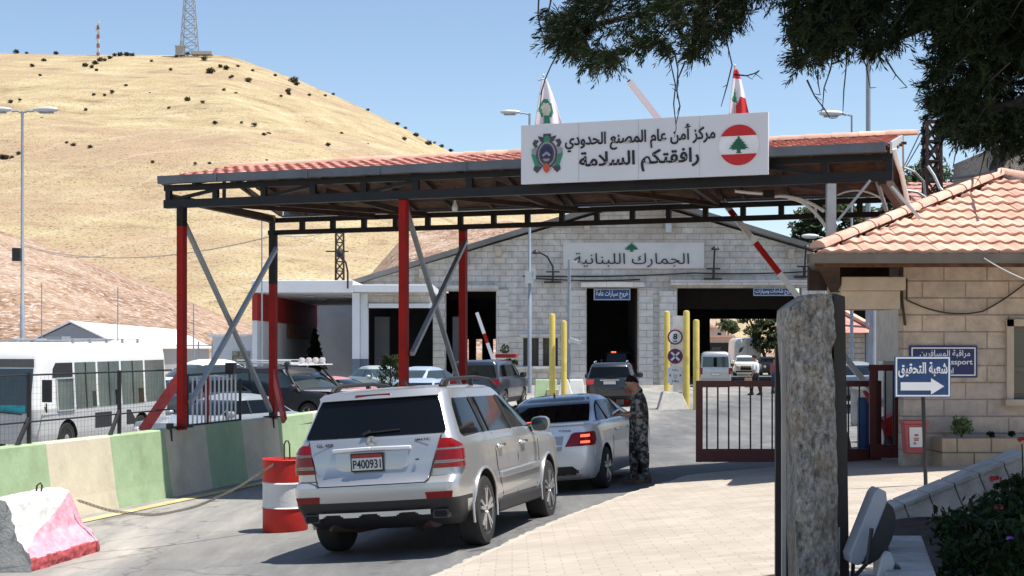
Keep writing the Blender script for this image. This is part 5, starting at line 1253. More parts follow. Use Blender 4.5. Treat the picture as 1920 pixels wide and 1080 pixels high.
# red and white barrel
bp_ = P(535, 992, 20.3); bz = zg(bp_.x, bp_.y)
brl = empty('barrel', (bp_.x, bp_.y, bz), 0, 'red and white banded steel barrel standing left of the silver off-roader', 'barrel')
H_ = .95; r_ = .295; prof = [(0, 0), (r_ * .97, 0), (r_, .02), (r_, .30), (r_ + .014, .315), (r_, .33), (r_, .62), (r_ + .014, .635), (r_, .65), (r_, H_ - .02), (r_ + .012, H_ - .01), (r_ + .006, H_), (r_ - .02, H_), (r_ - .03, H_ - .04), (0, H_ - .04)]
mi = [0, 0, 0, 0, 1, 1, 1, 1, 0, 0, 0, 0, 0, 2, 2]
mb = MB(); mb.lathe(prof, 36, (bp_.x, bp_.y, bz), mis=mi, cap=False); mb.build('drum', [redbright, whiteconc, concrete], brl, smooth=40)
mb = MB(); c = Vector((bp_.x + .02, bp_.y, bz + H_ - .06)); mb.tube([c + Vector((-.03, 0, 0)), c + Vector((-.035, 0, .24)), c + Vector((-.015, 0, .29)), c + Vector((.015, 0, .29)), c + Vector((.035, 0, .24)), c + Vector((.04, 0, 0))], .011, 6); mb.build('hook', rust, brl)
mb = MB()      # chain as links from the block to the barrel
NL = 110; CH_ = [(0, 146, 938, 18.3), (.15, 205, 958, 18.4), (.36, 290, 967, 18.7), (.56, 370, 950, 19.1), (.77, 445, 915, 19.6), (1, 527, 862, 20.1)]
pts = []
for i in range(NL + 1):
    t = i / NL; w = [interp([(q[0], q[k]) for q in CH_], t) for k in (1, 2, 3)]; pts.append(P(*w))
for _ in range(30): pts = [pts[0]] + [(pts[i - 1] + pts[i] * 2 + pts[i + 1]) / 4 for i in range(1, NL)] + [pts[-1]]
for i in range(NL):
    a, b_ = pts[i], pts[i + 1]; d = (b_ - a).normalized(); sd = d.cross(Vector((0, 0, 1))).normalized(); 
    if i % 2: sd = d.cross(sd).normalized()
    w_ = .011; q = [a - d * .01 + sd * w_, a.lerp(b_, .5) + sd * w_ * 1.2, b_ + d * .01 + sd * w_, b_ + d * .015, b_ + d * .01 - sd * w_, a.lerp(b_, .5) - sd * w_ * 1.2, a - d * .01 - sd * w_, a - d * .015, a - d * .01 + sd * w_]
    mb.tube(q, .004, 4, cap=False)
tag(mb.build('chain', mk('rusty chain', (.10, .085, .07), .7, .3, .3)), 'rusty chain hanging from the painted block across the lane to the barrel', 'chain')

# ---------------------------------------------------------------- height-limit portal bollards and traffic signs
def bollard(px, py0, py1, y, r_, lab):
    a = P(px, py0, y); g0 = zg(a.x, y); root = empty('bollard', (a.x, y, g0), 0, lab, 'bollard')
    mb = MB(); h = a.z - g0; mb.lathe([(r_, -.05), (r_, h - .08), (r_ * .85, h - .02), (r_ * .3, h), (0, h)], 16, (a.x, y, g0), cap=False); mb.build('post', yellow, root, smooth=50)
    mb = MB(); mb.lathe([(r_ * 1.02, h * .46), (r_ * 1.03, h * .46 + .25)], 16, (a.x, y, g0), cap=False); mb.build('band', yellow, root, smooth=50)
YB_ = 54.0
bollard(1035.5, 588, 745, YB_, .105, 'tall yellow bollard left of its shorter twin, beside the green and cream block')
bollard(1057.5, 601, 745, YB_ - .2, .10, 'yellow bollard just right of the tallest left-hand one, in front of the camera pole')
bollard(1250.5, 583, 735, 56.0, .11, 'yellow bollard left of the round speed sign')
bollard(1287, 582, 752, 55.0, .115, 'yellow bollard just right of the round speed sign')
bollard(1305.5, 599, 745, 53.5, .11, 'yellow bollard at the top corner of the maroon gate')
def trap(name, lab, px0, px1, pt0, pt1, py0, py1, y, depth, m_, cat='barrier'):
    g0 = zg(P((px0 + px1) / 2, 0, y).x, y); a, b_, c_, d_ = P(px0, py1, y), P(px1, py1, y), P(pt1, py0, y), P(pt0, py0, y)
    z1 = c_.z; root = empty(name, ((a.x + b_.x) / 2, y, g0), 0, lab, cat)
    mb = MB(); dd = depth; i_ = min(.35, dd * .3)
    v = [(a.x, y, g0 - .05), (b_.x, y, g0 - .05), (b_.x + .1, y + dd, g0 - .05), (a.x + .1, y + dd, g0 - .05), (d_.x, y + i_, z1), (c_.x, y + i_, z1), (c_.x, y + dd - i_, z1), (d_.x, y + dd - i_, z1)]
    mb.add(v, ((0, 3, 2, 1), (4, 5, 6, 7), (0, 1, 5, 4), (1, 2, 6, 5), (2, 3, 7, 6), (3, 0, 4, 7))); mb.build('block', m_, root, bevel=.03)
    return root
trap('concrete_footing', 'grey tapered concrete base carrying the speed and stopping signs', 1233, 1293, 1246, 1280, 735, 774, 54.6, 1.6, concrete)
sb = empty('traffic_sign_post', P(1268, 735, 55.2), 0, 'white post with speed limit, no stopping and height plates on the grey base', 'sign')
y = 55.2; X_ = P(1273, 0, y).x
mb = MB(); zb0, zt_ = P(0, 738, y).z, P(0, 592, y).z; mb.box((X_, y + .06, (zb0 + zt_) / 2), (.42, .1, zt_ - zb0)); mb.build('panel_post', whitesteel, sb)
def disc(px, py, r_px, kind, ys):
    c = P(px, py, ys); r_ = r_px * ys / F
    mb = MB(); mb.prism(ngon(36, r_), c, UX, UZ, Vector((0, .03, 0)), 0); mb.prism(ngon(36, r_ * .80), c + Vector((0, -.006, 0)), UX, UZ, Vector((0, .005, 0)), 1 if kind == 'n' else 2)
    if kind == 's':
        for sg in (1, -1): mb.prism([(-r_ * .75, -.035), (r_ * .75, -.035), (r_ * .75, .035), (-r_ * .75, .035)], c + Vector((0, -.014, 0)), Vector((1, 0, sg)).normalized(), Vector((-sg, 0, 1)).normalized(), Vector((0, .005, 0)), 1)
        for sg in (1, -1):
            for q_ in (-.1, .1): mb.prism([(-r_ * .6, q_ - .018), (r_ * .6, q_ - .018), (r_ * .6, q_ + .018), (-r_ * .6, q_ + .018)], c + Vector((0, -.011, 0)), Vector((1, 0, sg)).normalized(), Vector((-sg, 0, 1)).normalized(), Vector((0, .004, 0)), 0)
    o = mb.build('round_plate', [mk('sign red ring', (.22, .02, .035), .5), signwhite, mk('traffic blue', (.03, .04, .22), .5)], sb)
    return o, c, r_
o, c, r_ = disc(1266, 632, 14.3, 'n', y - .1); text('number', '8', ink, o, c + Vector((0, -.01, .02)), UX, UZ, r_ * .55, r_ * .75, .006, .03); mb = MB(); mb.box(c + Vector((0, -.008, -r_ * .55)), (r_ * .5, .006, .035)); mb.build('small_print', ink, o)
disc(1266, 668, 14.3, 's', y - .1)
c = P(1266, 704, y - .1); w_, h_ = 28 * y / F, 30 * y / F; mb = MB(); mb.box(c, (w_, .03, h_)); o = mb.build('height_plate', signwhite, sb)
mb = MB(); mb.prism([(-.06, -.1), (.06, -.1), (.08, .05), (-.08, .05)], c + Vector((0, -.02, -.02)), UX, UZ, Vector((0, .004, 0)), 0)
for sg in (-1, 1): mb.prism([(sg * .22, .0), (sg * .16, .05), (sg * .16, -.05)], c + Vector((0, -.02, 0)), UX, UZ, Vector((0, .004, 0)), 1)
mb.build('pictogram', [lampgrey, ink], o); text('lettering', '3.8 م'.replace('م', '\uFEE1'), ink, o, c + Vector((0, -.02, h_ * .32)), UX, UZ, w_ * .4, h_ * .14, .004, .01); text('lettering', '3.8m', ink, o, c + Vector((0, -.02, -h_ * .35)), UX, UZ, w_ * .45, h_ * .12, .004, .01)
# striped block, tub and white tapered base left
trap('striped_block', 'small green and cream concrete block beside the left yellow bollards', 1000, 1045, 1004, 1045, 712, 741, 55.5, 1.2, [greenpaint, creampaint][0])
mb = MB(); a = P(1026, 727, 55.45); mb.box((a.x + .2, 55.62, zg(a.x, 55) + .3), (.42, .5, 1.0), 0); mb.build('cream_band', creampaint, bpy.data.objects['striped_block'])
trap('concrete_footing', 'white tapered concrete base holding the left yellow bollards', 1040, 1082, 1052, 1066, 712, 748, 54.4, .9, whiteconc)
trap('white_tub', 'white round-cornered concrete tub at the foot of the camera pole', 1066, 1098, 1068, 1094, 712, 741, 57.0, .9, whiteconc)
mb = MB(); a = P(1075, 735, 60.0); g0 = zg(a.x, 60)
for i in range(8): mb.box((a.x + i * .3, 60.0, g0 + .12), (.3, .25, .34), 0, i % 2)
tag(mb.build('painted_kerb', [whiteconc, redbright]), 'red and white painted kerb beside the white tub', 'kerb')
# ---------------------------------------------------------------- lamp posts and poles
def lamppost(label, px, pybase, pytop, y, r_, arms, cat='street lamp', name='street_lamp', mid=None):
    a = P(px, pytop, y); g0 = zg(a.x, y) if y < 120 else 0
    root = empty(name, (a.x, y, g0), 0, label, cat)
    h = a.z - g0; mb = MB(); mb.tube([(a.x, y, g0), (a.x, y, g0 + h * .35), (a.x, y, g0 + h * .352), (a.x, y, g0 + h)], [r_, r_ * .95, r_ * .75, r_ * .55], 12); 
    for dx in arms: mb.tube([(a.x, y, g0 + h - .05), (a.x + dx * .55, y, g0 + h + .02), (a.x + dx, y, g0 + h + .0)], r_ * .4, 8)
    mb.build('pole', polegrey, root, smooth=50)
    for dx in arms:
        sg = 1 if dx > 0 else -1; c = Vector((a.x + dx, y, g0 + h + .03)); mb = MB()
        L_ = .95; nn = 12
        for k, (t, w_, hh) in enumerate(((0, .07, .06), (.25, .13, .11), (.6, .17, .13), (.9, .13, .09), (1, .05, .04))):
            for q in range(nn): an = 2 * math.pi * q / nn; mb.v.append((c.x + sg * t * L_, c.y + math.cos(an) * w_, c.z + .04 + math.sin(an) * hh))
        for k in range(4):
            for q in range(nn): mb.f.append((k * nn + q, k * nn + (q + 1) % nn, (k + 1) * nn + (q + 1) % nn, (k + 1) * nn + q)); mb.m.append(0)
        mb.f.append(tuple(range(nn))); mb.m.append(0); mb.f.append(tuple(4 * nn + q for q in range(nn))); mb.m.append(0)
        o = mb.build('lamp_head', lampgrey, root, smooth=60)
        mb = MB(); mb.box((c.x + sg * .5, c.y, c.z - .085), (.55, .2, .04)); mb.build('lens', mk('lamp lens', (.25, .25, .24), .2), o)
    return root, a, h, g0
def arms_px(px, y, *heads): return [(h - px) / F * y for h in heads]
r0, a0, h0, g0 = lamppost('tall grey double-headed street lamp at the left edge beyond the bus', 42, 0, 209, 60, .095, arms_px(42, 60, 22, 63))
mb = MB(); mb.box((a0.x - .15, 59.8, P(0, 478, 60).z), (.3, .25, .5)); mb.build('control_box', blk, r0)
r0, a0, h0, g0 = lamppost('grey street lamp in front of the hall, its head left beside the white flag', 993, 0, 213, 75, .10, arms_px(993, 75, 975))
mb = MB(); mb.box((a0.x + .2, 74.8, P(0, 513, 75).z), (.18, .2, .55)); mb.box((a0.x - .02, 74.85, P(0, 520, 75).z), (.4, .3, .6)); mb.build('control_box', lampgrey, r0)
lamppost('grey street lamp seen above the canopy ridge on the right', 1597, 0, 216, 60, .07, arms_px(1597, 60, 1582))
lamppost('white street lamp low behind the canopy beside the right-hand pine', 1547, 0, 445, 85, .08, arms_px(1547, 85, 1535))
root, a0, h0, g0 = lamppost('slim grey pole with a white security camera behind the left yellow bollards', 1067, 0, 487, 58, .10, [], 'pole', 'camera_pole')
p = P(1074, 637, 57.9); mb = MB(); mb.bar(p + Vector((-.12, 0, .02)), p + Vector((.28, -.1, -.12)), .14, .13); mb.bar(p + Vector((-.14, 0, .0)), p + Vector((-.1, 0, -.14)), .07); mb.bar(p + Vector((.26, -.1, -.04)), p + Vector((.31, -.11, -.04)), .16, .03); mb.build('security_camera', whitesteel, root)
mb = MB(); p = P(1071, 490, 57.9); mb.bar(p, p + Vector((.22, -.05, -.02)), .09, .07); mb.build('top_camera', whitesteel, root)
mb = MB(); a0 = P(1628, 250, 70); mb.tube([(a0.x, 70, 0), (a0.x, 70, P(0, -60, 70).z)], [.13, .1], 12); tag(mb.build('tall_mast', polegrey, smooth=50), 'tall plain grey mast rising behind the right end of the canopy into the branches', 'pole')
mb = MB(); a0 = P(1694, 300, 62); mb.tube([(a0.x, 62, 0), (a0.x, 62, P(0, 380, 62).z)], .12, 10); tag(mb.build('grey_pole', polegrey, smooth=50), 'short grey pole just behind the right end of the canopy', 'pole')
mb = MB(); a0 = P(1636, 0, 40); mb.tube([(a0.x, 40, .0), (a0.x, 40, P(0, 575, 40).z)], .09, 10); tag(mb.build('gate_post', polegrey, smooth=50), 'grey steel post standing behind the taller maroon gate leaf', 'post')
# dark lattice electricity pole on the right
y = 30.0; c = P(1748, 500, y); c.z = 0; root = empty('lattice_pole', c, 0, 'dark rusty lattice electricity pole rising behind the guardhouse roof', 'pole')
mb = MB(); lattice(mb, c, .36, .26, P(0, 228, y).z, 17, .035); mb.build('lattice_frame', rust, root)
mb = MB()
for py in (245, 265, 287, 308): mb.lathe([(.0, -.08), (.05, -.07), (.03, -.02), (.055, .0), (.03, .04), (.04, .07), (0, .09)], 10, P(1730, py, y)); mb.bar(P(1730, py, y), P(1740, py, y), .025)
mb.build('insulator', blk, root)
mb = MB(); mb.tube([P(1740, 312, 29.8), P(1752, 330, 29.7), P(1762, 352, 29.6), P(1775, 366, 29.5)], .03, 8); mb.tube([P(1690, 312, 29), P(1715, 322, 29), P(1732, 340, 29.3), P(1737, 385, 29.5)], .022, 6); mb.tube([P(1692, 356, 29), P(1720, 360, 29), P(1738, 372, 29)], .03, 6); mb.tube([P(1692, 360, 29), P(1715, 375, 29), P(1735, 392, 29)], .022, 6); mb.build('conduit', lampgrey, root)
mb = MB()
for a, b_, s in ((P(1732, 245, y), P(1640, 700, 20), -.1), ):
    pass
for a, b_, s in ((P(1692, 338, 29), P(1726, 345, 29), -.05), (P(1778, 332, 26), P(1870, 318, 22), -.04), (P(1725, 250, 30), P(1600, 470, 80), -.3), (P(1725, 268, 30), P(1580, 475, 80), -.3)): mb.tube(arc(a, b_, s), .012, 5)
mb.tube(arc(P(1778, 333, 26), P(1868, 320, 22), -.03), .022, 5)
tag(mb.build('power_cable', blk), 'dark overhead cables running from the lattice pole', 'cable')
# pole carrying thin mast wires at left
for k, (px, py0, py1, yy, lab) in enumerate(((221, 538, 650, 90, 'thin whip mast above the long shed roof'), (78, 530, 660, 95, 'thin wire mast beside the left street lamp'), (363, 570, 700, 80, 'thin mast right of the first red post'), (491, 413, 560, 70, 'thin grey mast left of the second red post'))):
    a, b_ = P(px, py1, yy), P(px, py0, yy); mb = MB(); mb.tube([(a.x, yy, 0), (b_.x, yy, b_.z)], [.045, .03], 6); tag(mb.build('whip_mast', polegrey), lab, 'mast')
mb = MB()
for a, b_, s in ((P(40, 460, 130), P(520, 440, 90), -1.2), (P(40, 455, 130), P(200, 478, 125), -.6), (P(520, 440, 90), P(640, 425, 95), -.3)): mb.tube(arc(a, b_, s, 20), .035, 4)
tag(mb.build('overhead_line', mk('pale wire', (.3, .27, .22), .6)), 'pale overhead wires crossing in front of the hillside on the left', 'wire')

# ---------------------------------------------------------------- clutter beyond the taller gate leaf
y = 26.0; p = P(1622, 865, y); g0 = zg(p.x, y)
root = empty('blue_barrel', (p.x, y, g0), 0, 'tall blue plastic drum standing beyond the gates', 'barrel'); mb = MB(); h = P(0, 745, y).z - g0; mb.lathe([(0, 0), (.12, 0), (.13, .05), (.13, h - .05), (.11, h), (0, h)], 18, (p.x, y, g0), cap=False); mb.build('drum', bluebarrel, root, smooth=40); mb = MB(); mb.lathe([(.135, h * .5), (.14, h * .5 + .03), (.135, h * .5 + .06)], 18, (p.x, y, g0), cap=False); mb.build('hoop', bluebarrel, root, smooth=40)
p = P(1588, 842, 25.0); g0 = zg(p.x, 25); root = empty('traffic_cone', (p.x, 25, g0), 0, 'small orange cone just right of the stone pillar', 'cone'); mb = MB(); mb.lathe([(.12, 0), (.1, .05), (.03, .42), (.02, .44), (0, .44)], 16, (p.x, 25, g0 + .03), cap=False); mb.build('body', orange, root, smooth=40); mb = MB(); mb.box((p.x, 25, g0 + .015), (.3, .3, .03)); mb.build('base', orange, root, bevel=.01)
p = P(1660, 850, 25.0); g0 = zg(p.x, 25); root = empty('wheelbarrow', (p.x, 25, g0), 0, 'red wheelbarrow with a worn black wheel, tipped up behind the gate leaf', 'wheelbarrow')
c = Vector((p.x, 25, g0))
mb = MB(); mb.add([c + Vector(v) for v in ((-.12, -.2, .62), (.32, -.25, .85), (.36, -.2, .35), (.1, -.12, .30), (-.12, .2, .62), (.32, .25, .85), (.36, .2, .35), (.1, .12, .30))], [(0, 1, 2, 3), (7, 6, 5, 4), (0, 4, 5, 1), (1, 5, 6, 2), (2, 6, 7, 3), (3, 7, 4, 0)]); mb.build('tray', redbright, root, bevel=.02)
mb = MB(); mb.tube([c + Vector((-.36, -.2, 1.1)), c + Vector((-.2, -.2, .8)), c + Vector((-.05, -.15, .5)), c + Vector((.05, -.05, .25))], .025, 8); mb.tube([c + Vector((-.30, .2, 1.1)), c + Vector((-.15, .2, .8)), c + Vector((.0, .15, .5)), c + Vector((.05, .05, .25))], .025, 8); mb.build('handle', redpink, root, smooth=50)
mb = MB(); mb.lathe([(.05, -.06), (.17, -.06), (.2, -.04), (.2, .04), (.17, .06), (.05, .06)], 24, c + Vector((.08, 0, .21)), 'X'); mb.build('wheel', rubber, root, smooth=40)
y = 38; p = P(1650, 760, y); g0 = zg(p.x, y)
mb = MB(); mb.box((p.x + .4, y, g0 + .42), (2.2, .25, .9)); mb.box((p.x + .4, y - .02, g0 + .9), (2.3, .4, .1)); tag(mb.build('low_wall', coping, bevel=.02), 'low pale wall with a coping beyond the taller gate leaf', 'wall')
p = P(1650, 700, 39.5); mb = MB(); mb.lathe([(0, -.2), (.18, -.2), (.22, .12), (.25, .14), (0, .14)], 16, p, cap=False); tag(mb.build('plant_pot', whiteconc, smooth=40), 'pale pot on the low wall beyond the gate leaf', 'pot')
# little roadside kiosk with red roof, far right behind the gate
y = 70.0; root = empty('kiosk_building', (P(1580, 0, y).x, y + 2, 0), 0, 'small stone kiosk with red tiled roof seen between the pillar and guardhouse', 'building')
mb = MB(); a, b_ = P(1545, 0, y).x, P(1622, 0, y).x; zt_ = P(0, 624, y).z; mb.box(((a + b_) / 2, y + 2, zt_ / 2), (b_ - a, 4, zt_)); mb.build('wall', stone, root)
mb = MB(); ap = P(1580, 580, y + 1); v = [Vector((a - .6, y - .6, zt_)), Vector((b_ + .5, y - .6, zt_)), Vector((b_ + .5, y + 4.5, zt_)), Vector((a - .6, y + 4.5, zt_)), ap + Vector((0, 1, 0))]; mb.add(v, [(0, 1, 4), (1, 2, 4), (2, 3, 4), (3, 0, 4), (3, 2, 1, 0)]); mb.build('roof', tile_red, root)
mb = MB(); mb.bar(v[1] + Vector((0, 0, .1)), v[4] + Vector((0, 0, .1)), .3, .15); mb.build('ridge', tile_orange, root)
# red roofed house behind the guardhouse (roof seen above it)
y = 45.0; a, b_ = P(1692, 0, y).x, P(1850, 0, y).x; zt_ = P(0, 408, y).z
root = empty('red_roofed_house', ((a + b_) / 2, y + 3, 0), 0, 'pale house with a red tiled roof peeping up behind the guardhouse roof', 'building')
mb = MB(); mb.box(((a + b_) / 2, y + 3, zt_ / 2), (b_ - a - 1, 5, zt_)); mb.build('wall', housestone_trim, root)
mb = MB(); sl = Vector((0, 3.2, 1.35)); tile_roof(mb, (a, y, zt_), UX, sl, lambda t: 0, lambda t: b_ - a, sl.length, row=.4, colw=.24, seed=8); mb.add([(a, y, zt_ - .02), (b_, y, zt_ - .02), (b_, y + 3.2, zt_ + 1.33), (a, y + 3.2, zt_ + 1.33)], [(0, 1, 2, 3)]); mb.build('roof', tile_red, root, smooth=35)
# stone gable and drain at the top right edge
y = 27.0; root = empty('stone_building', P(1920, 400, y), 0, 'grey stone building with a thick drainpipe rising behind the guardhouse roof at the right edge', 'building')
mb = MB(); a = P(1880, 380, y); b_ = P(1990, 270, y); mb.box(((a.x + b_.x) / 2, y + 1.5, b_.z / 2), (b_.x - a.x, 3, b_.z)); mb.box(((a.x + b_.x) / 2 - .1, y + 1.4, P(0, 330, y).z), (b_.x - a.x + .3, 3.4, .2)); mb.build('wall', rockm, root)
mb = MB(); mb.tube([P(1862, 345, y - .3), P(1868, 312, y - .3), P(1880, 292, y - .3), P(1905, 280, y - .3)], .12, 10); mb.build('drainpipe', blk, root, smooth=50)
# ---------------------------------------------------------------- vehicles
class Car:
    """a vehicle body made of horizontal slices; x forward, y left, z up, origin on the ground at mid wheelbase"""
    def __init__(s, levels, bulge_r=.06, bulge_f=.08, rc=.16, side_b=.035):
        s.lv = levels; s.br, s.bf, s.rc, s.sb = bulge_r, bulge_f, rc, side_b
    def at(s, z):
        L = s.lv
        if z <= L[0][0]: return L[0][1:4]
        for a, b_ in zip(L, L[1:]):
            if z <= b_[0]:
                t = (z - a[0]) / max(1e-9, b_[0] - a[0]); return tuple(a[i] + (b_[i] - a[i]) * t for i in (1, 2, 3))
        return L[-1][1:4]
    def rx(s, y, z): xr, xf, w = s.at(z); return xr + s.br * (y / w) ** 2 * 1.0
    def fx(s, y, z): xr, xf, w = s.at(z); return xf - s.bf * (y / w) ** 2
    def wy(s, x, z):
        xr, xf, w = s.at(z); m = (xr + xf) / 2; h = max(.05, (xf - xr) / 2)
        return w - s.sb * max(-1, min(1, (x - m) / h)) ** 4
    def ring(s, z, xr, xf, w):
        rc = min(s.rc, w * .45, (xf - xr) * .3); pts = []
        def rear(y): return xr + s.br * (y / w) ** 2
        def front(y): return xf - s.bf * (y / w) ** 2
        def side(x):
            m = (xr + xf) / 2; h = (xf - xr) / 2; return w - s.sb * max(-1, min(1, (x - m) / h)) ** 4
        ne, ns, nc = 9, 26, 6
        for i in range(ne): y = -(w - rc) + 2 * (w - rc) * i / (ne - 1); pts.append((rear(y), y))
        p0 = pts[-1]; xs = xr + s.br + rc
        for i in range(1, nc): a = math.pi / 2 * i / nc; pts.append((p0[0] + (xs - p0[0]) * (1 - math.cos(a)), p0[1] + (side(xs) - p0[1]) * math.sin(a)))
        xe = xf - s.bf - rc
        for i in range(ns + 1): x = xs + (xe - xs) * i / ns; pts.append((x, side(x)))
        q0 = (front(w - rc), w - rc)
        for i in range(1, nc): a = math.pi / 2 * i / nc; pts.append((xe + (q0[0] - xe) * math.sin(a), q0[1] + (side(xe) - q0[1]) * math.cos(a)))
        for i in range(ne): y = (w - rc) - 2 * (w - rc) * i / (ne - 1); pts.append((front(y), y))
        half = len(pts)
        for i in range(nc - 1, 0, -1): a = math.pi / 2 * i / nc; pts.append((xe + (q0[0] - xe) * math.sin(a), -(q0[1] + (side(xe) - q0[1]) * math.cos(a))))
        for i in range(ns + 1): x = xe + (xs - xe) * i / ns; pts.append((x, -side(x)))
        for i in range(nc - 1, 0, -1): a = math.pi / 2 * i / nc; pts.append((p0[0] + (xs - p0[0]) * (1 - math.cos(a)), -(p0[1] + (side(xs) - p0[1]) * math.sin(a))))
        return [(x, y, z) for x, y in pts]
    def body(s, root, paint, wheels, wr, archr, split=None, lower=None, rearx=None):
        """wheels: list of x; arches are cut with cylinders. split: height below which the second material is used"""
        mb = MB(); lv = []
        for a, b_ in zip(s.lv, s.lv[1:]):
            n_ = max(1, int((b_[0] - a[0]) / .12))
            for i in range(n_): t = i / n_; lv.append(tuple(a[k] + (b_[k] - a[k]) * t for k in range(4)))
        lv.append(s.lv[-1]); rings = [s.ring(*l_) for l_ in lv]; K = len(rings[0])
        for r_ in rings: mb.v += r_
        for j in range(len(rings) - 1):
            zm = (lv[j][0] + lv[j + 1][0]) / 2
            for i in range(K): mb.f.append((j * K + i, j * K + (i + 1) % K, (j + 1) * K + (i + 1) % K, (j + 1) * K + i)); mb.m.append(2 if (split and zm < split and (rearx is None or rings[j][i][0] < rearx or zm < .46)) else 0)
        mb.f.append(tuple(range(K - 1, -1, -1))); mb.m.append(1); mb.f.append(tuple((len(rings) - 1) * K + i for i in range(K))); mb.m.append(0)
        o = mb.build('body', [paint, under, lower or blk], root)
        if wheels:
            cm = MB()
            for x in wheels:
                for sg in (-1, 1):
                    w = s.at(wr)[2]; cm.lathe([(archr, sg * (w - .36)), (archr, sg * (w + .2))], 32, (x, 0, wr + .01), 'Y', mi=1)
            cut = cm.build('cut', [paint, under, blk])
            bm_ = o.modifiers.new('b', 'BOOLEAN'); bm_.operation = 'DIFFERENCE'; bm_.object = cut; bm_.solver = 'EXACT'
            bpy.context.view_layer.update()
            me = bpy.data.meshes.new_from_object(o.evaluated_get(bpy.context.evaluated_depsgraph_get())); o.modifiers.clear(); old = o.data; o.data = me; me.name = 'body'
            bpy.data.objects.remove(cut); bpy.data.meshes.remove(old)
        me = o.data; me.polygons.foreach_set('use_smooth', [True] * len(me.polygons)); me.set_sharp_from_angle(angle=R(32))
        return o
    def grid(s, fn, rows, ncol, eps, name, m, parent, nrow=3, smooth=40, th=.02):
        """rows: (z, a0, a1); fn(a, z, eps) -> point. A thin curved plate with a rim."""
        rr = []
        for a, b_ in zip(rows, rows[1:]):
            n_ = max(1, nrow if len(rows) < 4 else 2)
            for i in range(n_): t = i / n_; rr.append(tuple(a[k] + (b_[k] - a[k]) * t for k in range(3)))
        rr.append(rows[-1]); mb = MB(); nr = len(rr)
        for e in (eps, eps - th):
            for z, a0, a1 in rr:
                for i in range(ncol + 1): mb.v.append(fn(a0 + (a1 - a0) * i / ncol, z, e))
        n_ = nr * (ncol + 1)
        for j in range(nr - 1):
            for i in range(ncol):
                a = j * (ncol + 1) + i; mb.f.append((a, a + 1, a + ncol + 2, a + ncol + 1)); mb.m.append(0)
        edge = [i for i in range(ncol + 1)] + [j * (ncol + 1) + ncol for j in range(1, nr)] + [(nr - 1) * (ncol + 1) + i for i in range(ncol - 1, -1, -1)] + [j * (ncol + 1) for j in range(nr - 2, 0, -1)]
        for a, b_ in zip(edge, edge[1:] + edge[:1]): mb.f.append((a, b_, b_ + n_, a + n_)); mb.m.append(0)
        for j in range(nr - 1):
            for i in range(ncol):
                a = n_ + j * (ncol + 1) + i; mb.f.append((a, a + ncol + 1, a + ncol + 2, a + 1)); mb.m.append(0)
        return mb.build(name, m, parent, smooth=smooth)
    def rear(s, rows, name, m, parent, eps=.008, ncol=10, nrow=3): return s.grid(lambda y, z, e: (s.rx(y, z) - e, y, z), rows, ncol, eps, name, m, parent, nrow)
    def front(s, rows, name, m, parent, eps=.008, ncol=10, nrow=3): return s.grid(lambda y, z, e: (s.fx(y, z) + e, y, z), rows, ncol, eps, name, m, parent, nrow)
    def side(s, sg, rows, name, m, parent, eps=.006, ncol=8, nrow=3): return s.grid(lambda x, z, e: (x, sg * (s.wy(x, z) + e), z), rows, ncol, eps, name, m, parent, nrow)

def wheel(root, x, y, r_, w, style=5, rimm=None, hub=None):
    sg = 1 if y > 0 else -1
    mb = MB(); pr = [(r_ * .66, -w / 2 + .01), (r_ * .72, -w / 2 - .0), (r_ * .93, -w / 2 + .005), (r_ * .985, -w / 2 + .03), (r_, -w / 2 + .055), (r_, w / 2 - .055), (r_ * .985, w / 2 - .03), (r_ * .93, w / 2 - .005), (r_ * .72, w / 2), (r_ * .66, w / 2 - .01)]
    mb.lathe(pr, 40, (x, y, r_), 'Y'); t = mb.build('wheel', rubber, root, smooth=35, loc=None)
    mb = MB(); o_ = sg * (w / 2)
    mb.lathe([(r_ * .68, o_ - sg * .005), (r_ * .66, o_ - sg * .012), (r_ * .61, o_ - sg * .02), (r_ * .595, o_ - sg * .09)], 40, (x, y, r_), 'Y', cap=False)
    if style:
        for k in range(style):
            a = 2 * math.pi * k / style + .3
            for da in ((-.16, .16) if style == 5 else (0,)):
                c, s_ = math.cos(a + da), math.sin(a + da); c0, s0 = math.cos(a + da * .4), math.sin(a + da * .4)
                mb.bar((x + r_ * .1 * c0, y + o_ - sg * .03, r_ + r_ * .1 * s0), (x + r_ * .62 * c, y + o_ - sg * .022, r_ + r_ * .62 * s_), .035, .06, up=(0, 1, 0))
        mb.lathe([(r_ * .2, o_ - sg * .06), (r_ * .19, o_ - sg * .012), (r_ * .1, o_ - sg * .008), (0, o_ - sg * .008)], 20, (x, y, r_), 'Y', cap=False)
    else:
        mb.lathe([(r_ * .6, o_ - sg * .05), (r_ * .35, o_ - sg * .03), (r_ * .2, o_ - sg * .0), (0, o_ - sg * .0)], 24, (x, y, r_), 'Y', cap=False)
    mb.build('rim', rimm or alloy, t, smooth=30)
    mb = MB(); mb.lathe([(0, o_ - sg * .10), (r_ * .6, o_ - sg * .10)], 24, (x, y, r_), 'Y', cap=False); mb.build('hub', under, t)
    return t

def place(root, o, fwd, up):
    f = Vector(fwd).normalized(); u = Vector(up).normalized(); l_ = u.cross(f).normalized(); u = f.cross(l_)
    root.matrix_world = Matrix(((f.x, l_.x, u.x, o[0]), (f.y, l_.y, u.y, o[1]), (f.z, l_.z, u.z, o[2]), (0, 0, 0, 1)))

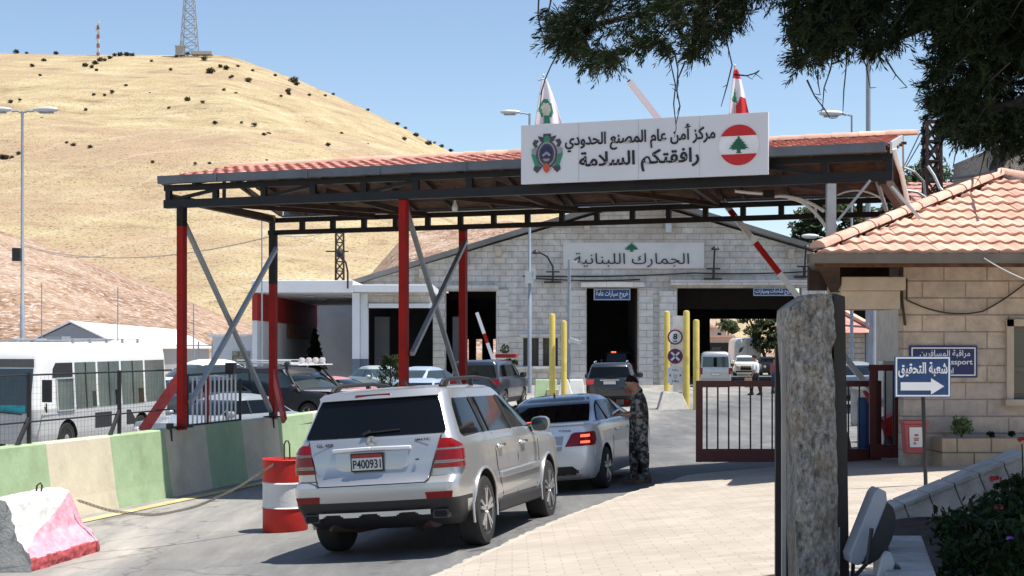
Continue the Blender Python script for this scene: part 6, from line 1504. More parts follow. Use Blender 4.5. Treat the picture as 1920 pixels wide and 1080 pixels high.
def ground_pose(root, x, y, ang):
    """stand a vehicle on the ground heading ang (0 = +Y, clockwise positive)"""
    f = Vector((math.sin(ang), math.cos(ang), 0)); l_ = Vector((-f.y, f.x, 0)); c = Vector((x, y, 0))
    z = lambda v: zg(v.x, v.y)
    a, b_, p, q = c + f * 1.4, c - f * 1.4, c + l_ * .8, c - l_ * .8
    fw = Vector((f.x * 2.8, f.y * 2.8, z(a) - z(b_))); lw = Vector((l_.x * 1.6, l_.y * 1.6, z(p) - z(q)))
    place(root, (x, y, (z(a) + z(b_) + z(p) + z(q)) / 4), fw, fw.cross(lw))

def star(mb, c, r_, u, v, w, mi=0):
    mb.prism(ngon(24, r_), c, u, v, Vector(w) * .3, mi)
    ring_o, n_ = ngon(24, r_), 24
    for k in range(3):
        a = math.pi / 2 + k * 2 * math.pi / 3; mb.prism([(r_ * .16 * math.cos(a + 1.57), r_ * .16 * math.sin(a + 1.57)), (r_ * .95 * math.cos(a), r_ * .95 * math.sin(a)), (r_ * .16 * math.cos(a - 1.57), r_ * .16 * math.sin(a - 1.57))], c, u, v, w, 1)
    o_ = Vector(c)
    for k in range(24):
        a0, a1 = 2 * math.pi * k / 24, 2 * math.pi * (k + 1) / 24
        mb.prism([(r_ * math.cos(a0), r_ * math.sin(a0)), (r_ * math.cos(a1), r_ * math.sin(a1)), (r_ * .86 * math.cos(a1), r_ * .86 * math.sin(a1)), (r_ * .86 * math.cos(a0), r_ * .86 * math.sin(a0))], c, u, v, w, 1)

def mirror(root, sg, x, y, z, paint, s=1.0):
    mb = MB(); c = Vector((x, sg * (y + .13 * s), z)); n_ = 12
    for k, (dx, ry, rz) in enumerate(((-.045, .105, .085), (-.04, .12, .098), (.02, .12, .1), (.07, .1, .085), (.1, .05, .045))):
        for q in range(n_): a = 2 * math.pi * q / n_; ca, sa = math.cos(a), math.sin(a); e = .7; mb.v.append((c.x + dx * s, c.y + math.copysign(abs(ca) ** e, ca) * ry * s, c.z + math.copysign(abs(sa) ** e, sa) * rz * s))
    for k in range(4):
        for q in range(n_): mb.f.append((k * n_ + q, k * n_ + (q + 1) % n_, (k + 1) * n_ + (q + 1) % n_, (k + 1) * n_ + q)); mb.m.append(0)
    mb.f.append(tuple(range(n_))); mb.m.append(1); mb.f.append(tuple(4 * n_ + q for q in range(n_))); mb.m.append(0)
    mb.box((x + .02, sg * (y + .02), z - .05), (.08, .1, .06), 0, 2)
    return mb.build('mirror', [paint, glass2, blk], root, smooth=45)

def plate(root, car, z, w, h, s, band=True, y=0, xo=-.02):
    x = car.rx(y, z) + xo; mb = MB(); mb.box((x, y, z), (.02, w + .03, h + .03), 0, 2); mb.box((x - .012, y, z - (h * .11 if band else 0)), (.006, w, h * (.78 if band else 1)), 0, 0)
    if band: mb.box((x - .012, y, z + h * .40), (.0062, w, h * .2), 0, 1)
    o = mb.build('number_plate', [platewhite, platered, ink], root)
    if s.strip(): text('plate_number', s, ink, o, (x - .017, y, z - (h * .12 if band else 0)), (0, -1, 0), (0, 0, 1), w * .93, h * (.56 if band else .7), .002, .012)
    return o

def suv_big():
    """the silver off-roader in the foreground"""
    L = [(.30, -2.30, 2.20, .84), (.42, -2.52, 2.36, .915), (.56, -2.62, 2.41, .95), (.606, -2.634, 2.413, .952), (.70, -2.655, 2.42, .958), (.77, -2.645, 2.42, .958), (.805, -2.60, 2.42, .957), (.84, -2.545, 2.41, .956), (1.0, -2.54, 2.39, .953), (1.10, -2.53, 2.20, .945), (1.15, -2.52, 1.45, .938), (1.20, -2.50, 1.10, .925), (1.24, -2.485, 1.02, .905), (1.68, -2.245, .18, .755), (1.735, -2.20, .06, .725), (1.765, -2.18, -.02, .67), (1.79, -2.05, -.15, .56), (1.80, -1.8, -.4, .40)]
    c = Car(L, bulge_r=.11, bulge_f=.14, rc=.15, side_b=.05)
    root = empty('parked_suv', (0, 0, 0), 0, 'large silver off-roader with black rear glass, nearest in the queue beside the red barrel', 'car')
    c.body(root, silver, (-1.5375, 1.5375), .3875, .45, split=.607, rearx=-2.0)
    for x in (-1.5375, 1.5375):
        for y in (-.815, .815): wheel(root, x, y, .3875, .265)
    # tailgate, glass, seams
    c.rear([(.785, -.58, .58), (.80, -.61, .61), (1.0, -.66, .66), (1.25, -.735, .735), (1.275, -.745, .745)], 'tailgate', silver, root, eps=.012, nrow=3)
    g = c.rear([(1.285, -.775, .775), (1.31, -.785, .785), (1.60, -.69, .69), (1.68, -.655, .655)], 'rear_window', glass, root, eps=.012, ncol=14)
    mb = MB(); mb.bar((c.rx(-.1, 1.33) - .035, .10, 1.325), (c.rx(-.3, 1.35) - .03, -.30, 1.345), .02, .018); mb.bar((c.rx(.06, 1.31) - .04, .1, 1.31), (c.rx(0, 1.33) - .045, .02, 1.34), .03, .03); mb.build('wiper', blk, g)
    sp = c.rear([(1.685, -.67, .67), (1.72, -.69, .69), (1.76, -.64, .64)], 'roof_spoiler', silver, root, eps=.05, ncol=14)
    mb = MB(); mb.box((c.rx(0, 1.735) - .055, .04, 1.722), (.02, .40, .022)); mb.build('high_brake_lamp', redlens, sp)
    mb = MB(); pts = [(c.rx(y, .84) - .016, y, .842 + .0 * y) for y in (-.62, -.3, 0, .3, .62)]
    mb.tube([(c.rx(.745, 1.26) - .012, .745, 1.26), (c.rx(.67, 1.0) - .012, .67, .99), (c.rx(.63, .81) - .014, .63, .82)] + [(c.rx(y, .775) - .016, y, .78) for y in (.59, .3, 0, -.3, -.59)] + [(c.rx(.63, .81) - .014, -.63, .82), (c.rx(.67, 1.0) - .012, -.67, .99), (c.rx(.745, 1.26) - .012, -.745, 1.26)], .007, 6); mb.build('tailgate_seam', under, root)
    mb = MB(); x = c.rx(0, 1.16); mb.bar((c.rx(.4, 1.155) - .03, .44, 1.15), (x - .035, 0, 1.158), .035, .045); mb.bar((x - .035, 0, 1.158), (c.rx(.4, 1.155) - .03, -.44, 1.15), .035, .045); mb.build('grab_bar', silver2, root, smooth=60, bevel=.012)
    c.rear([(.93, -.33, .33), (.96, -.40, .40), (1.125, -.41, .41)], 'plate_recess', silver, root, eps=.018, nrow=2)
    plate(root, c, 1.02, .335, .165, 'P400931', True, .04, -.035)
    mb = MB(); star(mb, Vector((c.rx(0, 1.23) - .03, 0, 1.232)), .06, (0, -1, 0), (0, 0, 1), Vector((-.012, 0, 0))); mb.build('star_badge', [silver, emblem_grey], root)
    text('model_badge', 'GL 450', emblem_dark, root, (c.rx(.55, 1.21) - .024, .54, 1.215), (0, -1, 0), (0, 0, 1), .19, .036, .004, .02); text('model_badge', '4MATIC', emblem_dark, root, (c.rx(.55, 1.22) - .024, -.555, 1.225), (0, -1, 0), (0, 0, 1), .17, .026, .004, .02)
    mb = MB(); mb.box((c.rx(.5, 1.02) - .024, -.50, 1.02), (.012, .035, .014)); mb.build('lock_badge', blk, root)
    for sg in (-1, 1):     # tall corner lamps wrapping from rear to side
        def fn(a, z, e, sg=sg):
            # a 0..1 from tailgate edge around the corner
            y0 = .665 + (z - .92) * .22; w = c.at(z)[2]
            pts = [(c.rx(y0, z), y0), (c.rx(.80, z) + .0, .80), (c.rx(.86, z) + .035, w - .055), (c.rx(.9, z) + .11, w - .012), (c.rx(.9, z) + .235, c.wy(-2.3, z) + .0)]
            k = min(3, int(a * 4)); t = a * 4 - k; x, y = (pts[k][0] + (pts[k + 1][0] - pts[k][0]) * t, pts[k][1] + (pts[k + 1][1] - pts[k][1]) * t)
            n_ = Vector((-(1 - a) - .15, a, 0)).normalized(); return (x + n_.x * e, sg * (y + n_.y * e), z)
        for z0, z1, mm, nm in ((.915, .965, redlens, 'lower'), (.972, .988, smoked, 'band'), (.995, 1.10, redlens, 'mid'), (1.106, 1.122, smoked, 'band'), (1.128, 1.225, redlens, 'upper')):
            lim = lambda z: (0, 1 if z < 1.1 else max(.35, 1 - (z - 1.1) / .125 * .62))
            rows = [(z, ) + lim(z) for z in (z0, (z0 + z1) / 2, z1)]
            c.grid(fn, rows, 8, .016, 'tail_lamp', mm, root, 2, smooth=50)
    for sg in (-1, 1): c.rear([(.605, sg * .60, sg * .86), (.675, sg * .59, sg * .875)], 'reflector', redlens, root, eps=.008, nrow=2)
    mb = MB(); n_ = 48
    for i in range(n_):
        y0, y1 = -.62 + 1.24 * i / n_, -.62 + 1.24 * (i + 1) / n_; f = lambda y: .46 + .017 * max(-1, min(1, 2.5 * math.sin(y * 15 + 1.2)))
        mb.bar((c.rx(y0, .52) - .015, y0, (.495 + f(y0)) / 2), (c.rx(y1, .52) - .015, y1, (.495 + f(y0)) / 2), .02, .495 - f(y0))
    mb.build('skid_plate', alloy, root)
    for sg in (-1, 1):
        mb = MB(); x = c.rx(.72, .45) - .05; pr = [(-.075, -.045), (.075, -.045), (.09, .0), (.075, .045), (-.075, .045), (-.09, 0)]
        mb.prism(pr, (x, sg * .72, .44), (0, 1, 0), (0, 0, 1), Vector((.25, 0, 0)), 0); mb.prism([(a * .8, b_ * .75) for a, b_ in pr], (x - .004, sg * .72, .44), (0, 1, 0), (0, 0, 1), Vector((.02, 0, 0)), 1); mb.build('exhaust_tip', [emblem_dark, under], root)
        mb = MB(); mb.tube([(-2.3, sg * .6, .38), (-2.1, sg * .35, .36), (-1.6, sg * .25, .36)], [.1, .12, .12], 12); mb.build('muffler', rust, root, smooth=50)
    mb = MB(); mb.box((-.1, 0, .33), (3.6, 1.5, .14)); mb.tube([(-1.5375, -.7, .36), (-1.5375, .7, .36)], .06, 10); mb.build('chassis', under, root)
    for sg in (-1, 1):     # side glass in one dark band with pillars, seams, handles, cladding, rails, mirrors
        gl = c.side(sg, [(1.245, -2.13, .93), (1.27, -2.15, .86), (1.45, -2.09, .53), (1.58, -2.04, .22), (1.64, -1.98, .02)], 'side_window', glass, root, eps=.006, ncol=24, nrow=3)
        for x0, x1, w_ in ((-1.32, -1.44, .07), (-1.12, -1.22, .035), (-.12, -.30, .085)):
            mb = MB(); mb.bar((x0, sg * (c.wy(x0, 1.25) + .011), 1.25), (x1, sg * (c.wy(x1, 1.635) + .011), 1.635), w_, .012, up=(0, sg, 0)); mb.build('window_pillar', blk, gl)
        mb = MB(); mb.bar((-2.1, sg * (c.wy(-2.1, 1.235) + .012), 1.238), (.9, sg * (c.wy(.9, 1.235) + .012), 1.238), .012, .018); mb.build('window_trim', blk, gl)
        mb = MB()
        for pts in ([(-1.06, 1.22), (-1.02, 1.0), (-1.0, .82), (-.9, .66), (-.75, .50)], [(-.05, 1.22), (-.04, .9), (-.06, .47)], [(.98, 1.22), (1.02, 1.05), (1.0, .75), (.9, .5)], [(-.75, .47), (.9, .47)]):
            mb.tube([(x, sg * (c.wy(x, z) + .001), z) for x, z in pts], .006, 5)
        mb.build('door_seam', blk, root)
        for x in (-.85, .20):
            mb = MB(); mb.tube([(x - .10, sg * (c.wy(x, 1.06) + .005), 1.06), (x - .08, sg * (c.wy(x, 1.06) + .04), 1.065), (x + .08, sg * (c.wy(x, 1.06) + .04), 1.065), (x + .10, sg * (c.wy(x, 1.06) + .005), 1.06)], .02, 8); mb.build('door_handle', chrome, root, smooth=50)
        mb = MB(); mb.bar((-.95, sg * (c.wy(-.95, .73) + .008), .73), (.95, sg * (c.wy(.95, .73) + .008), .75), .05, .075, up=(0, 0, 1)); mb.build('side_moulding', silver, root, bevel=.012)
        mb = MB(); mb.bar((-1.02, sg * .925, .38), (1.05, sg * .925, .38), .06, .13); mb.build('sill', blk, root, bevel=.02)
        for xw in (-1.5375, 1.5375):      # wheel arch lips
            mb = MB(); pts = []
            for i in range(17):
                a = math.pi * (-.08 + 1.16 * i / 16); x, z = xw + .455 * math.cos(a), .40 + .455 * math.sin(a); pts.append((x, sg * (c.wy(x, max(z, .5)) + .006), z))
            mb.tube(pts, .017, 8); mb.build('wheel_arch', silver, root, smooth=60)
        mb = MB(); y = .63; mb.tube([(-1.95, sg * y, 1.775), (-1.85, sg * y, 1.83), (-1.6, sg * y, 1.852), (-.6, sg * y, 1.865), (.0, sg * (y + .01), 1.835), (.22, sg * (y + .03), 1.745)], .024, 8); mb.bar((-1.85, sg * y, 1.77), (-1.7, sg * y, 1.84), .05, .04); mb.bar((-.75, sg * y, 1.77), (-.75, sg * y, 1.86), .06, .04); mb.build('roof_rail', blk, root, smooth=50)
        mirror(root, sg, .82, .92, 1.245, silver)
        c.front([(.72, sg * .52, sg * .86), (.92, sg * .5, sg * .88)], 'headlamp', clearlens, root)
    c.front([(1.215, -.80, .80), (1.45, -.74, .74), (1.66, -.66, .66)], 'windscreen', glass, root, eps=.01)
    c.front([(.62, -.38, .38), (.95, -.42, .42)], 'grille', blk, root)
    mb = MB(); mb.tube([(-1.2, 0, 1.80), (-1.26, 0, 1.84), (-1.32, 0, 1.85)], .02, 8); mb.build('roof_aerial', blk, root)
    return root, c

suv, _c = suv_big()
RRw, LRw, FRw = Vector((-.265, 17.06, .03)), Vector((-2.08, 17.52, -.105)), Vector((.50, 20.02, -.012))
fw = (FRw - RRw); lf = (LRw - RRw); upn = fw.cross(lf)
f_ = fw.normalized(); l_ = (lf - f_ * lf.dot(f_)).normalized()
o_s = RRw + f_ * 1.5375 + l_ * .93
place(suv, o_s, fw, upn)

def sedan():
    L = [(.20, -2.20, 2.15, .82), (.30, -2.40, 2.28, .885), (.42, -2.47, 2.34, .915), (.60, -2.50, 2.37, .925), (.74, -2.495, 2.36, .926), (.90, -2.45, 2.28, .92), (.97, -2.41, 1.9, .912), (1.02, -2.37, 1.25, .90), (1.045, -2.33, 1.05, .885), (1.06, -1.80, .98, .865), (1.37, -1.02, .14, .665), (1.425, -.86, .0, .61), (1.455, -.70, -.15, .52), (1.47, -.4, -.35, .35)]
    c = Car(L, bulge_r=.16, bulge_f=.2, rc=.2, side_b=.06)
    root = empty('saloon_car', (0, 0, 0), 0, 'silver saloon with lit brake lamps stopped beside the uniformed man', 'car')
    c.body(root, silver2, (-1.437, 1.437), .325, .375)
    for x in (-1.437, 1.437):
        for y in (-.80, .80): wheel(root, x, y, .325, .235)
    c.rear([(1.075, -.72, .72), (1.2, -.66, .66), (1.36, -.575, .575)], 'rear_window', glass, root, eps=.02, ncol=14)
    mb = MB(); mb.box((c.rx(0, 1.1) - .03, 0.28, 1.085), (.03, .5, .03)); mb.build('high_brake_lamp', redlit, root)
    mb = MB(); x = c.rx(0, 1.03); pts = [(c.rx(y, 1.03) - .03 + .01, y, 1.055) for y in (-.78, -.5, -.2, 0, .2, .5, .78)]; mb.tube(pts, .02, 8); mb.build('boot_spoiler', silver2, root, smooth=50)
    c.rear([(.66, -.45, .45), (.68, -.47, .47), (.88, -.50, .50)], 'plate_recess', greypaint, root, eps=.004, nrow=2)
    plate(root, c, .76, .40, .125, '399', False, 0, -.02)
    mb = MB(); star(mb, Vector((c.rx(0, .93) - .015, 0, .945)), .045, (0, -1, 0), (0, 0, 1), Vector((-.01, 0, 0))); mb.build('star_badge', [silver2, chrome], root)
    text('model_badge', 'E350', chrome, root, (c.rx(.5, .97) - .02, -.52, .955), (0, -1, 0), (0, 0, 1), .18, .03, .004, .02)
    for sg in (-1, 1):
        def fn(a, z, e, sg=sg):
            y0 = .52 + (z - .72) * .35; w = c.at(z)[2]
            pts = [(c.rx(y0, z), y0), (c.rx(.72, z), .72), (c.rx(.80, z) + .02, .82), (c.rx(.9, z) + .12, w - .03), (c.rx(.9, z) + .34, c.wy(-2.1, z))]
            k = min(3, int(a * 4)); t = a * 4 - k; x, y = pts[k][0] + (pts[k + 1][0] - pts[k][0]) * t, pts[k][1] + (pts[k + 1][1] - pts[k][1]) * t
            n_ = Vector((-(1 - a) - .1, a, 0)).normalized(); return (x + n_.x * e, sg * (y + n_.y * e), z)
        t = c.grid(fn, [(.72, 0, .85), (.80, .02, .95), (.90, .05, .9), (.925, .12, .8)], 10, .016, 'tail_lamp', redlens, root, 3, smooth=50)
        for z0, z1 in ((.76, .795), (.85, .89)): c.grid(fn, [(z0, .30, .62), (z1, .31, .62)], 6, .020, 'brake_light', redlit, t, 1, smooth=50)
        c.rear([(.305, sg * .35, sg * .70), (.36, sg * .34, sg * .74)], 'exhaust_tip', chrome, root, eps=.0, nrow=1, ncol=4)
        gl = c.side(sg, [(1.07, -1.55, .80), (1.1, -1.52, .72), (1.25, -1.18, .38), (1.34, -.95, .12), (1.365, -.85, .05)], 'side_window', glass, root, eps=.006, ncol=18)
        for x0, x1 in ((-.02, -.15), (-1.05, -.92)):
            mb = MB(); mb.bar((x0, sg * (c.wy(x0, 1.07) + .011), 1.07), (x1, sg * (c.wy(x1, 1.36) + .011), 1.36), .05, .012, up=(0, sg, 0)); mb.build('window_pillar', blk, gl)
        mb = MB()
        for pts in ([(-.02, 1.05), (-.02, .6), (-.05, .3)], [(.95, 1.04), (1.0, .8), (.95, .5), (.85, .3)], [(-1.0, 1.04), (-.95, .75), (-1.0, .5), (-.9, .3)]): mb.tube([(x, sg * (c.wy(x, z) + .001), z) for x, z in pts], .005, 5)
        mb.build('door_seam', blk, root)
        for x in (-.75, .15):
            mb = MB(); mb.tube([(x - .09, sg * (c.wy(x, .88) + .005), .88), (x, sg * (c.wy(x, .88) + .035), .885), (x + .09, sg * (c.wy(x, .88) + .005), .88)], .016, 8); mb.build('door_handle', chrome, root, smooth=50)
        mirror(root, sg, .72, .87, 1.06, silver2, .85)
        c.front([(.58, sg * .5, sg * .8), (.76, sg * .5, sg * .84)], 'headlamp', clearlens, root)
    c.rear([(.28, -.62, .62), (.36, -.66, .66), (.42, -.60, .60)], 'rear_valance', blk, root, eps=.006, ncol=14)
    c.front([(1.06, -.76, .76), (1.2, -.70, .70), (1.36, -.6, .6)], 'windscreen', glass, root, eps=.015)
    c.rear([(1.38, -.56, .56), (1.44, -.5, .5)], 'roof_shade', glass2, root, eps=.008)  # dark plate puts the shaded reflection on the roof into its colour
    mb = MB(); mb.prism([(-.03, 0), (.03, 0), (0, .06)], (-.72, .05, 1.45), (1, 0, 0), (0, 0, 1), Vector((0, .02, 0))); mb.build('aerial_fin', blk, root)
    mb = MB(); mb.box((0, 0, .26), (3.4, 1.4, .1)); mb.build('chassis', under, root)
    return root
sed = sedan()
RRs = Vector((1.50, 24.0, 0)); fs_ = Vector((.30, 1, 0)).normalized(); ls_ = Vector((-fs_.y, fs_.x, 0)); cs_ = RRs + fs_ * 1.437 + ls_ * .90
ground_pose(sed, cs_.x, cs_.y, math.atan2(fs_.x, fs_.y))

def suv_mid(name, label, paint, w, h, length, wb, wr, rails=True, lampm=None, platetxt=None, boxy=.0, glassm=None, spare=False):
    s = h / 1.8; a, b_ = -length / 2, length / 2; hw = w / 2
    L = [(.28, a + .25, b_ - .2, hw - .1), (.45 * s, a + .05, b_ - .03, hw - .03), (.65 * s, a, b_, hw), (.95 * s, a + .03, b_ - .02, hw - .005), (1.06 * s, a + .06, b_ - .25, hw - .02), (1.12 * s, a + .08, b_ - 1.1, hw - .03), (1.16 * s, a + .10, b_ - 1.25, hw - .05), (1.62 * s, a + .34 - boxy * .22, b_ - 1.95 - boxy * .1, hw - .19 + boxy * .08), (1.71 * s, a + .42 - boxy * .25, b_ - 2.1, hw - .25 + boxy * .07), (1.76 * s, a + .55 - boxy * .25, b_ - 2.25, hw - .36), (1.77 * s, a + .9, b_ - 2.6, hw - .5)]
    c = Car(L, .1, .14, .15, .05); root = empty(name, (0, 0, 0), 0, label, 'car')
    c.body(root, paint, (-wb / 2, wb / 2), wr, wr + .06, split=.5)
    for x in (-wb / 2, wb / 2):
        for y in (-hw + .13, hw - .13): wheel(root, x, y, wr, .24, 6)
    z0, z1 = 1.19 * s, 1.60 * s; k = hw - .16
    gl = c.rear([(z0, -k, k), (z1, -k + .1, k - .1)], 'rear_window', glassm or glass, root, eps=.012, ncol=12)
    mb = MB(); mb.bar((c.rx(0, z0) - .035, .12, z0 + .02), (c.rx(.3, z0) - .03, -.3, z0 + .05), .02, .02); mb.build('wiper', blk, gl)
    for sg in (-1, 1):
        c.rear([(.92 * s, sg * (hw - .32), sg * (hw - .03)), (1.12 * s, sg * (hw - .36), sg * (hw - .06))], 'tail_lamp', lampm or redlens, root, eps=.014, ncol=5)
        c.rear([(.56 * s, sg * (hw - .42), sg * (hw - .12)), (.61 * s, sg * (hw - .42), sg * (hw - .12))], 'reflector', redlens, root, eps=.012, ncol=4, nrow=1)
        xa = a + .55 - boxy * .2
        g = c.side(sg, [(1.19 * s, xa, b_ - 1.4), (1.35 * s, xa + .05, b_ - 1.62), (1.59 * s, xa + .15, b_ - 2.05)], 'side_window', glassm or glass, root, ncol=16)
        for f in (.33, .66):
            x = xa + (b_ - 1.5 - xa) * f; mb = MB(); mb.bar((x, sg * (c.wy(x, z0) + .011), z0), (x - .1, sg * (c.wy(x, z1) + .011), z1), .06, .012, up=(0, sg, 0)); mb.build('window_pillar', paint if boxy else blk, g)
        if rails:
            mb = MB(); y = hw - .33; mb.tube([(a + .75, sg * y, 1.76 * s), (a + .85, sg * y, 1.81 * s), (b_ - 2.6, sg * y, 1.82 * s), (b_ - 2.4, sg * y, 1.74 * s)], .02, 6); mb.build('roof_rail', galv, root, smooth=50)
        mirror(root, sg, b_ - 1.5, hw - .05, 1.2 * s, blk, 1.05)
        mb = MB()
        for x in (-.15, .95, -1.1): mb.tube([(x, sg * (c.wy(x, z) + .001), z) for z in (1.12 * s, .8 * s, .5 * s)], .006, 5)
        mb.build('door_seam', blk, root)
        c.front([(.72 * s, sg * .5, sg * (hw - .1)), (.9 * s, sg * .5, sg * (hw - .1))], 'headlamp', clearlens, root)
    c.front([(1.19 * s, -hw + .2, hw - .2), (1.6 * s, -hw + .32, hw - .32)], 'windscreen', glass2, root, eps=.012); c.front([(.6 * s, -.35, .35), (.9 * s, -.4, .4)], 'grille', blk, root)
    if platetxt is not None:
        plate(root, c, .98 * s, .46, .12, platetxt, False); mb = MB(); mb.bar((c.rx(0, 1.09 * s) - .03, -.36, 1.085 * s), (c.rx(0, 1.09 * s) - .03, .36, 1.085 * s), .03, .04); mb.build('grab_bar', chrome, root)
    return root, c
disc_, c_ = suv_mid('estate_car', 'dark blue grey boxy off-roader with black glass, beyond the silver off-roader', navy, 1.95, 1.89, 4.8, 2.85, .37, False, None, None, 1.0)
f14 = math.atan(.252); ff = Vector((math.sin(f14), math.cos(f14), 0)); rc_ = P(888, 0, 56); cc = Vector((rc_.x, 56, 0)) + ff * 2.4; ground_pose(disc_, cc.x, cc.y, f14)
mb = MB(); mb.box((.9, -.4, 1.98), (.3, .8, .14)); o = mb.build('beacon_bar', redbright); o.parent = disc_
hat, c_ = suv_mid('hatchback_car', 'dark green black hatchback with silver roof rails queuing at the narrow hall bay', darkgreen, 1.88, 1.70, 4.5, 2.65, .35, True, mk('orange red lens', (.5, .04, .02), .15, 0, 0, coat=1), '  ', 0)
ah = .12; ff = Vector((math.sin(ah), math.cos(ah), 0)); rc_ = P(1144, 0, 58); cc = Vector((rc_.x, 58, 0)) + ff * 2.25; ground_pose(hat, cc.x, cc.y, ah)
inn, c_ = suv_mid('people_carrier', 'black vehicle with a glowing red lamp, in the dark narrow bay of the hall', under, 1.95, 2.05, 4.9, 2.9, .36, False, None, None, .8)
ground_pose(inn, P(1160, 0, 97).x, 97, .05); mb = MB(); mb.box((-2.25, .35, 1.93), (.1, .3, .09)); o = mb.build('high_brake_lamp', redlit); o.parent = inn

# ---------------------------------------------------------------- box shaped vehicles: bus, vans, truck
def boxcar(name, label, cat, paint, w, h, length, wb, wr, zb=.35, nose=.25, split=None, lower=None, rc=.16, wx=None):
    a, b_, hw = -length / 2, length / 2, w / 2
    L = [(zb, a + .1, b_ - .1, hw - .04), (zb + .15, a + .02, b_ - .01, hw), (h * .42, a, b_, hw), (h * .46, a + .01, b_ - .02, hw - .01), (h * .86, a + .06, b_ - nose, hw - .06), (h * .93, a + .10, b_ - nose - .06, hw - .09), (h * .98, a + .2, b_ - nose - .2, hw - .2), (h, a + .45, b_ - nose - .5, hw - .42)]
    c = Car(L, .05, .07, rc, .02); root = empty(name, (0, 0, 0), 0, label, cat)
    xs_ = wx or (-wb / 2, wb / 2)
    c.body(root, paint, xs_, wr, wr + .06, split=split, lower=lower)
    for x in xs_:
        for y in (-hw + .13, hw - .13): wheel(root, x, y, wr, .22, 0, greypaint)
    return root, c
bus, c = boxcar('minibus', 'white minibus with grey lower panels parked behind the mesh fence at the left edge', 'bus', whitepaint, 2.05, 2.62, 6.6, 3.3, .38, .32, .28, 1.12, mk('pale grey bus panel', (.5, .5, .5), .45, 0, .05), wx=(-1.7, 1.9))
h = 2.62
for sg in (-1, 1):
    xs_ = [(2.35, 1.62, 1.04, 1.78), (1.52, .55, 1.06, 2.14), (.45, -.60, 1.06, 2.14), (-.70, -1.85, 1.06, 2.14), (-1.95, -3.03, 1.08, 2.14)]
    for k, (xa, xb, z0, z1) in enumerate(xs_):
        g = c.side(sg, [(z0, xb, xa), (z1, xb, xa)], 'side_window', busglass, bus, ncol=8)
        if k == 0:
            mb = MB(); p = lambda x, z: (x, sg * (c.wy(x, z) + .012), z); 
            for q, r_ in (((xa, z0), (xa, z1)), ((xa, z1), (xb, z1)), ((xb, z1), (xb, z0)), ((xb, z0), (xa, z0))): mb.bar(p(*q), p(*r_), .05, .02)
            mb.build('frame', lampgrey, g)
        elif k < 4:
            xm = (xa + xb) / 2; mb = MB(); mb.bar((xm, sg * (c.wy(xm, z0) + .009), z0), (xm, sg * (c.wy(xm, z1) + .009), z1), .04, .012); mb.build('sash', blk, g)
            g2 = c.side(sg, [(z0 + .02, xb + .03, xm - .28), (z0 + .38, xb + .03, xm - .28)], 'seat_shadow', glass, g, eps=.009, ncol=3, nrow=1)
    c.side(sg, [(1.80, 1.62, 2.50), (2.0, 1.62, 2.48), (2.14, 1.62, 2.35)], 'destination_panel', blk, bus, ncol=6)
    mb = MB(); mb.bar((-3.1, sg * (c.wy(-3, .98) + .01), .98), (3.0, sg * (c.wy(3, .98) + .01), .98), .015, .03); mb.build('waist_moulding', lampgrey, bus)
    c.side(sg, [(.55, -.15, .65), (.92, -.15, .65)], 'dark_patch', blk, bus, eps=.004); c.side(sg, [(.55, -1.5, -.9), (.92, -1.1, -.9)], 'dark_patch', blk, bus, eps=.004)  # two flat black plates low on each side
    mb = MB(); p = Vector((3.0, sg * 1.08, 1.15)); mb.tube([p, p + Vector((.22, sg * .18, -.1)), p + Vector((.3, sg * .22, .1))], .018, 6); mb.box(p + Vector((.3, sg * .24, .38)), (.06, .22, .5)); mb.build('mirror', blk, bus)
g = c.front([(1.02, -.86, .86), (1.5, -.85, .85), (2.02, -.82, .82)], 'windscreen', glass2, bus, eps=.012)
c.front([(2.05, -.83, .83), (2.24, -.80, .80)], 'destination_panel', mk('grey destination panel', (.07, .065, .062), .5), bus, eps=.012)
c.front([(1.04, -.5, .75), (1.2, -.5, .75)], 'dash_card', bluegreen, g, eps=.016)
mb = MB(); mb.bar((c.fx(0, 1.0) + .03, .7, 1.0), (c.fx(0, 1.05) + .03, -.1, 1.06), .025); mb.bar((c.fx(0, 1.0) + .03, -.1, 1.0), (c.fx(0, 1.05) + .03, -.75, 1.06), .025); mb.build('wiper', blk, bus)
for sg in (-1, 1): c.front([(.62, sg * .55, sg * .9), (.82, sg * .55, sg * .9)], 'headlamp', clearlens, bus)
mb = MB(); mb.box((.6, 0, 2.66), (3.6, 1.0, .03))
for x in (-2.0, -1.2, -.4, .4, 1.2): mb.bar((x, -.75, 2.58), (x, -.75, 2.68), .05); mb.bar((x, .75, 2.58), (x, .75, 2.68), .05)
for y in (-.75, .75): mb.tube([(-2.1, y, 2.68), (1.3, y, 2.69)], .015, 6)
mb.box((.9, .2, 2.7), (.4, .4, .1)); mb.build('roof_rack', galv, bus)
c.rear([(1.25, -.75, .75), (2.0, -.7, .7)], 'rear_window', glass2, bus)
fb = Vector((-math.sin(f14), -math.cos(f14), 0)); lb = Vector((-fb.y, fb.x, 0))     # facing the camera
fc = P(66, 0, 34.6); fc.z = 0; oc = Vector((fc.x, 34.6, 0)) - fb * 3.3 - lb * 1.02; ground_pose(bus, oc.x, oc.y, math.atan2(fb.x, fb.y))

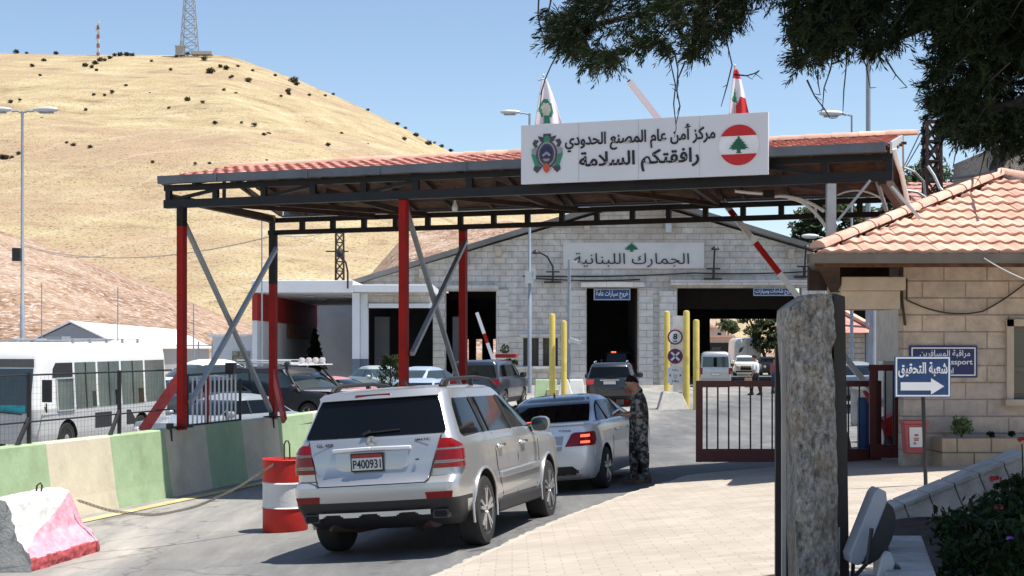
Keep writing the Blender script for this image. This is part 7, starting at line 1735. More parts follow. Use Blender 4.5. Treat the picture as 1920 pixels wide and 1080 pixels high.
van, c = boxcar('minivan', 'silver grey van seen from behind through the hall gate opening beside the last yellow bollard', 'van', silver, 1.75, 2.0, 4.7, 2.6, .33, .3, .5)
g = c.rear([(1.12, -.74, .74), (1.7, -.70, .70)], 'rear_window', glass2, van); mb = MB(); mb.box((c.rx(0, 1.4) - .02, .02, 1.4), (.02, .18, .5)); mb.build('headrest_shadow', glass, g)
for sg in (-1, 1):
    c.rear([(.72, sg * .72, sg * .84), (1.08, sg * .72, sg * .84)], 'tail_lamp', redlens, van); c.side(sg, [(1.15, -2.0, 1.7), (1.65, -1.95, 1.35)], 'side_window', glass, van, ncol=12); mirror(van, sg, 1.75, .86, 1.2, blk)
mb = MB(); mb.bar((c.rx(0, .85) - .02, -.4, .86), (c.rx(0, .85) - .02, .4, .86), .02, .05); mb.build('grab_bar', chrome, van); plate(van, c, .72, .45, .12, '  ', False)
c.rear([(.36, -.8, .8), (.5, -.8, .8)], 'bumper', greypaint, van, eps=.03)
ground_pose(van, P(1341, 0, 86).x + .3, 88.3, .12)
trk, c = boxcar('box_truck', 'white box truck parked in the sun beyond the hall, beside the pine', 'truck', whitepaint, 2.3, 3.0, 5.5, 3.0, .42, .5, .1)
mb = MB(); mb.box((c.rx(0, 1.5) - .015, .0, 1.55), (.02, .03, 2.2)); mb.build('door_seam', greypaint, trk); mb = MB(); mb.prism([(-.2, -.25), (.05, -.1), (.25, .3), (-.1, .15)], (c.rx(.5, 1.9) - .03, .55, 2.0), (0, -1, 0), (0, 0, 1), Vector((-.01, 0, 0))); mb.build('painted_mark', emblem_dark, trk)
ground_pose(trk, P(1406, 0, 126).x, 129, .05)
def smallcar(name, label, paint, px, y, ang, gl=glass2, h=1.45, w=1.75, length=4.3, cat='car'):
    s = h / 1.45; a, b_, hw = -length / 2, length / 2, w / 2
    L = [(.22, a + .25, b_ - .2, hw - .08), (.4 * s, a + .03, b_ - .02, hw - .01), (.65 * s, a, b_, hw), (.88 * s, a + .05, b_ - .1, hw - .01), (.95 * s, a + .12, b_ - .8, hw - .03), (1.0 * s, a + .35, b_ - 1.2, hw - .06), (1.33 * s, a + .95, b_ - 1.95, hw - .24), (1.40 * s, a + 1.1, b_ - 2.15, hw - .3), (1.45 * s, a + 1.4, b_ - 2.4, hw - .5)]
    c = Car(L, .1, .14, .18, .05); root = empty(name, (0, 0, 0), 0, label, cat); c.body(root, paint, (-length * .3, length * .3), .31, .36)
    for x in (-length * .3, length * .3):
        for yy in (-hw + .12, hw - .12): wheel(root, x, yy, .31, .2, 0)
    c.front([(1.01 * s, -hw + .15, hw - .15), (1.32 * s, -hw + .3, hw - .3)], 'windscreen', gl, root, eps=.015); c.rear([(1.02 * s, -hw + .2, hw - .2), (1.32 * s, -hw + .32, hw - .32)], 'rear_window', gl, root, eps=.015)
    for sg in (-1, 1):
        g = c.side(sg, [(1.01 * s, a + .6, b_ - 1.35), (1.31 * s, a + 1.05, b_ - 1.95)], 'side_window', gl, root, ncol=12)
        mb = MB(); mb.bar((-.1, sg * (c.wy(-.1, 1.01 * s) + .01), 1.01 * s), (-.15, sg * (c.wy(-.1, 1.31 * s) + .01), 1.31 * s), .06, .012, up=(0, sg, 0)); mb.build('window_pillar', blk, g)
        mb = MB(); p = Vector((c.fx(.55, .68 * s) + .0, sg * (hw - .28), .68 * s)); mb.lathe([(.0, .05), (.07, .045), (.1, .02), (.11, -.03)], 18, p, 'X', cap=False); mb.build('headlamp', clearlens, root, smooth=50)
        c.rear([(.7 * s, sg * (hw - .35), sg * (hw - .06)), (.85 * s, sg * (hw - .35), sg * (hw - .06))], 'tail_lamp', redlens, root); mirror(root, sg, b_ - 1.45, hw - .06, 1.02 * s, paint, .8)
    c.front([(.42 * s, -.4, .4), (.72 * s, -.4, .4)], 'grille', blk, root); c.front([(.3, -hw + .1, hw - .1), (.4, -hw + .1, hw - .1)], 'bumper', blk, root, eps=.03)
    ground_pose(root, P(px, 0, y).x, y, ang); return root
smallcar('old_saloon', 'grey old car with round headlamp seen through the white railing bars', greypaint, 415, 35.5, math.pi + .55, glass, 1.42)
smallcar('white_pickup', 'white high-roofed vehicle behind the first red post, left of the railing', whitepaint, 372, 54, math.pi + .9, glass2, 1.95, 1.8, 4.6)
smallcar('dark_estate', 'dark car half hidden behind the minibus and the first red post', navy, 352, 46, math.pi + .7, glass, 1.6, 1.8, 4.5)
smallcar('pale_saloon', 'pale green saloon behind the small conifer, its windscreen facing the camera', mk('pale sage paint', (.38, .43, .4), .4, .2, .05, coat=.4), 716, 66, math.pi - .5, glass2, 1.5)
smallcar('light_blue_car', 'pale blue car right of the red post of the second pair, beyond the silver off-roader', palepaint, 806, 62, .5, glass2, 1.55)
smallcar('silver_estate', 'silver blue low car roof just visible over the roof rail of the silver off-roader', palepaint, 800, 50, .25, glass, 1.4)
smallcar('faded_red_car', 'low faded red car nosing out beside the off-road truck', pinkpaint, 640, 60, math.pi / 2 + .4, glass, 1.2)
smallcar('white_saloon', 'white car facing the camera beyond the hall, left of the man in white', whitepaint, 1396, 122, math.pi + .1, glass2, 1.6)
smallcar('dark_saloon', 'dark car behind the man in the white shirt beyond the hall', navy, 1440, 123, math.pi, glass, 1.5)
smallcar('parked_dark_car', 'dark car seen between the stone pillar and the taller gate leaf', greypaint, 1600, 52, math.pi, glass, 1.5)

# off-road truck with roof rack, lamps and snorkel
ort, c = suv_mid('offroad_truck', 'black and silver off-road truck with roof rack, spot lamps and snorkel', blk, 1.9, 1.85, 4.7, 2.7, .40, False, None, None, 1.0, glass2)
mb = MB(); mb.box((2.0 - .55, 0, 1.145), (1.35, 1.68, .03)); mb.build('bonnet_panel', silver2, ort, bevel=.01)
mb = MB()
for x in (-1.7, -1.1, -.5, .1): mb.bar((x, -.72, 1.93), (x, .72, 1.93), .05)
for y in (-.72, .72): mb.tube([(-1.8, y, 1.93), (.5, y, 1.95)], .03, 6); mb.tube([(-1.8, y, 2.02), (.45, y, 2.02)], .02, 6)
for x in (-1.5, -.2):
    for y in (-.7, .7): mb.bar((x, y, 1.78), (x, y, 1.94), .04)
mb.box((.62, 0, 1.90), (.35, 1.5, .03)); mb.build('roof_rack', whitesteel, ort)
mb = MB()
for y in (-.45, -.15, .15, .45): mb.lathe([(.0, .09), (.085, .08), (.09, .0), (.05, -.06), (0, -.07)], 14, (.62, y, 2.03), 'X', cap=False)
mb.build('spot_lamp', clearlens, ort, smooth=50)
mb = MB(); mb.tube([(1.0, -.93, 1.1), (.85, -.93, 1.25), (.4, -.83, 1.72), (.38, -.83, 1.85)], .045, 8); mb.lathe([(.07, -.06), (.09, 0), (.07, .08), (0, .1)], 12, (.4, -.83, 1.9)); mb.tube([(1.0, .93, 1.1), (.85, .93, 1.25), (.4, .83, 1.72), (.38, .83, 1.85)], .045, 8); mb.lathe([(.07, -.06), (.09, 0), (.07, .08), (0, .1)], 12, (.4, .83, 1.9)); mb.build('snorkel', blk, ort, smooth=50)
ground_pose(ort, P(556, 0, 47).x, 47, math.pi - .95)
# ---------------------------------------------------------------- people
def lerp(a, b_, t): return a + (b_ - a) * t
def person(name, label, loc, rz, J, RAD, regions, parts, scale=1.0, boots=True):
    """J: joint name -> point (x forward, y left, z up). The body is one continuous skinned surface; regions colour it."""
    root = empty(name, loc, rz, label, 'person')
    bones = [('pelvis', 'waist'), ('waist', 'chest'), ('chest', 'neck0'), ('neck0', 'neck1'), ('neck1', 'head0'), ('head0', 'head1'), ('head1', 'head2')]
    for s in 'lr':
        bones += [('pelvis', 'hip' + s), ('hip' + s, 'knee' + s), ('knee' + s, 'calf' + s), ('calf' + s, 'ankle' + s), ('ankle' + s, 'toe' + s), ('chest', 'sh' + s), ('sh' + s, 'elbow' + s), ('elbow' + s, 'wrist' + s), ('wrist' + s, 'palm' + s)]
    names = list(J); idx = {n_: i for i, n_ in enumerate(names)}
    me = bpy.data.meshes.new('body'); me.from_pydata([tuple(Vector(J[n_])) for n_ in names], [(idx[a], idx[b_]) for a, b_ in bones], [])
    o = bpy.data.objects.new('body', me); col.objects.link(o)
    sk = o.modifiers.new('s', 'SKIN'); sk.use_smooth_shade = True; sk.branch_smoothing = .6
    lay = me.skin_vertices[0].data
    for n_ in names: r_ = RAD[n_]; lay[idx[n_]].radius = r_ if isinstance(r_, tuple) else (r_, r_)
    lay[idx['pelvis']].use_root = True
    sb_ = o.modifiers.new('u', 'SUBSURF'); sb_.levels = 2; sb_.render_levels = 2
    bpy.context.view_layer.update()
    m2 = bpy.data.meshes.new_from_object(o.evaluated_get(bpy.context.evaluated_depsgraph_get())); o.modifiers.clear(); o.data = m2; bpy.data.meshes.remove(me); m2.name = 'body'
    m2.materials.clear(); ml = []
    # extra geometry joined into the same body: nose, ears, brow, fingers
    bm = bmesh.new(); bm.from_mesh(m2)
    def seg(p): # nearest bone
        best = None
        for a, b_ in bones:
            A, B = Vector(J[a]), Vector(J[b_]); d = B - A; t = max(0, min(1, (p - A).dot(d) / max(1e-9, d.length_squared))); q = (p - (A + d * t)).length
            if best is None or q < best[0]: best = (q, a, b_, t)
        return best
    for f in bm.faces:
        q, a, b_, t = seg(f.calc_center_median()); k = regions(a, b_, t, f.calc_center_median())
        if k is skin and a[:-1] in ('elbow', 'wrist') and q > .052: k = regions('chest', 'neck0', .0, f.calc_center_median())
        if k not in ml: ml.append(k)
        f.material_index = ml.index(k)
    hp = Vector(J['head1']); fd = Vector(J['face']).normalized(); upv = (Vector(J['head2']) - Vector(J['head0'])).normalized(); sd = upv.cross(fd).normalized()
    def addmb(mb, m_):
        if m_ not in ml: ml.append(m_)
        vs = [bm.verts.new(v) for v in mb.v]
        for f in mb.f:
            try: nf = bm.faces.new([vs[i] for i in f]); nf.material_index = ml.index(m_); nf.smooth = True
            except ValueError: pass
    HR = .098
    mb = MB(); mb.tube([hp + fd * HR * .85 + upv * .025, hp + fd * (HR * 1.18) - upv * .012, hp + fd * HR * .9 - upv * .03], [.008, .016, .01], 8); addmb(mb, skin)
    mb = MB()
    for s_ in (-1, 1): mb.tube([hp + sd * s_ * (HR * .82) - fd * .01 + upv * .03, hp + sd * s_ * (HR * 1.0) - fd * .02, hp + sd * s_ * (HR * .84) - upv * .035], [.01, .02, .008], 8)
    mb.tube([hp + fd * HR * .9 - upv * .055 + sd * .02, hp + fd * HR * .97 - upv * .055, hp + fd * HR * .9 - upv * .055 - sd * .02], .007, 6); addmb(mb, skin)
    mb = MB()
    for s_ in (-1, 1): mb.tube([hp + fd * HR * .88 + sd * s_ * .048 + upv * .038, hp + fd * HR * .95 + sd * s_ * .022 + upv * .042], .006, 6); mb.lathe([(0, -.008), (.008, 0), (0, .008)], 8, hp + fd * HR * .9 + sd * s_ * .032 + upv * .018)
    addmb(mb, hairm)
    for s in 'lr':        # five separate fingers, closing a little
        W, Pm = Vector(J['wrist' + s]), Vector(J['palm' + s]); d = (Pm - W).normalized(); ac = Vector((0, 0, 1)) if abs(d.z) < .7 else Vector((1, 0, 0)); sd2 = d.cross(ac).normalized(); cu = Vector((0, 0, -1)) if abs(d.z) < .7 else Vector((1, 0, 0)); mb = MB()
        for k, (off, ln_) in enumerate(((-.030, .062), (-.010, .075), (.010, .07), (.030, .052))):
            b0 = Pm + sd2 * off; mb.tube([b0 - d * .015, b0 + d * ln_ * .45 + cu * .008, b0 + d * ln_ * .8 + cu * .025, b0 + d * ln_ * .85 + cu * .045], [.0095, .009, .008, .006], 7)
        mb.tube([W + d * .03 + sd2 * .025, W + d * .055 + sd2 * .048 + cu * .01, W + d * .085 + sd2 * .05 + cu * .02], [.011, .010, .008], 7); addmb(mb, skin)
    bm.to_mesh(m2); bm.free()
    for k in ml: m2.materials.append(k)
    m2.polygons.foreach_set('use_smooth', [True] * len(m2.polygons))
    o.parent = root; o.scale = (1, 1, 1)
    # hair cap
    mb = MB(); n_ = 18
    for k in range(8):
        a = math.pi * .54 * k / 7
        for q in range(n_):
            b_ = 2 * math.pi * q / n_; a2 = a * (1 - .30 * max(0, math.sin(b_)) + .12 * max(0, -math.sin(b_)) * k / 7); d = sd * (math.cos(b_) * math.sin(a2)) + fd * (math.sin(b_) * math.sin(a2)) + upv * math.cos(a2)
            back = max(0, -math.sin(b_)); rr_ = HR * (1.10 - .10 * max(0, math.sin(b_)) * k / 7) * (1 + .06 * mathutils.noise.noise(d * 9)); p = hp + upv * .022 - fd * .014 + d * rr_ - upv * (back * .06 * math.sin(a)) + upv * (max(0, math.sin(b_)) * .02 * (k / 7) ** 2)
            mb.v.append(tuple(p))
    for k in range(7):
        for q in range(n_): mb.f.append((k * n_ + q, k * n_ + (q + 1) % n_, (k + 1) * n_ + (q + 1) % n_, (k + 1) * n_ + q)); mb.m.append(0)
    h_ = mb.build('hair', parts['hair'], None, smooth=80); h_.parent = root
    so = h_.modifiers.new('s', 'SOLIDIFY'); so.thickness = .012; so.offset = -1
    if boots:
        for s in 'lr':
            A, T = Vector(J['ankle' + s]), Vector(J['toe' + s]); d = Vector((T.x - A.x, T.y - A.y, 0)).normalized(); sdv = Vector((-d.y, d.x, 0)); b0 = Vector((A.x, A.y, 0)); mb = MB()
            for (t, hw, h0) in ((-.085, .03, .10), (-.07, .043, .17), (-.02, .047, .18), (.04, .045, .13), (.10, .05, .085), (.16, .046, .065), (.195, .022, .045)):
                for q in range(10):
                    a = math.pi * q / 9; mb.v.append(tuple(b0 + d * t + sdv * math.cos(a) * hw + Vector((0, 0, .0 + math.sin(a) * h0))))
            for k in range(6):
                for q in range(9): mb.f.append((k * 10 + q, k * 10 + q + 1, (k + 1) * 10 + q + 1, (k + 1) * 10 + q)); mb.m.append(0)
                mb.f.append((k * 10, (k + 1) * 10, (k + 1) * 10 + 9, k * 10 + 9)); mb.m.append(0)
            mb.f.append(tuple(range(10))); mb.m.append(0); mb.f.append(tuple(60 + q for q in range(10))); mb.m.append(0)
            q_ = mb.build('boot', parts['boot'], None, smooth=50); q_.parent = root
    root.scale = (scale,) * 3
    return root
def std(bend=.0, headbend=.5, arms='hold', stride=0.0):
    J = dict(pelvis=(0, 0, .96), waist=(.0, 0, 1.12), chest=(.0, 0, 1.34), neck0=(.0, 0, 1.46), neck1=(.03, 0, 1.53), head0=(.05, 0, 1.575), head1=(.085, 0, 1.645), head2=(.085, 0, 1.72), face=(1, 0, -.45))
    Rr = dict(pelvis=(.19, .16), waist=(.185, .155), chest=(.22, .165), neck0=(.12, .10), neck1=.078, head0=(.095, .095), head1=(.125, .118), head2=(.09, .09))
    for s, sg in (('l', 1), ('r', -1)):
        st = stride * sg
        J.update({'hip' + s: (.0, sg * .095, .90), 'knee' + s: (.03 + st * .5, sg * .105, .50), 'calf' + s: (-.0 + st * .8, sg * .108, .36), 'ankle' + s: (-.02 + st, sg * .11, .10), 'toe' + s: (.12 + st, sg * .125, .04)})
        Rr.update({'hip' + s: .105, 'knee' + s: .078, 'calf' + s: .075, 'ankle' + s: .055, 'toe' + s: .035})
        if arms == 'hold': J.update({'sh' + s: (.0, sg * .19, 1.39), 'elbow' + s: (-.02, sg * .24, 1.11), 'wrist' + s: (.22, sg * .10, 1.11), 'palm' + s: (.285, sg * .065, 1.125)})
        else: J.update({'sh' + s: (.0, sg * .19, 1.39), 'elbow' + s: (-.03, sg * .25, 1.12), 'wrist' + s: (.05, sg * .26, .88), 'palm' + s: (.07, sg * .255, .81)})
        Rr.update({'sh' + s: .075, 'elbow' + s: .053, 'wrist' + s: .034, 'palm' + s: (.04, .025)})
    Rr['face'] = .001
    return J, Rr
def mkp(name, label, x, y, rz, top, legs, arms='hold', scale=1.0, sleeve=1.0, parts=None, stride=.0, tweak=None, shorts=False):
    J, Rr = std(arms=arms, stride=stride)
    if tweak: tweak(J, Rr)
    F_ = J.pop('face'); Rr.pop('face')
    J2 = dict(J); 
    def regions(a, b_, t, p):
        if a in ('neck0', 'neck1', 'head0', 'head1') : return skin if not (a == 'neck0' and t < .45) else top
        if a[:-1] in ('wrist',): return skin
        if a[:-1] == 'elbow': return top if t < sleeve else skin
        if a[:-1] == 'sh' or a in ('waist', 'chest'): return top
        if a == 'pelvis': return top if (b_ == 'waist' and t > -.1 and p.z > .93) else legs
        if shorts and a[:-1] in ('calf', 'ankle'): return skin
        return legs
    class JD(dict): pass
    Jd = JD(J2); Jd['face'] = F_
    # 'face' is a direction, not a joint
    return person2(name, label, (x, y, zg(x, y)), rz, Jd, Rr, regions, parts or {'hair': hairm, 'boot': boot}, scale)
def person2(name, label, loc, rz, Jd, Rr, regions, parts, scale):
    face = Jd.pop('face')
    class D(dict):
        def __getitem__(s, k): return face if k == 'face' else dict.__getitem__(s, k)
    return person(name, label, loc, rz, D(Jd), Rr, regions, parts, scale)
# the uniformed man beside the saloon, facing left, head bent over the papers in his hands
def tw(J, Rr):
    Rr.update(pelvis=(.205, .205), waist=(.22, .215), chest=(.26, .24), neck0=(.14, .13)); J['neck0'] = (.0, 0, 1.45); J['neck1'] = (.045, 0, 1.505); J['head0'] = (.085, 0, 1.545); J['head1'] = (.125, 0, 1.60); J['head2'] = (.14, 0, 1.675); J['face'] = (1, .15, -.75); J['chest'] = (-.02, 0, 1.34); J['pelvis'] = (.02, 0, .96)
    J['wristl'] = (.24, .14, 1.10); J['palml'] = (.31, .11, 1.11); J['wristr'] = (.25, -.08, 1.10); J['palmr'] = (.32, -.06, 1.12); J['toel'] = (.11, .15, .04); J['anklel'] = (-.06, .12, .10); J['kneel'] = (.0, .11, .50)
    J['hipl'] = (-.03, .10, .90); J['hipr'] = (.04, -.10, .9); J['kneel'] = (-.05, .11, .50); J['calfl'] = (-.075, .118, .36); J['anklel'] = (-.10, .12, .10); J['toel'] = (.04, .14, .04); J['ankler'] = (.08, -.11, .10); J['toer'] = (.22, -.12, .04); J['kneer'] = (.075, -.105, .5); J['calfr'] = (.075, -.108, .36)
    for k in ('kneel', 'kneer'): Rr[k] = .088
    for k in ('calfl', 'calfr'): Rr[k] = .076
    for k in ('anklel', 'ankler'): Rr[k] = .056
    Rr['hipl'] = Rr['hipr'] = .125; Rr['elbowl'] = Rr['elbowr'] = .068; Rr['shl'] = Rr['shr'] = .105
px_ = P(1198, 0, 24.3).x
sol = mkp('person', 'man in dark camouflage uniform and brown boots, head bent over papers beside the silver saloon', px_, 24.3, math.pi, camo, camo, 'hold', .985, .55, tweak=tw)
c = Vector((px_ - .36, 24.3 - .02, zg(px_, 24.3) + 1.135)); mb = MB(); mb.box(c, (.15, .11, .012), .3, mat=Matrix.Rotation(-.6, 3, 'Y')); mb.box(c + Vector((.0, .02, .012)), (.13, .1, .008), .1, mat=Matrix.Rotation(-.6, 3, 'Y'))
tag(mb.build('papers', papercol), 'white papers held in the uniformed man\'s hands', 'papers')
mkp('person', 'man in a white short-sleeved shirt walking with a bag beyond the gate bars', P(1417, 0, 70).x, 70, 2.6, shirtw, darkcloth, 'down', 1.03, .0, {'hair': hairm, 'boot': darkcloth}, .16, shorts=False)
mkp('person', 'person in dull red top and blue jeans beside the stone pillar, far behind the gate', P(1452, 0, 74).x, 74, .5, shirtr, denim, 'down', 1.0, .3, {'hair': hairm, 'boot': darkcloth})
p = Vector((P(1403, 0, 69.7).x, 69.7, .62)); mb = MB(); mb.box(p, (.32, .16, .42)); mb.tube([p + Vector((-.1, 0, .2)), p + Vector((-.05, 0, .36)), p + Vector((.05, 0, .36)), p + Vector((.1, 0, .2))], .012, 6); tag(mb.build('carrier_bag', mk('tan bag', (.4, .25, .15), .7), bevel=.04), 'tan bag carried by the man in white beyond the gate', 'bag')

# ---------------------------------------------------------------- trees
def needle_spray(mb, p, d, ln, rng, w=.012, n_=14, mi=0):
    """a short twig thick with small leaf blades"""
    d = d.normalized()
    for i in range(n_):
        t = i / n_; q = p + d * ln * t
        a = Vector((rng.gauss(0, 1), rng.gauss(0, 1), rng.gauss(0, 1))); a = (a - d * a.dot(d)).normalized(); v = (d * .95 + a * .65).normalized(); L_ = ln * .55 * (1 - t * .5) * rng.uniform(.6, 1.2); s = v.cross(a).normalized() * w * rng.uniform(.7, 1.3)
        mb.add([q, q + v * L_ * .5 + s, q + v * L_, q + v * L_ * .5 - s], [(0, 1, 2, 3)], mi)

TR = empty('cedar_tree', (6.4, 9.6, .45), 0, 'dark cedar whose branches hang into the top of the picture from the right', 'tree')
rng = random.Random(77)
mb = MB(); mb.tube([(6.4, 9.6, .2), (6.35, 9.65, 2.2), (6.3, 9.7, 4.4), (6.3, 9.8, 7.5), (6.35, 9.8, 11)], [.36, .30, .26, .2, .06], 14); mb.build('trunk', bark, TR, smooth=60)
limbs = MB(); leaves = MB()
YT = 10.0
# outline of the hanging foliage in the photograph, as (column, lowest row) for the left and right masses
LOWER = [(1008, 40), (1030, 70), (1060, 100), (1090, 122), (1120, 118), (1150, 132), (1180, 108), (1215, 90), (1235, 78), (1262, 105), (1290, 95), (1310, 118), (1335, 96), (1360, 70), (1390, 50), (1410, 42), (1450, 20), (1475, 10), (1490, 60), (1505, 120), (1500, 160), (1525, 120), (1560, 95), (1590, 85), (1620, 70), (1640, 105), (1660, 110), (1680, 80), (1700, 40), (1730, 55), (1745, 160), (1725, 215), (1760, 240), (1800, 262), (1850, 275), (1900, 282), (1960, 290), (2050, 300)]
UPPER_L = [(1008, 40), (1030, 20), (1060, 40), (1090, 20), (1110, -5), (1130, -40), (2100, -60)]
def low(px): return interp(sorted(LOWER), px)
def in_mass(px, py):
    if px < 1012 or py > low(px): return False
    if px < 1130 and py < interp(UPPER_L, px): return False
    # open gaps where the sky shows
    if 1408 < px < 1494 and py > -5 + (px - 1408) * .1: return False
    if 1684 < px < 1748 and 42 < py < 200: return False
    return True
# main limbs reaching in from the trunk
LIMBS = [((6.3, 9.7, 5.2), P(1900, -20, 9.6), P(1640, -30, 9.8), P(1330, -10, 10.2), P(1100, 50, 10.4)), ((6.3, 9.7, 4.6), P(2050, 150, 9.2), P(1900, 190, 9.4), P(1780, 215, 9.6)), ((6.3, 9.7, 5.6), P(1850, -60, 10.2), P(1600, -40, 10.2), P(1480, 60, 10.0), P(1500, 130, 10.0)), ((6.3, 9.7, 5.0), P(1950, 40, 10.4), P(1760, 40, 10.4), P(1640, 90, 10.3)), ((6.3, 9.8, 6.0), P(1700, -120, 10.6), P(1350, -60, 10.6), P(1200, 40, 10.3))]
for lb_ in LIMBS:
    k = len(lb_); limbs.tube([Vector(v) + (Vector((0, 0, .0)) if i in (0, k - 1) else Vector((0, 0, rng.uniform(-.03, .03)))) for i, v in enumerate(lb_)], [.05 * (1 - i / k) + .008 for i in range(k)], 8)
cnt = 0; tries = 0
while cnt < 3500 and tries < 90000:
    tries += 1
    px = rng.uniform(1005, 2060); py = rng.uniform(-70, 300)
    if not in_mass(px + rng.uniform(-6, 6), py + rng.uniform(0, 14)): continue
    nv = mathutils.noise.noise(Vector((px * .021, py * .026, 1.5))) + .45 * mathutils.noise.noise(Vector((px * .06, py * .07, 4)))
    dens = .12 if px < 1720 else .34
    if nv < -dens + .1 and rng.random() > .1: continue
    y = YT + rng.uniform(-.75, .75); p = P(px, py, y)
    # twigs point outward and down, away from the trunk side
    dx = -1.0 if px < 1420 else rng.choice((-1, -.4, .5)); d = Vector((dx * rng.uniform(.3, 1), rng.uniform(-.5, .5), rng.uniform(-1.0, .15)))
    for k in range(rng.randint(2, 4)):
        d2 = (d + Vector((rng.gauss(0, .45), rng.gauss(0, .45), rng.gauss(0, .45)))).normalized(); needle_spray(leaves, p, d2, rng.uniform(.08, .17), rng, .0042, 18)
    if rng.random() < .09: limbs.tube([p, p + Vector((.06, 0, .10)), p + Vector((.16, rng.uniform(-.1, .1), .2))], [.002, .004, .005], 5)
    cnt += 1
for (pts) in [[(1012, -20), (1009, 30), (1016, 55), (1022, 80), (1020, 104)], [(1035, -5), (1030, 20), (1034, 36)], [(1046, 98), (1032, 125), (1021, 148), (1016, 170), (1012, 200)], [(1250, 90), (1258, 130), (1266, 160), (1262, 195), (1268, 240)], [(1266, 95), (1272, 130), (1268, 170), (1274, 200), (1268, 232)], [(1285, 115), (1272, 150), (1270, 185)], [(1360, 66), (1366, 92), (1374, 122), (1362, 160), (1350, 200)], [(1376, 140), (1400, 142), (1416, 138), (1424, 132)], [(1470, 10), (1473, 45), (1470, 75)], [(1515, 150), (1528, 180), (1545, 205), (1558, 222)], [(1562, 95), (1556, 130), (1545, 165), (1540, 205)], [(1590, 90), (1586, 130), (1584, 170), (1582, 215)], [(1610, 95), (1625, 125), (1632, 165)], [(1660, 110), (1680, 140), (1700, 164)], [(1800, 260), (1792, 290), (1785, 315)], [(1850, 270), (1845, 300), (1838, 330)], [(1560, 120), (1580, 112), (1600, 100), (1640, 70)], [(1535, 130), (1532, 155), (1537, 178)]]:
    y = YT + rng.uniform(-.2, .2); limbs.tube([P(a + rng.uniform(-2, 2), b_, y + rng.uniform(-.05, .05)) for a, b_ in pts], [.007] + [.0045] * (len(pts) - 2) + [.0025], 5)
    for a, b_ in pts[1:]:
        if rng.random() < .7: q = P(a, b_, y); limbs.tube([q, q + Vector((rng.uniform(-.05, .05), 0, rng.uniform(-.06, .02)))], [.003, .0015], 4)
for _ in range(66):   # the rest of the crown, above the picture: it shades the foreground
    c = Vector((rng.uniform(3.3, 7.2), rng.uniform(7.0, 10.8), rng.uniform(6.2, 8.6))); leafball(leaves, c, 1.5, 1.4, .7, 260, .16, rng)
limbs.build('branches', twig, TR, smooth=60)
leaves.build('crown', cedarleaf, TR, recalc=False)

def tree(name, label, base, h, crown, n_, size, m_, seed, trunk_r=.2, lean=(0, 0)):
    rng = random.Random(seed); base = Vector(base); root = empty(name, base, 0, label, 'tree')
    mb = MB(); top = base + Vector((lean[0], lean[1], h * .8)); mb.tube([base - Vector((0, 0, .3)), base.lerp(top, .35) + Vector((.1, 0, 0)), base.lerp(top, .7), top], [trunk_r, trunk_r * .8, trunk_r * .5, trunk_r * .15], 10)
    for cx, cy, cz, r_ in crown: mb.tube([base.lerp(top, min(.95, max(.25, cz / h * .8))), base + Vector((cx, cy, cz))], [trunk_r * .35, trunk_r * .1], 6)
    mb.build('trunk', bark, root, smooth=60); mb = MB()
    for cx, cy, cz, r_ in crown: leafball(mb, base + Vector((cx, cy, cz)), r_, r_, r_ * .72, int(n_ * r_ * r_), size, rng)
    mb.build('crown', m_, root, recalc=False); return root
# pine behind the canopy end (two crowns of foliage), tree behind the lattice pole, tree beyond the hall
b_ = P(1560, 0, 100); tree('pine_tree', 'dark green pine showing under the right end of the canopy, behind the hall roof', (b_.x, 100, 0), 12, [(-1.6, 0, 9.8, 1.2), (-1.0, 0, 10.8, 1.3), (.3, 0, 9.2, 1.5), (-1.9, -.3, 8.6, 1.1), (1.2, .2, 8.6, 1.5), (.0, .4, 11.3, 1.5), (1.5, 0, 10.6, 1.4), (.3, -.5, 7.6, 1.5), (2.2, 0, 9.3, 1.2), (-2.1, 0, 8.9, .6)], 700, .17, pineleaf, 31)
b_ = P(1738, 0, 60); tree('broadleaf_tree', 'round olive green tree behind the lattice pole and the guardhouse roof', (b_.x, 60, 0), 10.4, [(-.5, 0, 8.3, 1.1), (.6, 0, 8.4, 1.0), (.1, .2, 9.0, .9), (-1.1, 0, 7.6, .9), (1.3, .1, 7.6, .9), (.2, -.3, 7.7, 1.2)], 560, .13, pineleaf, 32)
b_ = P(1437, 0, 126); tree('leaning_pine', 'leaning pine with sunlit clumps seen through the wide hall bay', (b_.x + .4, 126, 0), 8.0, [(-1.3, 0, 3.6, 1.0), (-.4, 0, 4.4, 1.3), (.3, 0, 3.2, 1.2), (.8, .3, 4.9, 1.3), (-.9, -.2, 2.5, .9), (.2, -.4, 2.4, 1.0), (1.9, 0, 4.0, 1.3), (-2.2, 0, 4.6, .7)], 420, .15, pineleaf, 33, .16, (-2.5, 0))
b_ = P(1365, 0, 230); tree('distant_tree', 'small green tree on the slope far beyond the hall', (b_.x, 230, 0), 7.5, [(0, 0, 5.6, 1.6), (.8, 0, 5.0, 1.2)], 160, .3, pineleaf, 34)
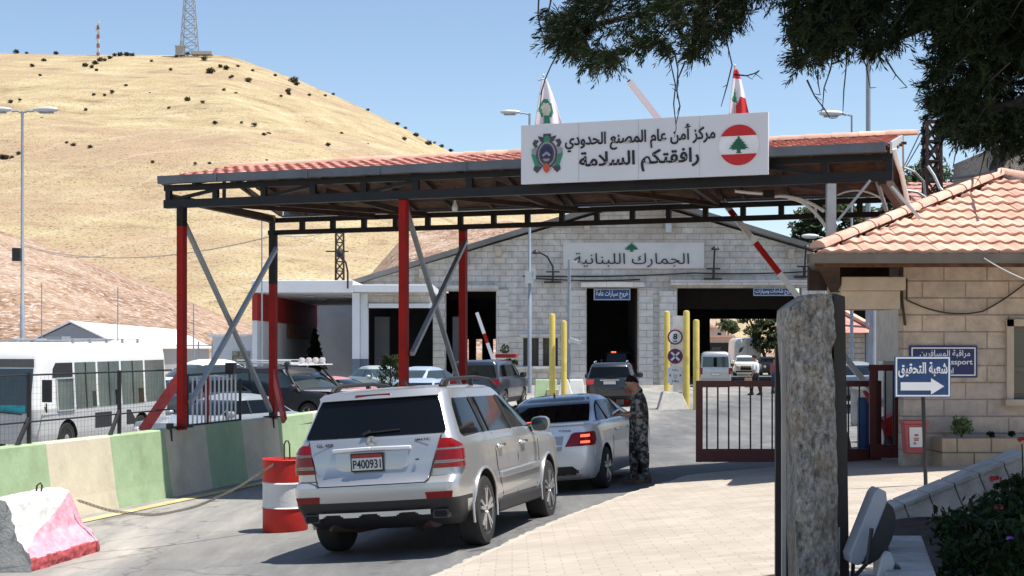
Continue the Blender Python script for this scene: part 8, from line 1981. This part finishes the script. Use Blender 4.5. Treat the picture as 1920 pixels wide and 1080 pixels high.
# small conifer beside the second red post and the sapling in front of the hall
p = P(732, 722, 30.0); g0 = zg(p.x, 30); root = empty('potted_conifer', (p.x, 30, g0), 0, 'small bushy conifer in a pot just left of the red post behind the silver off-roader', 'plant')
rng = random.Random(8); mb = MB()
for cz, r_ in ((1.45, .21), (1.65, .25), (1.85, .24), (2.03, .19), (2.18, .11)):
    for _ in range(70): a = rng.uniform(0, 6.28); q = rng.uniform(.3, 1) * r_; needle_spray(mb, Vector((p.x + math.cos(a) * q * .8, 30 + math.sin(a) * q * .8, g0 + cz + rng.uniform(-.08, .08))), Vector((math.cos(a), math.sin(a), .8)), .12, rng, .012, 7)
mb.build('foliage', leafmat('conifer leaf', (.03, .05, .02), (.13, .17, .07), 8), root, recalc=False); mb = MB(); mb.tube([(p.x, 30, g0 + .3), (p.x, 30, g0 + 2.15)], [.03, .01], 8); mb.build('stem', bark, root); mb = MB(); mb.lathe([(0, 0), (.16, 0), (.2, .4), (.22, .42), (.19, .42), (.0, .38)], 18, (p.x, 30, g0), cap=False); mb.build('pot', coping, root, smooth=40)
p = P(950, 718, 80); root = empty('sapling', (p.x, 80, 0), 0, 'thin leafy sapling standing in front of the hall left of its windows', 'tree'); rng = random.Random(12)
mb = MB(); mb.tube([(p.x, 80, 0), (p.x + .1, 80, 1.2), (p.x - .05, 80, 2.1)], [.04, .03, .015], 6); mb.tube([(p.x + .1, 80, 1.2), (p.x + .4, 80, 1.5)], .012, 5); mb.build('trunk', bark, root); mb = MB()
for c_, r_ in (((-.1, 0, 2.1), .36), ((.42, 0, 1.45), .24), ((.1, 0, 1.5), .22), ((.2, 0, .95), .2)): leafball(mb, Vector((p.x, 80, 0)) + Vector(c_), r_, r_, r_ * .9, 70, .09, rng)
mb.build('crown', gardenleaf, root, recalc=False)
# houses on the far slope beyond the hall
for k, (x0, x1, zt_, yy, lab) in enumerate(((1310, 1372, 632, 200, 'far flat-roofed house with a wide dark window and pink roof edge'), (1374, 1412, 636, 215, 'far tan house with a sunlit terrace beside the pine'), (1340, 1362, 616, 260, 'tiny pale arched ruin on the far slope'))):
    a, b_ = P(x0, 0, yy).x, P(x1, 0, yy).x; zt = P(0, zt_, yy).z; root = empty('distant_house', ((a + b_) / 2, yy + 3, 0), 0, lab, 'building')
    mb = MB(); mb.box(((a + b_) / 2, yy + 3, zt / 2 - .5), (b_ - a, 6, zt + 1)); mb.build('wall', [mk('pinkish wall', (.42, .33, .3), .9), mk('tan wall', (.45, .33, .22), .9), mk('ruin wall', (.55, .48, .4), .9)][k], root)
    mb = MB(); mb.box(((a + b_) / 2, yy + 2.8, zt + .1), (b_ - a + .6, 6.6, .25)); mb.build('roof', mk('pink roof edge', (.55, .35, .28), .9), root)
    mb = MB(); mb.box(((a + b_) / 2 - .2, yy - .02, zt - (1.2 if k else 1.6)), ((b_ - a) * (.9 if k == 0 else .3), .1, 1.7 if k == 0 else 1.0)); mb.build('window', glass, root)
cmr = P(1344, 655, 105); mb = MB(); mb.tube([(cmr.x, 105, 0), (cmr.x, 105, cmr.z)], .06, 8); mb.box(cmr + Vector((-.05, 0, .05)), (.6, .25, .22)); tag(mb.build('camera_post', whitesteel), 'white camera on a post beyond the hall, above the silver grey van', 'camera')
